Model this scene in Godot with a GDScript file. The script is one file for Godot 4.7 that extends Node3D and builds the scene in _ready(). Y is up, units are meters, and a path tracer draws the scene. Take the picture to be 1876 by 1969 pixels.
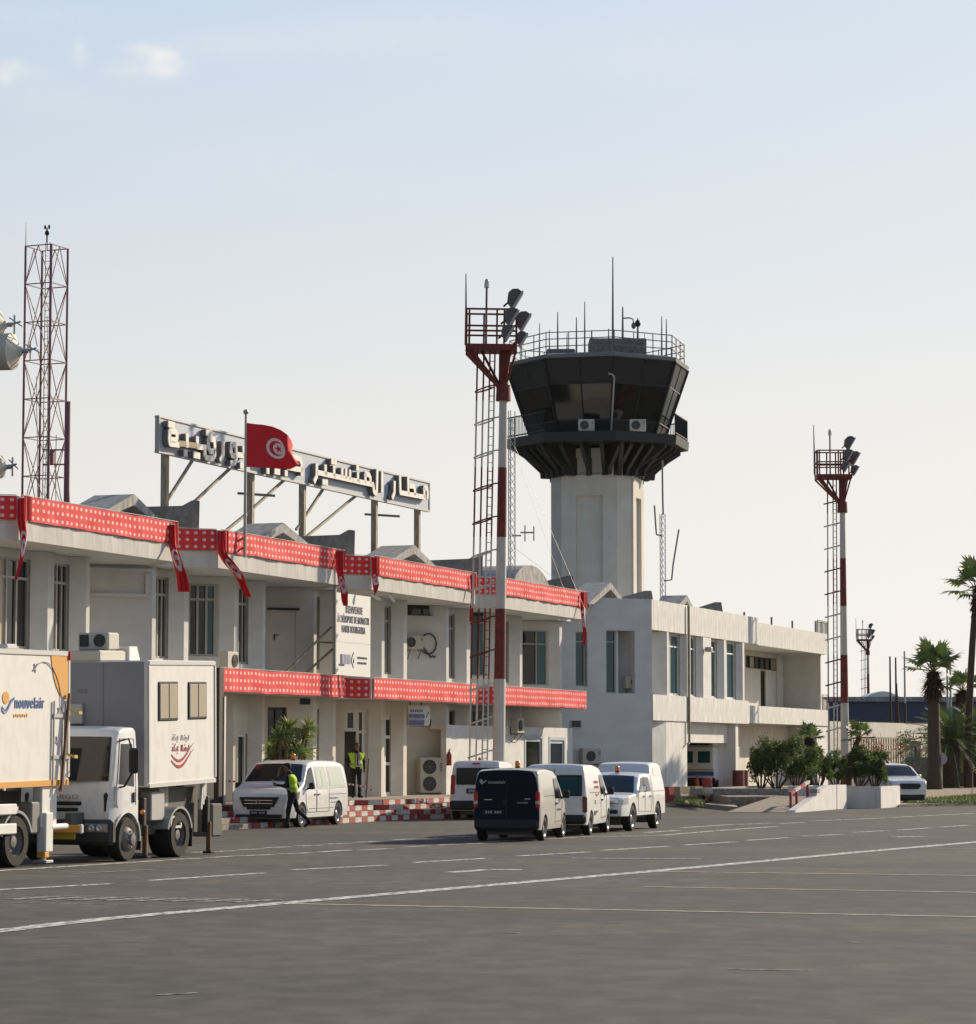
extends Node3D
# An airport terminal seen across its apron. Pixels of the photograph (scaled to 1876 x 1969) become directions;
# distances come from the ground, the facade planes and usual sizes.
const FOC := 5500.0
const CX := 938.0
const CY := 984.5
const HOR := 1450.0
const EYE := 2.1
const S45 := 0.70710678
var pitch := atan((HOR - CY) / FOC)
var U := Vector3(sin(deg_to_rad(20.0)), 0, -cos(deg_to_rad(20.0)))   # along the facades, away from the camera
var N := Vector3(cos(deg_to_rad(20.0)), 0, sin(deg_to_rad(20.0)))    # out of the facades
var TF: Transform3D      # terminal frame: x along facade, y up, z out of the facade
var OF: Transform3D      # office frame
var mats := {}
var taken := {}
var rng := RandomNumberGenerator.new()

# ---------------------------------------------------------------- pixels to places
func ray(px: float, py: float) -> Vector3:
	var y := -(py - CY) / FOC
	var c := cos(pitch); var s := sin(pitch)
	return Vector3((px - CX) / FOC, y * c + s, -c + y * s)
func ground(px: float, py: float, h := 0.0) -> Vector3:
	var d := ray(px, py)
	return Vector3(0, EYE, 0) + d * ((h - EYE) / d.y)
func at_depth(px: float, py: float, depth: float) -> Vector3:
	var d := ray(px, py)
	return Vector3(0, EYE, 0) + d * (depth / -d.z)
func on(xf: Transform3D, px: float, py: float, o: float) -> Vector3:      # local point on the plane z = o of a frame
	var inv := xf.affine_inverse()
	var a := inv * Vector3(0, EYE, 0)
	var d := inv.basis * ray(px, py)
	return a + d * ((o - a.z) / d.z)
func sx(xf: Transform3D, px: float, o: float) -> float:
	return on(xf, px, 1250.0, o).x
func along(p: Vector3, dir: float) -> Transform3D:    # frame at p whose x axis points dir degrees right of straight ahead
	var a := deg_to_rad(dir)
	var x := Vector3(sin(a), 0, -cos(a))
	return Transform3D(Basis(x, Vector3.UP, x.cross(Vector3.UP)), p)

# ---------------------------------------------------------------- meshes
class B:
	var v := PackedVector3Array()
	var n := PackedVector3Array()
	var t := PackedVector2Array()
	var c := PackedColorArray()
	var col := Color(1, 1, 1)
	func tri(a: Vector3, b: Vector3, d: Vector3, ua := Vector2.ZERO, ub := Vector2.RIGHT, ud := Vector2.ONE) -> void:   # counterclockwise from outside
		var m := (b - a).cross(d - a).normalized()
		v.append(a); v.append(d); v.append(b)
		for i in 3: n.append(m); c.append(col)
		t.append(ua); t.append(ud); t.append(ub)
	func trin(a: Vector3, b: Vector3, d: Vector3, na: Vector3, nb: Vector3, nd: Vector3, ua: Vector2, ub: Vector2, ud: Vector2) -> void:
		v.append(a); v.append(d); v.append(b)
		n.append(na); n.append(nd); n.append(nb)
		t.append(ua); t.append(ud); t.append(ub)
		for i in 3: c.append(col)
	func quad(a: Vector3, b: Vector3, d: Vector3, e: Vector3, u0 := Vector2(0, 1), u1 := Vector2(1, 1), u2 := Vector2(1, 0), u3 := Vector2(0, 0)) -> void:
		tri(a, b, d, u0, u1, u2); tri(a, d, e, u0, u2, u3)
	func box(p: Vector3, s: Vector3, bs := Basis()) -> void:
		var h := s * 0.5
		for ax in 3:
			for sg in [-1.0, 1.0]:
				var i := Vector3.ZERO; i[ax] = sg * h[ax]
				var j := Vector3.ZERO; j[(ax + 1) % 3] = h[(ax + 1) % 3] * sg
				var k := Vector3.ZERO; k[(ax + 2) % 3] = h[(ax + 2) % 3]
				quad(p + bs * (i - j - k), p + bs * (i + j - k), p + bs * (i + j + k), p + bs * (i - j + k))
	func span(a: Vector3, b: Vector3) -> void:       # box between two corners
		box((a + b) * 0.5, (b - a).abs())
	func bev(p: Vector3, s: Vector3, r: float, bs := Basis()) -> void:   # box with chamfered edges
		var h := s * 0.5
		r = minf(r, minf(h.x, minf(h.y, h.z)) * 0.95)
		for ax in 3:
			var a1 := (ax + 1) % 3; var a2 := (ax + 2) % 3
			for sg in [-1.0, 1.0]:
				var q := []
				for w in [[-1, -1], [1, -1], [1, 1], [-1, 1]]:
					var e := Vector3.ZERO
					e[ax] = sg * h[ax]; e[a1] = w[0] * sg * (h[a1] - r); e[a2] = w[1] * (h[a2] - r)
					q.append(p + bs * e)
				quad(q[0], q[1], q[2], q[3])
			for s1 in [-1.0, 1.0]:
				for s2 in [-1.0, 1.0]:
					var e0 := Vector3.ZERO; var e1 := Vector3.ZERO
					e0[a1] = s1 * h[a1]; e0[a2] = s2 * (h[a2] - r)
					e1[a1] = s1 * (h[a1] - r); e1[a2] = s2 * h[a2]
					var l := Vector3.ZERO; l[ax] = h[ax] - r
					var o := Vector3.ZERO; o[a1] = s1; o[a2] = s2
					var f := [p + bs * (e0 - l), p + bs * (e1 - l), p + bs * (e1 + l), p + bs * (e0 + l)]
					if (f[1] - f[0]).cross(f[2] - f[0]).dot(bs * o) > 0: quad(f[0], f[1], f[2], f[3])
					else: quad(f[3], f[2], f[1], f[0])
		for a in [-1.0, 1.0]:
			for b in [-1.0, 1.0]:
				for d in [-1.0, 1.0]:
					var x := Vector3(a * h.x, b * (h.y - r), d * (h.z - r))
					var y := Vector3(a * (h.x - r), b * h.y, d * (h.z - r))
					var z := Vector3(a * (h.x - r), b * (h.y - r), d * h.z)
					if a * b * d > 0: tri(p + bs * x, p + bs * y, p + bs * z)
					else: tri(p + bs * x, p + bs * z, p + bs * y)
	func bar(a: Vector3, b: Vector3, w: float, h := -1.0) -> void:       # square bar between two points
		if h < 0: h = w
		var d := (b - a)
		var x := d.normalized()
		var up := Vector3.UP if absf(x.y) < 0.95 else Vector3.BACK
		var z := x.cross(up).normalized()
		box((a + b) * 0.5, Vector3(d.length(), h, w), Basis(x, z.cross(x), z))
	func tube(pts: Array, rad: Variant, sides := 8, caps := true) -> void:
		var k := pts.size()
		var rings := []
		var ref := Vector3.UP
		for i in k:
			var d: Vector3 = (pts[mini(i + 1, k - 1)] - pts[maxi(i - 1, 0)]).normalized()
			if absf(d.dot(ref)) > 0.97: ref = Vector3.RIGHT if absf(d.x) < 0.9 else Vector3.UP
			var a := d.cross(ref).normalized(); var b := a.cross(d)
			ref = b
			var r: float = rad[i] if rad is Array else rad
			var q := []
			for j in sides:
				var th := TAU * j / sides
				var nn := a * cos(th) + b * sin(th)
				q.append([pts[i] + nn * r, nn])
			rings.append(q)
		for i in k - 1:
			for j in sides:
				var j2 := (j + 1) % sides
				var p = rings[i][j]; var q = rings[i][j2]; var s = rings[i + 1][j2]; var w = rings[i + 1][j]
				var v0 := float(i) / (k - 1); var v1 := float(i + 1) / (k - 1)
				var u0 := float(j) / sides; var u1 := float(j + 1) / sides
				trin(p[0], s[0], q[0], p[1], s[1], q[1], Vector2(u0, v0), Vector2(u1, v1), Vector2(u1, v0))
				trin(p[0], w[0], s[0], p[1], w[1], s[1], Vector2(u0, v0), Vector2(u0, v1), Vector2(u1, v1))
		if caps:
			for j in range(1, sides - 1):
				tri(rings[0][0][0], rings[0][j][0], rings[0][j + 1][0])
				tri(rings[k - 1][0][0], rings[k - 1][j + 1][0], rings[k - 1][j][0])
	func cyl(a: Vector3, b: Vector3, ra: float, rb := -1.0, sides := 12) -> void:
		tube([a, b], [ra, rb if rb >= 0 else ra], sides)
	func lathe(prof: Array, sides: int, xf := Transform3D(), smooth := true) -> void:     # profile of (radius, height)
		for i in prof.size() - 1:
			var p: Vector2 = prof[i]; var q: Vector2 = prof[i + 1]
			var sl := Vector2(q.y - p.y, p.x - q.x).normalized()
			for j in sides:
				var a0 := TAU * j / sides; var a1 := TAU * (j + 1) / sides
				var d0 := Vector3(cos(a0), 0, sin(a0)); var d1 := Vector3(cos(a1), 0, sin(a1))
				var A := xf * (d0 * p.x + Vector3(0, p.y, 0)); var Bq := xf * (d1 * p.x + Vector3(0, p.y, 0))
				var C := xf * (d1 * q.x + Vector3(0, q.y, 0)); var D := xf * (d0 * q.x + Vector3(0, q.y, 0))
				if smooth:
					var n0 := (xf.basis * (d0 * sl.x + Vector3(0, sl.y, 0))).normalized(); var n1 := (xf.basis * (d1 * sl.x + Vector3(0, sl.y, 0))).normalized()
					trin(A, D, C, n0, n0, n1, Vector2(float(j) / sides, p.y), Vector2(float(j) / sides, q.y), Vector2(float(j + 1) / sides, q.y))
					trin(A, C, Bq, n0, n1, n1, Vector2(float(j) / sides, p.y), Vector2(float(j + 1) / sides, q.y), Vector2(float(j + 1) / sides, p.y))
				else: quad(A, D, C, Bq)
	func prism(poly: Array, z0: float, z1: float, xf := Transform3D()) -> void:     # polygon in x, y pushed from z0 to z1
		var pk := PackedVector2Array(poly)
		if Geometry2D.is_polygon_clockwise(pk): pk.reverse()
		var ix := Geometry2D.triangulate_polygon(pk)
		var lo := minf(z0, z1); var hi := maxf(z0, z1)
		for i in range(0, ix.size(), 3):
			var a := pk[ix[i]]; var b := pk[ix[i + 1]]; var d := pk[ix[i + 2]]
			if (b - a).cross(d - a) < 0: var w := b; b = d; d = w
			tri(xf * Vector3(a.x, a.y, hi), xf * Vector3(b.x, b.y, hi), xf * Vector3(d.x, d.y, hi), a, b, d)
			tri(xf * Vector3(a.x, a.y, lo), xf * Vector3(d.x, d.y, lo), xf * Vector3(b.x, b.y, lo), a, d, b)
		for i in pk.size():
			var a := pk[i]; var b := pk[(i + 1) % pk.size()]
			quad(xf * Vector3(a.x, a.y, lo), xf * Vector3(b.x, b.y, lo), xf * Vector3(b.x, b.y, hi), xf * Vector3(a.x, a.y, hi))
	func slab(poly: Array, y0: float, y1: float) -> void:      # plan polygon of (x, z) pushed from y0 to y1
		var q := []
		for p in poly: q.append(Vector2(p.x, -p.y))
		prism(q, y0, y1, Transform3D(Basis(Vector3(1, 0, 0), Vector3(0, 0, -1), Vector3(0, 1, 0)), Vector3.ZERO))
	func grid(g: Array, flip := false, uv := Vector2.ONE) -> void:    # rows of points, smooth
		var R := g.size(); var K: int = g[0].size()
		var nn := []
		for i in R:
			var row := []
			for j in K:
				var du: Vector3 = g[i][mini(j + 1, K - 1)] - g[i][maxi(j - 1, 0)]
				var dv: Vector3 = g[mini(i + 1, R - 1)][j] - g[maxi(i - 1, 0)][j]
				if du.length() < 1e-6 and i > 0: du = g[i - 1][mini(j + 1, K - 1)] - g[i - 1][maxi(j - 1, 0)]
				if du.length() < 1e-6 and i < R - 1: du = g[i + 1][mini(j + 1, K - 1)] - g[i + 1][maxi(j - 1, 0)]
				var m := du.cross(dv).normalized()
				row.append(-m if flip else m)
			nn.append(row)
		for i in R - 1:
			for j in K - 1:
				var ua := Vector2(float(j) / (K - 1), float(i) / (R - 1)) * uv; var ub := Vector2(float(j + 1) / (K - 1), float(i) / (R - 1)) * uv
				var uc := Vector2(float(j + 1) / (K - 1), float(i + 1) / (R - 1)) * uv; var ud := Vector2(float(j) / (K - 1), float(i + 1) / (R - 1)) * uv
				if flip:
					trin(g[i][j], g[i + 1][j + 1], g[i][j + 1], nn[i][j], nn[i + 1][j + 1], nn[i][j + 1], ua, uc, ub)
					trin(g[i][j], g[i + 1][j], g[i + 1][j + 1], nn[i][j], nn[i + 1][j], nn[i + 1][j + 1], ua, ud, uc)
				else:
					trin(g[i][j], g[i][j + 1], g[i + 1][j + 1], nn[i][j], nn[i][j + 1], nn[i + 1][j + 1], ua, ub, uc)
					trin(g[i][j], g[i + 1][j + 1], g[i + 1][j], nn[i][j], nn[i + 1][j + 1], nn[i + 1][j], ua, uc, ud)
	func ball(p: Vector3, r: Vector3, seg := 10, bs := Basis()) -> void:
		var g := []
		for i in seg + 1:
			var row := []
			var a := PI * i / seg
			for j in seg * 2 + 1:
				var b := TAU * j / (seg * 2)
				row.append(p + bs * (Vector3(sin(a) * cos(b), cos(a), sin(a) * sin(b)) * r))
			g.append(row)
		grid(g, true)
	func mesh() -> ArrayMesh:
		var arr := []
		arr.resize(Mesh.ARRAY_MAX)
		arr[Mesh.ARRAY_VERTEX] = v; arr[Mesh.ARRAY_NORMAL] = n; arr[Mesh.ARRAY_TEX_UV] = t; arr[Mesh.ARRAY_COLOR] = c
		var m := ArrayMesh.new()
		m.add_surface_from_arrays(Mesh.PRIMITIVE_TRIANGLES, arr)
		return m

# ---------------------------------------------------------------- nodes
func numbered(called: String) -> String:
	if not taken.has(called):
		taken[called] = 0
		return called
	taken[called] += 1
	return "%s_%03d" % [called, taken[called]]
func thing(called: String, label: String, category: String, xf: Transform3D, group := "") -> Node3D:
	var o := Node3D.new()
	o.name = numbered(called)
	add_child(o)
	o.transform = xf
	o.set_meta("label", label); o.set_meta("category", category)
	if group: o.set_meta("group", group)
	return o
func obj(b: B, called: String, m: Material, parent: Node) -> MeshInstance3D:
	var o := MeshInstance3D.new()
	o.name = called
	o.mesh = b.mesh()
	o.material_override = m
	parent.add_child(o, true)
	return o
func share(mesh: Mesh, called: String, m: Material, parent: Node, xf: Transform3D) -> MeshInstance3D:
	var o := MeshInstance3D.new()
	o.name = called
	o.mesh = mesh
	o.material_override = m
	o.transform = xf
	parent.add_child(o, true)
	return o
func single(b: B, called: String, label: String, category: String, m: Material, xf: Transform3D, group := "") -> MeshInstance3D:
	var o := obj(b, numbered(called), m, self)
	o.transform = xf
	o.set_meta("label", label); o.set_meta("category", category)
	if group: o.set_meta("group", group)
	return o
func struct(b: B, called: String, m: Material, xf := Transform3D()) -> MeshInstance3D:
	var o := obj(b, numbered(called), m, self)
	o.transform = xf
	o.set_meta("kind", "structure")
	return o
func part(called: String, parent: Node, xf := Transform3D()) -> Node3D:
	var o := Node3D.new()
	o.name = called
	parent.add_child(o, true)
	o.transform = xf
	return o
func copy(src: Node3D, xf: Transform3D, label: String) -> Node3D:
	var r: Node3D = src.duplicate()
	r.name = numbered(String(src.name))
	add_child(r)
	r.transform = xf
	r.set_meta("label", label)
	return r

# ---------------------------------------------------------------- materials
func lin(r: float, g: float, b: float) -> Color:
	return Color(r, g, b).linear_to_srgb()
func mat(key: String, c: Color, rough := 0.8, metal := 0.0) -> StandardMaterial3D:
	if mats.has(key): return mats[key]
	var m := StandardMaterial3D.new()
	m.albedo_color = c
	m.roughness = rough
	m.metallic = metal
	mats[key] = m
	return m
func noise_tex(seed_: int, freq: float, lo: Color, hi: Color, size := 512, oct := 5, lo_at := 0.25, hi_at := 0.75) -> NoiseTexture2D:
	var f := FastNoiseLite.new()
	f.seed = seed_; f.noise_type = FastNoiseLite.TYPE_SIMPLEX_SMOOTH
	f.frequency = freq; f.fractal_octaves = oct; f.fractal_gain = 0.55
	var t := NoiseTexture2D.new()
	t.width = size; t.height = size
	t.seamless = true
	t.noise = f
	var r := Gradient.new()
	r.offsets = PackedFloat32Array([lo_at, hi_at]); r.colors = PackedColorArray([lo, hi])
	t.color_ramp = r
	return t
func worn(key: String, c: Color, rough: float, tex: Texture2D, scale: Vector3, metal := 0.0) -> StandardMaterial3D:   # colour times a triplanar noise in the object's own axes
	if mats.has(key): return mats[key]
	var m := mat(key, c, rough, metal)
	m.albedo_texture = tex
	m.uv1_triplanar = true
	m.uv1_scale = scale
	return m
func _ready() -> void:
	rng.seed = 4117
	TF = Transform3D(Basis(U, Vector3.UP, N), Vector3(4.0, 0, -118.0))
	OF = Transform3D(Basis(U, Vector3.UP, N), Vector3(7.05, 0, -123.1))
	# ---- camera
	var cam := Camera3D.new()
	cam.name = "camera"
	add_child(cam)
	cam.position = Vector3(0, EYE, 0)
	cam.rotation = Vector3(pitch, 0, 0)
	cam.fov = rad_to_deg(2.0 * atan(CY / FOC))
	cam.near = 0.5
	cam.far = 3000.0
	cam.current = true
	# ---- sky, exposure
	var we := WorldEnvironment.new()
	we.name = "environment"
	var env := Environment.new()
	env.background_mode = Environment.BG_SKY
	var sky := Sky.new()
	sky.sky_material = make_sky()
	env.sky = sky
	env.tonemap_mode = Environment.TONE_MAPPER_LINEAR
	env.tonemap_exposure = 1.15
	env.ambient_light_source = Environment.AMBIENT_SOURCE_SKY
	env.sdfgi_enabled = true
	env.ssao_enabled = true
	env.ssil_enabled = true
	env.fog_enabled = true
	env.fog_density = 0.00004
	env.fog_light_color = Color(0.82, 0.82, 0.80)
	we.environment = env
	add_child(we)
	# ---- sun: low, ahead on the right
	var sun := DirectionalLight3D.new()
	sun.name = "sun"
	sun.light_energy = 1.6
	sun.light_color = Color(1.0, 0.93, 0.82)
	sun.light_angular_distance = 0.55
	sun.shadow_enabled = true
	add_child(sun)
	var el := deg_to_rad(25.0); var az := deg_to_rad(47.0)
	var to_sun := Vector3(sin(az) * cos(el), sin(el), -cos(az) * cos(el))
	sun.look_at_from_position(Vector3.ZERO, -to_sun, Vector3.UP)
	make_materials()
	build_ground()
	build_terminal()
	build_office()
	build_tower()
	build_masts()
	build_sign()
	build_decor()
	build_units()
	build_far()
	build_plants()
	build_vehicles()
	build_people()
	build_small()

func make_sky() -> PanoramaSkyMaterial:
	var W := 512; var Hh := 256
	var im := Image.create_empty(W, Hh, false, Image.FORMAT_RGBF)
	# elevation in degrees and colour; the pale low haze gives way to blue higher up
	var stops := [[0.0, Vector3(0.84, 0.80, 0.735)], [3.0, Vector3(0.81, 0.785, 0.735)], [6.5, Vector3(0.74, 0.735, 0.715)], [10.5, Vector3(0.60, 0.66, 0.725)], [15.0, Vector3(0.49, 0.60, 0.735)], [25.0, Vector3(0.34, 0.46, 0.65)], [45.0, Vector3(0.17, 0.28, 0.48)], [90.0, Vector3(0.10, 0.18, 0.37)]]
	for y in Hh:
		var e := 90.0 - 180.0 * (y + 0.5) / Hh
		var c := Vector3(0.42, 0.41, 0.39)
		if e >= 0:
			for i in stops.size() - 1:
				if e <= stops[i + 1][0]:
					c = stops[i][1].lerp(stops[i + 1][1], (e - stops[i][0]) / (stops[i + 1][0] - stops[i][0])); break
		for x in W:
			var az := wrapf((float(x) + 0.5) / W * 360.0 - 47.0, -180.0, 180.0)
			var g := exp(-pow(az / 42.0, 2.0)) * exp(-pow((e - 20.0) / 24.0, 2.0))   # paler round the sun
			var d := c.lerp(Vector3(0.84, 0.815, 0.765), 0.7 * g) if e > 0 else c
			# hazy air scatters forward: the sky fades and turns bluer with the angle from the sun
			var er := deg_to_rad(e); var ar := deg_to_rad(az)
			var gam := rad_to_deg(acos(clampf(sin(er) * sin(deg_to_rad(25.0)) + cos(er) * cos(deg_to_rad(25.0)) * cos(ar), -1, 1)))
			var m := 0.35 + 0.69 / (1.0 + exp((gam - 84.0) / 16.0))
			d = Vector3(d.x * m, d.y * lerpf(m, sqrt(m), 0.12), d.z * lerpf(m, sqrt(m), 0.25))
			im.set_pixel(x, y, Color(d.x, d.y, d.z))
	im.resize(4096, 2048, Image.INTERPOLATE_BILINEAR)
	# small soft clouds high on the left: [x, y, half width, half height, strength] in photo pixels
	var fn := FastNoiseLite.new()
	fn.seed = 9; fn.frequency = 0.02; fn.fractal_octaves = 4
	var puffs := [[300, 105, 34, 13, 0.9], [310, 132, 40, 16, 0.85], [275, 92, 30, 9, 0.55], [328, 118, 22, 18, 0.6], [152, 100, 13, 24, 0.5], [22, 128, 18, 14, 0.6], [8, 148, 14, 14, 0.6], [60, 140, 40, 14, 0.25], [240, 135, 40, 16, 0.3], [440, 85, 120, 26, 0.22], [620, 70, 160, 40, 0.14], [100, 190, 120, 30, 0.12], [60, 30, 110, 22, 0.16], [820, 60, 150, 40, 0.18], [1250, 110, 240, 50, 0.16], [500, 320, 260, 50, 0.10]]
	for k in puffs:
		var p: Vector3 = ray(k[0], k[1]).normalized()
		var u0 := atan2(p.x, -p.z) / TAU * 4096.0; var v0 := acos(p.y) / PI * 2048.0
		var ppd: float = 4096.0 / TAU / FOC
		var rx: float = maxf(k[2] * ppd, 1.2); var ry: float = maxf(k[3] * ppd, 1.0)
		for yy in range(int(v0 - ry * 2.6), int(v0 + ry * 2.6) + 2):
			for xx in range(int(u0 - rx * 2.6), int(u0 + rx * 2.6) + 2):
				var q := Vector2((xx + 0.5 - u0) / rx, (yy + 0.5 - v0) / ry)
				var w: float = k[4] * exp(-q.length_squared()) * (0.75 + 0.6 * fn.get_noise_2d(xx * 14.0, yy * 14.0))
				var xw := posmod(xx, 4096)
				var c0 := im.get_pixel(xw, yy)
				im.set_pixel(xw, yy, c0.lerp(Color(0.80, 0.79, 0.76), clampf(w, 0, 1)))
	var m := PanoramaSkyMaterial.new()
	m.panorama = ImageTexture.create_from_image(im)
	return m
func make_materials() -> void:
	var streak := noise_tex(3, 0.012, Color(0.91, 0.91, 0.90), Color(1.0, 1.0, 1.0), 512, 5)
	var blotch := noise_tex(8, 0.01, Color(0.955, 0.95, 0.94), Color(1, 1, 1), 512, 5)
	var rough := noise_tex(21, 0.014, Color(0.82, 0.81, 0.80), Color(1, 1, 1), 512, 6)
	worn("fascia", lin(0.60, 0.585, 0.55), 0.85, streak, Vector3(0.45, 0.10, 0.45))
	worn("white_fascia", lin(0.70, 0.69, 0.66), 0.85, streak, Vector3(0.4, 0.11, 0.4))
	worn("plaster", lin(0.60, 0.595, 0.57), 0.9, blotch, Vector3(0.22, 0.22, 0.22))
	worn("white_wall", lin(0.70, 0.69, 0.67), 0.88, blotch, Vector3(0.2, 0.2, 0.2))
	worn("warm_wall", lin(0.68, 0.64, 0.57), 0.9, blotch, Vector3(0.2, 0.2, 0.2))
	worn("tower_wall", lin(0.60, 0.575, 0.52), 0.9, blotch, Vector3(0.15, 0.1, 0.15))
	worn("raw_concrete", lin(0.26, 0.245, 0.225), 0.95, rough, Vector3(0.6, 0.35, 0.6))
	worn("roof_plate", lin(0.42, 0.41, 0.395), 0.95, rough, Vector3(0.4, 0.3, 0.4))
	worn("tread", lin(0.36, 0.31, 0.25), 0.95, rough, Vector3(0.5, 0.5, 0.5))
	worn("paint_red", lin(0.42, 0.075, 0.065), 0.8, rough, Vector3(1.3, 1.3, 1.3))
	worn("paint_white", lin(0.66, 0.63, 0.58), 0.85, rough, Vector3(1.1, 1.1, 1.1))
	worn("line_white", lin(0.64, 0.63, 0.59), 0.9, noise_tex(33, 0.03, Color(0.45, 0.44, 0.43), Color(1, 1, 1), 512, 5, 0.25, 0.55), Vector3(0.35, 0.35, 0.35))
	worn("line_yellow", lin(0.60, 0.53, 0.44), 0.9, rough, Vector3(0.3, 0.3, 0.3))
	worn("line_faded", lin(0.36, 0.35, 0.33), 0.9, noise_tex(34, 0.03, Color(0.45, 0.44, 0.43), Color(1, 1, 1), 512, 5, 0.3, 0.6), Vector3(0.5, 0.5, 0.5))
	var glass := mat("glass", lin(0.012, 0.013, 0.013), 0.06)
	glass.metallic_specular = 0.5
	mat("teal_glass", lin(0.02, 0.075, 0.085), 0.05)
	mat("cab_glass", lin(0.010, 0.010, 0.010), 0.05)
	mat("beige_pane", lin(0.42, 0.36, 0.27), 0.35)  # flat beige for the paler panes
	mat("white_frame", lin(0.70, 0.69, 0.66), 0.5)
	mat("alu", lin(0.36, 0.355, 0.33), 0.45, 0.3)
	mat("brown_frame", lin(0.055, 0.042, 0.032), 0.5)
	mat("dark", lin(0.035, 0.033, 0.031), 0.85)
	mat("chassis_grey", lin(0.11, 0.106, 0.10), 0.8)
	mat("black_metal", lin(0.015, 0.015, 0.015), 0.55)
	mat("lamp_housing", lin(0.11, 0.10, 0.09), 0.55)
	mat("grey_metal", lin(0.20, 0.195, 0.19), 0.6, 0.3)
	mat("galvanised", lin(0.42, 0.41, 0.40), 0.5, 0.4)
	worn("post_beige", lin(0.40, 0.345, 0.25), 0.75, rough, Vector3(0.6, 0.2, 0.6))
	worn("mast_red", lin(0.20, 0.028, 0.02), 0.65, rough, Vector3(0.7, 0.3, 0.7))
	worn("mast_white", lin(0.60, 0.57, 0.52), 0.6, blotch, Vector3(0.6, 0.2, 0.6))
	mat("lattice_red", lin(0.22, 0.10, 0.115), 0.6)
	mat("unit_white", lin(0.50, 0.47, 0.40), 0.55)
	mat("unit_dark", lin(0.03, 0.029, 0.027), 0.6)
	mat("tyre", lin(0.014, 0.0135, 0.013), 0.85)
	mat("rim", lin(0.32, 0.32, 0.32), 0.35, 0.6)
	mat("rubber", lin(0.02, 0.02, 0.02), 0.75)
	mat("amber", lin(0.75, 0.20, 0.01), 0.25)
	mat("tail_red", lin(0.45, 0.012, 0.012), 0.2)
	mat("lamp_glass", lin(0.55, 0.56, 0.57), 0.12, 0.3)
	mat("chrome", lin(0.62, 0.62, 0.62), 0.15, 1.0)
	mat("plate_black", lin(0.015, 0.015, 0.017), 0.5)
	mat("ink_navy", lin(0.035, 0.035, 0.075), 0.7)
	var grime := noise_tex(67, 0.014, Color(0.955, 0.947, 0.935), Color(1, 1, 1), 512, 6, 0.2, 0.55)
	for k in [["car_white", 0.74, 0.74, 0.73], ["car_cream", 0.72, 0.70, 0.66], ["car_silver", 0.46, 0.45, 0.42], ["car_navy", 0.008, 0.011, 0.026]]:
		var p := mat(k[0], lin(k[1], k[2], k[3]), 0.38)
		p.albedo_texture = grime
		p.uv1_triplanar = true; p.uv1_scale = Vector3(0.6, 0.6, 0.6)
		p.clearcoat_enabled = k[0] != "car_navy"
		if k[0] == "car_navy": p.roughness = 0.55; p.metallic_specular = 0.25
		p.clearcoat = 0.6
		p.clearcoat_roughness = 0.08
	worn("box_white", lin(0.76, 0.74, 0.70), 0.5, noise_tex(61, 0.012, Color(0.972, 0.966, 0.955), Color(1, 1, 1), 512, 6, 0.2, 0.6), Vector3(0.5, 0.22, 0.5))
	mat("orange", lin(0.68, 0.33, 0.06), 0.55)
	mat("logo_blue", lin(0.05, 0.11, 0.32), 0.6)
	mat("logo_red", lin(0.36, 0.02, 0.035), 0.6)
	mat("vest", lin(0.42, 0.62, 0.03), 0.8)
	worn("flag_pole", lin(0.42, 0.40, 0.36), 0.45, blotch, Vector3(1, 1, 1), 0.4)
	# banner print: red cloth with white medallions
	var tile := Image.create_empty(64, 64, false, Image.FORMAT_RGB8)
	for y in 64:
		for x in 64:
			var p := Vector2(x - 31.5, y - 31.5)
			var white := p.length() < 13.5 and not (p.length() < 8.2 and (p - Vector2(2.3, 0)).length() > 6.2 and p.x < 4.4) and (p - Vector2(3.0, 0)).length() > 2.2
			tile.set_pixel(x, y, lin(0.82, 0.74, 0.70) if white else lin(0.68, 0.03, 0.032))
	var cloth := mat("banner_cloth", Color.WHITE, 0.75)
	cloth.albedo_texture = ImageTexture.create_from_image(tile)
	# flag print: red field, white disc, red crescent and star
	var fl := Image.create_empty(384, 256, false, Image.FORMAT_RGB8)
	var star := PackedVector2Array()
	for i in 10:
		var r := 29.0 if i % 2 == 0 else 11.0
		star.append(Vector2(203, 128) + Vector2(-cos(TAU * i / 10.0), sin(TAU * i / 10.0)) * r)
	for y in 256:
		for x in 384:
			var p := Vector2(x, y)
			var w := p.distance_to(Vector2(192, 128)) < 64.0
			if p.distance_to(Vector2(192, 128)) < 47.0 and p.distance_to(Vector2(205, 128)) > 37.0: w = false
			if w and Geometry2D.is_point_in_polygon(p, star): w = false
			fl.set_pixel(x, y, lin(0.75, 0.72, 0.70) if w else lin(0.64, 0.012, 0.02))
	var fm := mat("flag_cloth", Color.WHITE, 0.75)
	fm.albedo_texture = ImageTexture.create_from_image(fl)
	fm.backlight_enabled = true; fm.backlight = Color(0.18, 0.01, 0.01)
	var red := mat("red_cloth", lin(0.60, 0.028, 0.03), 0.75)
	red.backlight_enabled = true; red.backlight = Color(0.06, 0.01, 0.01)
	# foliage
	for k in [["leaf_dark", 0.08, 0.125, 0.04], ["leaf_mid", 0.12, 0.18, 0.055], ["leaf_yellow", 0.19, 0.21, 0.06], ["palm_leaf", 0.055, 0.075, 0.028], ["grass", 0.07, 0.10, 0.03], ["flower", 0.33, 0.02, 0.05]]:
		var p := mat(k[0], lin(k[1], k[2], k[3]), 0.6)
		p.backlight_enabled = true
		p.backlight = lin(k[1] * 0.9, k[2] * 0.9, k[3] * 0.7)
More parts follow.
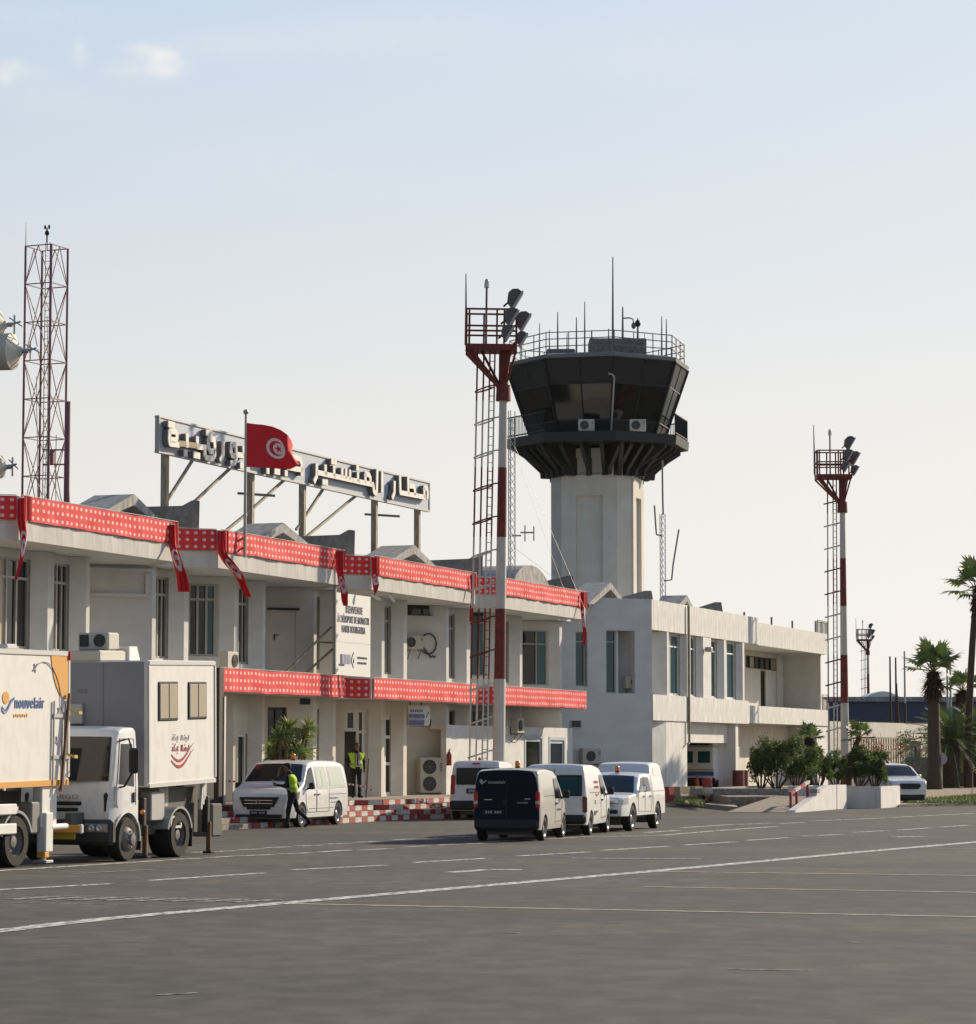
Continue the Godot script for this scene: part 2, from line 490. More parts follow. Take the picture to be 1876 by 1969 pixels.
	worn("bark", lin(0.115, 0.075, 0.05), 0.95, rough, Vector3(2, 4, 2))
	worn("dead_leaf", lin(0.10, 0.055, 0.03), 0.95, rough, Vector3(2, 2, 2))
	# asphalt
	var a := mat("asphalt", lin(0.088, 0.079, 0.071), 0.92)
	a.albedo_texture = noise_tex(51, 0.03, Color(0.78, 0.78, 0.78), Color(1.0, 1.0, 1.0), 1024, 7)
	a.uv1_scale = Vector3(1.0 / 22.0, 1.0 / 30.0, 1)
	a.detail_enabled = true
	a.detail_blend_mode = BaseMaterial3D.BLEND_MODE_MUL
	a.detail_uv_layer = BaseMaterial3D.DETAIL_UV_2
	a.uv2_scale = Vector3(1.0 / 150.0, 1.0 / 60.0, 1)
	a.detail_albedo = noise_tex(77, 0.008, Color(0.80, 0.81, 0.83), Color(1.0, 0.985, 0.95), 1024, 7, 0.3, 0.65)
	mat("box_grey", lin(0.24, 0.24, 0.255), 0.6)
	worn("verge_soil", lin(0.22, 0.19, 0.14), 0.95, rough, Vector3(0.4, 0.4, 0.4))
	worn("kerb", lin(0.40, 0.385, 0.35), 0.9, rough, Vector3(0.7, 0.7, 0.7))
func build_ground() -> void:
	# apron: one sheet to the horizon, uv in metres
	var b := B.new()
	var E := 1500.0
	for q in [[-E, -E, E, 40.0]]:
		var c := [Vector3(q[0], 0, q[3]), Vector3(q[2], 0, q[3]), Vector3(q[2], 0, q[1]), Vector3(q[0], 0, q[1])]
		b.quad(c[0], c[1], c[2], c[3], Vector2(c[0].x, c[0].z), Vector2(c[1].x, c[1].z), Vector2(c[2].x, c[2].z), Vector2(c[3].x, c[3].z))
	var arr := []
	arr.resize(Mesh.ARRAY_MAX)
	arr[Mesh.ARRAY_VERTEX] = b.v; arr[Mesh.ARRAY_NORMAL] = b.n; arr[Mesh.ARRAY_TEX_UV] = b.t; arr[Mesh.ARRAY_TEX_UV2] = b.t
	var gm := ArrayMesh.new()
	gm.add_surface_from_arrays(Mesh.PRIMITIVE_TRIANGLES, arr)
	var g := MeshInstance3D.new()
	g.name = "apron_ground"
	g.mesh = gm
	g.material_override = mats["asphalt"]
	g.set_meta("kind", "structure")
	add_child(g)
	# painted lines; pixel end points, width in metres
	var lay := func(pts: Array, w: float, m: String, y: float) -> void:
		var k := B.new()
		var P := []
		for p in pts: P.append(ground(p[0], p[1]) + Vector3(0, y, 0))
		for i in P.size() - 1:
			var d: Vector3 = (P[i + 1] - P[i]).normalized()
			var s := d.cross(Vector3.UP) * w * 0.5
			k.quad(P[i] + s, P[i + 1] + s, P[i + 1] - s, P[i] - s)
		obj(k, "painted_line", mats[m], g)
	lay.call([[-60, 1796], [0, 1790.5], [110, 1777], [220, 1765.5], [350, 1754], [550, 1736.5], [938, 1703], [1238, 1677], [1473, 1655.5], [1660, 1638], [1876, 1619.5], [1960, 1612]], 0.36, "line_white", 0.006)
	# lane dashes
	var L := [[-60, 415, 430, 388], [575, 376, 1010, 347], [1120, 335, 1480, 317], [1590, 307, 1876, 290]]
	var R := [[115, 282, 390, 266], [440, 260, 695, 244], [755, 240, 950, 227], [995, 222, 1150, 211], [1205, 206, 1365, 198], [1400, 191, 1535, 184], [1580, 182, 1705, 173], [1740, 170, 1850, 163]]
	for a in L: lay.call([[a[0] * 0.5, 1505.5 + a[1] * 0.5], [a[2] * 0.5, 1505.5 + a[3] * 0.5]], 0.23, "line_white", 0.006)
	for a in R: lay.call([[938 + a[0] * 0.5, 1505.5 + a[1] * 0.5], [938 + a[2] * 0.5, 1505.5 + a[3] * 0.5]], 0.23, "line_white", 0.006)
	# stand edge line
	L = [[-60, 342, 635, 298], [645, 296, 775, 290], [795, 288, 920, 281], [930, 281, 1050, 276], [1080, 274, 1195, 269], [1225, 267, 1350, 258], [1380, 259, 1500, 253], [1560, 246, 1650, 242], [1680, 240, 1760, 236], [1780, 235, 1865, 232]]
	R = [[0, 227, 340, 210], [346, 208, 660, 203], [670, 202, 870, 185], [880, 184, 1110, 168], [1120, 157, 1220, 152]]
	for a in L: lay.call([[a[0] * 0.5, 1505.5 + a[1] * 0.5], [a[2] * 0.5, 1505.5 + a[3] * 0.5]], 0.23, "line_white", 0.006)
	for a in R: lay.call([[938 + a[0] * 0.5, 1505.5 + a[1] * 0.5], [938 + a[2] * 0.5, 1505.5 + a[3] * 0.5]], 0.23, "line_white", 0.006)
	# far double dashes
	L = [[735, 268, 824, 264], [834, 264, 906, 261], [912, 258, 1015, 254], [1020, 250, 1115, 246], [1135, 243, 1240, 240], [1250, 236, 1350, 232], [1365, 229, 1455, 225], [1500, 220, 1600, 216], [1620, 214, 1700, 211], [1720, 209, 1800, 206]]
	R = [[600, 192, 735, 183], [745, 173, 945, 160], [960, 160, 1095, 155], [1240, 147, 1530, 135], [1545, 134, 1640, 129], [1655, 128, 1876, 117]]
	for a in L: lay.call([[a[0] * 0.5, 1505.5 + a[1] * 0.5], [a[2] * 0.5, 1505.5 + a[3] * 0.5]], 0.24, "line_white", 0.006)
	for a in R: lay.call([[938 + a[0] * 0.5, 1505.5 + a[1] * 0.5], [938 + a[2] * 0.5, 1505.5 + a[3] * 0.5]], 0.24, "line_white", 0.006)
	# thin lead lines, short bars
	lay.call([[560, 1738.2], [938, 1745.5], [1420, 1754.6], [1950, 1765]], 0.14, "line_yellow", 0.006)
	lay.call([[1238, 1705.5], [1876, 1716.5], [1950, 1718]], 0.14, "line_yellow", 0.006)
	lay.call([[1268, 1676.5], [1950, 1685]], 0.14, "line_yellow", 0.0075)
	lay.call([[1758, 1630.5], [1950, 1634]], 0.09, "line_yellow", 0.006)
	lay.call([[1098, 1650.5], [1348, 1652]], 0.38, "line_faded", 0.006)
	lay.call([[865, 1678], [940, 1672.5], [1003, 1673]], 0.34, "line_white", 0.006)
	lay.call([[1720, 1609.8], [1776, 1608.4]], 0.34, "line_white", 0.006)
	lay.call([[140, 1680.5], [295, 1672]], 0.16, "line_faded", 0.006)
	lay.call([[1500, 1607], [1700, 1607.5]], 0.2, "line_faded", 0.006)
	# scuffs
	for k in [[975, 1794, 1000, 1795], [1630, 1812, 1655, 1813], [1400, 1864, 1560, 1867], [300, 1914, 380, 1910]]:
		lay.call([[k[0], k[1]], [k[2], k[3]]], 0.07, "line_faded", 0.006)
	# hatched box on the left
	lay.call([[-60, 1719.5], [535, 1730.5]], 0.06, "line_faded", 0.006)
	lay.call([[-60, 1734.5], [260, 1740.5]], 0.06, "line_faded", 0.006)
	for i in 8:
		var x0 := 18.0 + i * 61.0
		lay.call([[x0, 1730.0 + i * 0.75], [x0 + 88, 1724.5 + i * 0.85]], 0.26, "line_faded", 0.0075)
func seg(p0: Vector2, p1: Vector2) -> Transform3D:      # wall frame in a building's own axes, x from p0 to p1 (s, o)
	var d := Vector3(p1.x - p0.x, 0, p1.y - p0.y).normalized()
	return Transform3D(Basis(d, Vector3.UP, d.cross(Vector3.UP)), Vector3(p0.x, 0, p0.y))
func wall(b: B, xf: Transform3D, L: float, y0: float, y1: float, th: float, holes: Array) -> void:
	var xs := [0.0, L]; var ys := [y0, y1]
	for h in holes:
		for k in 2:
			xs.append(clampf(h[k], 0, L)); ys.append(clampf(h[2 + k], y0, y1))
	xs.sort(); ys.sort()
	for i in xs.size() - 1:
		for j in ys.size() - 1:
			if xs[i + 1] - xs[i] < 0.001 or ys[j + 1] - ys[j] < 0.001: continue
			var c := Vector2((xs[i] + xs[i + 1]) * 0.5, (ys[j] + ys[j + 1]) * 0.5)
			var open := false
			for h in holes:
				if c.x > h[0] and c.x < h[1] and c.y > h[2] and c.y < h[3]: open = true
			if open: continue
			b.quad(xf * Vector3(xs[i], ys[j], 0), xf * Vector3(xs[i + 1], ys[j], 0), xf * Vector3(xs[i + 1], ys[j + 1], 0), xf * Vector3(xs[i], ys[j + 1], 0))
			b.quad(xf * Vector3(xs[i + 1], ys[j], -th), xf * Vector3(xs[i], ys[j], -th), xf * Vector3(xs[i], ys[j + 1], -th), xf * Vector3(xs[i + 1], ys[j + 1], -th))
	for h in holes:
		var a := clampf(h[0], 0, L); var c := clampf(h[1], 0, L); var d := clampf(h[2], y0, y1); var e := clampf(h[3], y0, y1)
		b.quad(xf * Vector3(a, d, -th), xf * Vector3(a, d, 0), xf * Vector3(a, e, 0), xf * Vector3(a, e, -th))
		b.quad(xf * Vector3(c, d, 0), xf * Vector3(c, d, -th), xf * Vector3(c, e, -th), xf * Vector3(c, e, 0))
		b.quad(xf * Vector3(a, e, 0), xf * Vector3(c, e, 0), xf * Vector3(c, e, -th), xf * Vector3(a, e, -th))
		b.quad(xf * Vector3(a, d, -th), xf * Vector3(c, d, -th), xf * Vector3(c, d, 0), xf * Vector3(a, d, 0))
	b.quad(xf * Vector3(0, y0, -th), xf * Vector3(0, y0, 0), xf * Vector3(0, y1, 0), xf * Vector3(0, y1, -th))
	b.quad(xf * Vector3(L, y0, 0), xf * Vector3(L, y0, -th), xf * Vector3(L, y1, -th), xf * Vector3(L, y1, 0))
	b.quad(xf * Vector3(0, y1, 0), xf * Vector3(L, y1, 0), xf * Vector3(L, y1, -th), xf * Vector3(0, y1, -th))
	b.quad(xf * Vector3(0, y0, -th), xf * Vector3(L, y0, -th), xf * Vector3(L, y0, 0), xf * Vector3(0, y0, 0))
func hp(xf: Transform3D, x0: float, yt: float, x1: float, yb: float) -> Array:   # pixel rectangle to a hole on a wall
	var m := (yt + yb) * 0.5; var c := (x0 + x1) * 0.5
	return [on(xf, x0, m, 0).x, on(xf, x1, m, 0).x, on(xf, c, yb, 0).y, on(xf, c, yt, 0).y]
func window(parent: Node, called: String, xf: Transform3D, h: Array, z: float, cols: Array, rows: Array, frame: String, panes: Array, w := 0.06) -> Node3D:
	var g := part(called, parent, xf * Transform3D(Basis(), Vector3(h[0], h[2], z)))
	var W: float = h[1] - h[0]; var Hh: float = h[3] - h[2]
	var b := B.new()
	var X := [0.0]; X.append_array(cols); X.append(1.0)
	var Y := [0.0]; Y.append_array(rows); Y.append(1.0)
	for i in X.size():
		var x := clampf(X[i] * W, w * 0.5, W - w * 0.5)
		b.box(Vector3(x, Hh * 0.5, 0), Vector3(w, Hh, 0.09))
	for j in Y.size():
		var y := clampf(Y[j] * Hh, w * 0.5, Hh - w * 0.5)
		for i in X.size() - 1:
			var a := clampf(X[i] * W, w * 0.5, W) + w * 0.5; var c := clampf(X[i + 1] * W, 0, W - w * 0.5) - w * 0.5
			b.box(Vector3((a + c) * 0.5, y, 0), Vector3(c - a, w, 0.075))
	obj(b, "frame", mats[frame], g)
	var k := 0
	for j in Y.size() - 1:
		for i in X.size() - 1:
			var p := B.new()
			p.box(Vector3((X[i] + X[i + 1]) * 0.5 * W, (Y[j] + Y[j + 1]) * 0.5 * Hh, -0.02), Vector3((X[i + 1] - X[i]) * W, (Y[j + 1] - Y[j]) * Hh, 0.012))
			obj(p, "pane", mats[panes[k % panes.size()]], g)
			k += 1
	return g
func zig(longs: Array, back: float) -> Array:    # plan of the notched roof edge
	var q := []
	for i in longs.size():
		q.append(Vector2(longs[i][0], 0)); q.append(Vector2(longs[i][1], 0))
		if i < longs.size() - 1:
			var gap: float = longs[i + 1][0] - longs[i][1]
			q.append(Vector2(longs[i][1] + gap * 0.5, -gap * 0.5))
	q.append(Vector2(longs[-1][1], back)); q.append(Vector2(longs[0][0], back))
	return q
func edge_band(parent: Node, pts: Array, y0: float, y1: float, th: float, m: String) -> void:   # one fascia panel for each straight run
	for i in pts.size() - 1:
		var b := B.new()
		var p: Vector2 = pts[i]; var q: Vector2 = pts[i + 1]
		wall(b, seg(p, q), (q - p).length(), y0, y1, th, [])
		obj(b, "fascia_panel", mats[m], parent)
var LONGS := []
var strips := []
func strip_floor(parent: Node, xf: Transform3D, S: Array, o1: float, rec: float, y0: float, y1: float, wy0: float, wy1: float, m: String, custom: Dictionary, wcols: Array, wrow: float, wp: Array, frame: String) -> void:
	for i in S.size():
		var s0: float = S[i][0]; var s1: float = S[i][1]
		var b := B.new()
		b.slab([Vector2(s0 - rec, o1 - rec), Vector2(s0, o1), Vector2(s1, o1), Vector2(s1, o1 - rec - 0.2), Vector2(s0 - rec, o1 - rec - 0.2)], y0, y1)
		obj(b, "pier", mats[m], parent)
		if i == S.size() - 1: break
		var e: float = S[i + 1][0] - rec
		var key := "%d" % i
		if S[i][2] == "w":
			var f := seg(Vector2(s1, o1 - rec), Vector2(e, o1 - rec))
			var holes := [[0.0, e - s1, wy0, wy1]]
			if custom.has(key): holes = custom[key].holes.call(xf * f)
			var w := B.new()
			wall(w, f, e - s1, y0, y1, 0.2, holes)
			obj(w, "wall", mats[m], parent)
			if custom.has(key): custom[key].fill.call(f, holes)
			else: window(parent, "window", f, holes[0], -0.1, wcols, [wrow], frame, wp, 0.07)
		else:
			var gap: float = S[i + 1][0] - s1
			var f := seg(Vector2(s1, o1 - gap), Vector2(e, o1 - rec))
			var L := Vector2(e - s1, gap - rec).length()
			var holes := []
			if custom.has(key): holes = custom[key].holes.call(xf * f)
			var w := B.new()
			wall(w, f, L, y0, y1, 0.2, holes)
			obj(w, "wall", mats[m], parent)
			var r := B.new()
			wall(r, seg(Vector2(s1, o1 - rec - 0.2), Vector2(s1, o1 - gap)), gap - rec - 0.2, y0, y1, 0.15, [])
			obj(r, "wall", mats[m], parent)
			if custom.has(key): custom[key].fill.call(f, holes)

func build_terminal() -> void:
	var t := thing("terminal_building", "long two-storey white airport terminal with notched fascias and folded concrete roof", "building", TF)
	LONGS = [[-60.0, -49.9], [-47.15, -37.98], [-35.17, -25.6], [-23.16, -13.1], [-10.6, 0.04]]
	var Z := zig(LONGS, -14.0)
	var front := Z.slice(0, Z.size() - 2)
	edge_band(t, front, 7.62, 8.75, 0.22, "fascia")
	edge_band(t, front, 3.94, 4.62, 0.22, "fascia")
	# roof, soffits, floor slab
	var inset := []
	for p in Z: inset.append(Vector2(clampf(p.x, -59.8, -0.15), p.y - 0.23 if p.y > -10 else p.y))
	var b := B.new(); b.slab(inset, 7.64, 7.9); obj(b, "roof_soffit", mats["plaster"], t)
	b = B.new(); b.slab(inset, 8.35, 8.55); obj(b, "roof_slab", mats["roof_plate"], t)
	b = B.new(); b.slab(inset, 3.98, 4.56); obj(b, "balcony_slab", mats["plaster"], t)
	b = B.new(); b.span(Vector3(-59.9, 0, -14), Vector3(0.0, 8.3, -6.2)); obj(b, "rear_block", mats["plaster"], t)
	b = B.new(); b.span(Vector3(-0.14, 7.65, -6.1), Vector3(1.9, 8.3, -1.25)); obj(b, "link_slab", mats["plaster"], t)
	b = B.new(); b.span(Vector3(-0.14, 3.99, -6.1), Vector3(1.9, 4.57, -1.3)); obj(b, "link_slab", mats["plaster"], t)
	# piers and windows of both floors
	var px := [[-40, -28, "w"], [90.1, 101.7, "w"], [164.2, 170.9, "n"], [291.3, 298.8, "w"], [353.0, 361.7, "n"], [449.6, 457.1, "w"], [504.6, 509.5, "n"], [603.0, 608.3, "w"], [640.0, 646.0, "n"], [733.6, 739.0, "w"], [775.7, 782.2, "n"], [857.8, 862.7, "w"], [897.0, 903.4, "n"], [958.0, 964.0, "w"], [999.2, 1003.8, "n"]]
	strips = []
	var o1 := -1.5
	for p in px: strips.append([sx(TF, p[0], o1), sx(TF, p[1], o1), p[2]])
	strips[0][0] = -59.5
	strips.append([1.15, 1.5, "w"])
	var up := {}
	var none := func(_x): return []
	# upper alcove with a sunk panel
	up["2"] = {"holes": none, "fill": func(f, _h):
		var q := B.new()
		var hh := hp(TF * f, 174, 1103, 272, 1143)
		q.box(f * Vector3((hh[0] + hh[1]) * 0.5, (hh[2] + hh[3]) * 0.5 + 0.42, 0.05), Vector3(hh[1] - hh[0] + 0.5, 0.1, 0.1), f.basis)
		q.box(f * Vector3((hh[0] + hh[1]) * 0.5, hh[2] - 0.02, 0.05), Vector3(hh[1] - hh[0] + 0.5, 0.1, 0.1), f.basis)
		q.box(f * Vector3(hh[1] + 0.15, (hh[2] + hh[3]) * 0.5, 0.05), Vector3(0.12, hh[3] - hh[2], 0.1), f.basis)
		obj(q, "panel_surround", mats["plaster"], t)}
	up["4"] = {"holes": func(x): return [hp(x, 362, 1122, 430, 1262)], "fill": func(f, h): window(t, "window", f, h[0], -0.1, [0.27, 0.52, 0.76], [0.78], "alu", ["glass", "glass", "teal_glass", "glass"], 0.07)}
	up["6"] = {"holes": func(x): return [hp(x, 518, 1174, 568, 1292)], "fill": func(f, h):
		var d := B.new()
		d.box(f * Vector3((h[0][0] + h[0][1]) * 0.5, (h[0][2] + h[0][3]) * 0.5, -0.06), Vector3(h[0][1] - h[0][0], h[0][3] - h[0][2], 0.05), f.basis)
		var dn := obj(d, "balcony_door", mats["warm_wall"], t)
		var hd := B.new()
		hd.box(f * Vector3(h[0][0] + 0.17, h[0][2] + 1.15, 0.0), Vector3(0.03, 0.2, 0.04), f.basis)
		hd.box(f * Vector3(h[0][0] + 0.24, h[0][2] + 1.22, 0.03), Vector3(0.16, 0.03, 0.03), f.basis)
		obj(hd, "handle", mats["dark"], dn)
		var c := B.new()
		c.box(f * Vector3((h[0][0] + h[0][1]) * 0.5, h[0][3] + 0.05, 0.05), Vector3(h[0][1] - h[0][0] + 0.2, 0.07, 0.1), f.basis)
		obj(c, "door_hood", mats["black_metal"], t)}
	up["10"] = {"holes": func(x): return [hp(x, 783, 1154, 846, 1184)], "fill": func(f, h): window(t, "window", f, h[0], -0.12, [0.5], [], "brown_frame", ["glass"], 0.05)}
	up["12"] = {"holes": func(x): return [hp(x, 904.5, 1168, 938, 1300)], "fill": func(f, h): window(t, "window", f, h[0], -0.1, [0.5], [0.78], "alu", ["teal_glass", "teal_glass", "glass", "glass"], 0.06)}
	up["14"] = {"holes": func(x): return [hp(x, 1004, 1212, 1070, 1318)], "fill": func(f, h): window(t, "window", f, h[0], -0.1, [0.42, 0.72], [0.75], "alu", ["glass", "teal_glass", "teal_glass"], 0.05)}
	strip_floor(t, TF, strips, o1, 0.35, 4.6, 7.63, 4.95, 7.4, "plaster", up, [0.6, 0.78], 0.78, ["beige_pane", "glass", "glass", "beige_pane", "glass", "glass"], "alu")  # first pane of each row is plain beige
	# ground floor
	var dn := {}
	dn["5"] = {"holes": func(x): return [hp(x, 457.5, 1411, 503, 1524)], "fill": func(f, h): window(t, "glazed_door", f, h[0], -0.1, [0.34, 0.62], [], "white_frame", ["glass", "beige_pane", "glass"], 0.1)}
	dn["6"] = {"holes": func(x): return [hp(x, 514, 1360, 551, 1531)], "fill": func(f, h): window(t, "dark_doorway", f, h[0], -0.17, [0.5], [0.62], "brown_frame", ["glass"], 0.07)}
	dn["7"] = {"holes": func(x): return [hp(x, 609.5, 1364, 637, 1529)], "fill": func(f, h): window(t, "glazed_door", f, h[0], -0.1, [0.5], [0.52, 0.80], "white_frame", ["glass"], 0.12)}
	dn["8"] = {"holes": func(x): return [hp(x, 662, 1364, 713, 1531)], "fill": func(f, h):
		var hh: Array = h[0]
		var mid := lerpf(hh[0], hh[1], 0.46)
		window(t, "door_fanlight", f, [hh[0], mid, hh[2] + (hh[3] - hh[2]) * 0.745, hh[3]], -0.08, [], [], "white_frame", ["glass"], 0.12)
		window(t, "glazed_door", f, [mid, hh[1], hh[2], hh[3]], -0.1, [0.5], [0.74], "white_frame", ["glass"], 0.1)
		var q := B.new()
		q.box(f * Vector3((hh[0] + mid) * 0.5, hh[2] + 1.4, -1.4), Vector3(3.2, 3.6, 0.1), f.basis)
		obj(q, "vestibule_wall", mats["plaster"], t)}
	dn["9"] = {"holes": func(x): return [hp(x, 740, 1378, 760, 1529)], "fill": func(f, h): window(t, "glazed_door", f, [0.02, h[0][1], h[0][2], h[0][3]], -0.06, [0.5], [0.40, 0.74], "white_frame", ["glass"], 0.11)}
	dn["10"] = {"holes": func(x): return [hp(x, 786, 1382, 829, 1397)], "fill": func(f, h): window(t, "window", f, h[0], -0.1, [0.2, 0.4, 0.6, 0.8], [], "brown_frame", ["glass"], 0.03)}
	dn["11"] = {"holes": func(x): return [hp(x, 863.5, 1366, 893, 1396)], "fill": func(f, h): window(t, "window", f, h[0], -0.1, [0.4], [], "alu", ["glass", "beige_pane"], 0.05)}
	dn["12"] = {"holes": func(x): return [hp(x, 903, 1367, 949, 1397)], "fill": func(f, h): window(t, "window", f, h[0], -0.1, [0.25, 0.5, 0.75], [], "alu", ["glass", "beige_pane", "glass"], 0.04)}
	dn["13"] = {"holes": none, "fill": func(_f, _h): pass}
	strip_floor(t, TF, strips, o1, 0.35, 0.0, 3.97, 0.9, 3.3, "warm_wall", dn, [0.33, 0.62], 0.78, ["glass"], "white_frame")
	# low annex with two service doors
	var a0 := sx(TF, 858, -1.2)
	var f0 := seg(Vector2(a0, -1.2), Vector2(1.95, -1.2))
	var g0 := TF * f0
	var h1 := hp(g0, 1010, 1420, 1041, 1500); var h2 := hp(g0, 1057, 1424, 1084, 1500)
	h1[2] = 0.25; h2[2] = 0.25
	b = B.new()
	wall(b, f0, 1.95 - a0, 0.0, 3.18, 0.22, [h1, h2])
	b.span(Vector3(a0 + 0.02, 3.02, -1.84), Vector3(1.9, 3.17, -1.43))
	obj(b, "annex_wall", mats["white_wall"], t)
	for h in [h1, h2]:
		var d := part("service_door", t)
		var fr := B.new()
		var w: float = h[1] - h[0]; var hg: float = h[3] - h[2]
		for e in [[0.06, hg * 0.5, 0.12, hg], [w - 0.06, hg * 0.5, 0.12, hg], [w * 0.5, hg - 0.06, w - 0.24, 0.12], [w * 0.5, hg * 0.2, w - 0.24, hg * 0.4]]:
			fr.box(f0 * Vector3(h[0] + e[0], h[2] + e[1], -0.06), Vector3(e[2], e[3], 0.06), f0.basis)
		fr.box(f0 * Vector3(h[0] - 0.07, h[2] + hg * 0.5, 0.012), Vector3(0.14, hg + 0.02, 0.025), f0.basis)
		fr.box(f0 * Vector3(h[1] + 0.07, h[2] + hg * 0.5, 0.012), Vector3(0.14, hg + 0.02, 0.025), f0.basis)
		fr.box(f0 * Vector3((h[0] + h[1]) * 0.5, h[3] + 0.08, 0.012), Vector3(w + 0.28, 0.14, 0.025), f0.basis)
		obj(fr, "frame", mat("door_blue", lin(0.42, 0.47, 0.50), 0.6), d)
		var pn := B.new()
		pn.box(f0 * Vector3(h[0] + w * 0.5, h[2] + hg * 0.69, -0.08), Vector3(w - 0.22, hg * 0.56, 0.02), f0.basis)
		obj(pn, "pane", mats["glass"], d)
	# folded roof: a gable over each run and a raised plate above each notch
	var gab := [[170, 258, 335, 950, 984], [478, 545, 628, 1005, 1034], [728, 797, 862, 1048, 1076]]
	for k in gab:
		var z := -1.3
		var A := on(TF, k[0], k[4], z); var P := on(TF, k[1], k[3], z); var C := on(TF, k[2], k[4] + 22, z)
		var yb := 8.5
		var q := B.new()
		var poly := [Vector2(A.x - 0.6, yb), Vector2(A.x - 0.1, yb + 0.1), Vector2(P.x, P.y), Vector2(C.x + 0.1, yb + 0.1), Vector2(C.x + 0.6, yb), Vector2(C.x, yb), Vector2(P.x, P.y - 0.32), Vector2(A.x, yb)]
		q.prism(poly, z - 1.3, z)
		var gn := obj(q, "roof_gable", mats["roof_plate"], t)
		var e := B.new()
		e.prism([Vector2(A.x, yb), Vector2(P.x, P.y - 0.33), Vector2(C.x, yb)], z - 1.25, z - 0.45)
		obj(e, "gable_infill", mats["roof_plate"], gn)
	# barrel vault near the end
	var vb := B.new()
	var vc := on(TF, 1022, 1112, -3.0)
	var arc := []
	for i in 17:
		var a := PI * i / 16.0
		arc.append(Vector2(vc.x + cos(a) * 2.7, 8.5 + sin(a) * (on(TF, 1022, 1087, -3.0).y - 8.5)))
	vb.prism(arc, -9.0, -3.0)
	obj(vb, "roof_vault", mats["roof_plate"], t)
	for i in LONGS.size():
		var s1: float = LONGS[i][1]
		var tip: float = LONGS[i + 1][0] if i < LONGS.size() - 1 else s1 + 2.7
		if i == LONGS.size() - 1: continue
		var half := (tip - s1) * 0.5
		var p0 := Vector2(s1 + half - 1.0, -half - 1.35); var p1 := Vector2(tip - 0.2, -0.55)
		var L := (p1 - p0).length()
		var q := B.new()
		q.prism([Vector2(0, 8.5), Vector2(L, 8.5), Vector2(L + 0.02, 9.62), Vector2(L - 0.18, 9.64), Vector2(L - 0.5, 9.46), Vector2(0, 9.3)], -0.16, 0.0, seg(p0, p1))
		obj(q, "roof_plate", mats["raw_concrete"], t)
	var q2 := B.new()
	var pe := on(TF, 1097, 1107, -2.4)
	q2.prism([Vector2(-3.2, 8.5), Vector2(0.3, 8.5), Vector2(0.1, pe.y), Vector2(-0.2, pe.y), Vector2(-3.2, 9.0)], -0.2, 0.0, seg(Vector2(pe.x, pe.z), Vector2(pe.x + 0.7, pe.z + 0.7)))
	obj(q2, "roof_plate", mats["raw_concrete"], t)
	# entrance platform and painted steps
	build_steps()

func build_steps() -> void:
	# each tread follows the facade with slanting jogs; painted blocks face its edge
	var b := B.new()
	var levels := [[0.155, 2.75], [0.31, 2.25], [0.465, 1.75], [0.62, 1.25]]
	var runs := []
	for k in 4:
		var o: float = levels[k][1]
		var dx := k * 0.55
		runs.append([Vector2(-59, o - 0.3), Vector2(-25.3 - dx, o - 0.3), Vector2(-24.6 - dx, o + 0.4), Vector2(-19.6 + dx * 0.4, o + 0.4), Vector2(-19.0 + dx * 0.4, o - 0.2), Vector2(-11.6, o - 0.2)])
	for k in 4:
		var poly: Array = runs[k].duplicate()
		poly.append(Vector2(-11.6, -6)); poly.append(Vector2(-59, -6))
		b.slab(poly, 0.0 if k == 0 else levels[k - 1][0] - 0.05, levels[k][0] - 0.012)
	var st := struct(b, "entrance_steps", mats["tread"], TF)
	var blk := B.new()
	blk.box(Vector3(0.25, 0, 0), Vector3(0.496, 0.152, 0.05))
	var mesh := blk.mesh()
	for k in 4:
		var pts: Array = runs[k]
		var n := 0
		for i in pts.size() - 1:
			var f := seg(pts[i], pts[i + 1])
			var L: float = (pts[i + 1] - pts[i]).length()
			var x := 0.0
			if i == 0: x = maxf(0.0, 21.0 - fmod(k * 0.3, 1.0))
			while x < L - 0.2:
				var len := minf(0.5, L - x)
				var y: float = levels[k][0] - 0.076
				var xf := f * Transform3D(Basis.from_scale(Vector3(len / 0.5, 1, 1)), Vector3(x, y, 0.028))
				share(mesh, "kerb_block", mats["paint_red"] if n % 2 == 0 else mats["paint_white"], st, xf)
				x += 0.5
				n += 1
	var lo := B.new()
	var c := ground(690, 1578)
	lo.bev(Vector3(0, 0.09, 0), Vector3(3.2, 0.18, 1.5), 0.02)
	single(lo, "low_plinth", "low flat white concrete plinth at the foot of the painted steps", "plinth", mats["paint_white"], along(c + U * 0.8 - N * 0.7, 20.0))
func zd(o: Vector2, sc: float, x: float, y: float) -> Vector2:     # pixel of a zoomed crop to the picture's pixels
	return (o + Vector2(x, y) / sc) / 1.72708
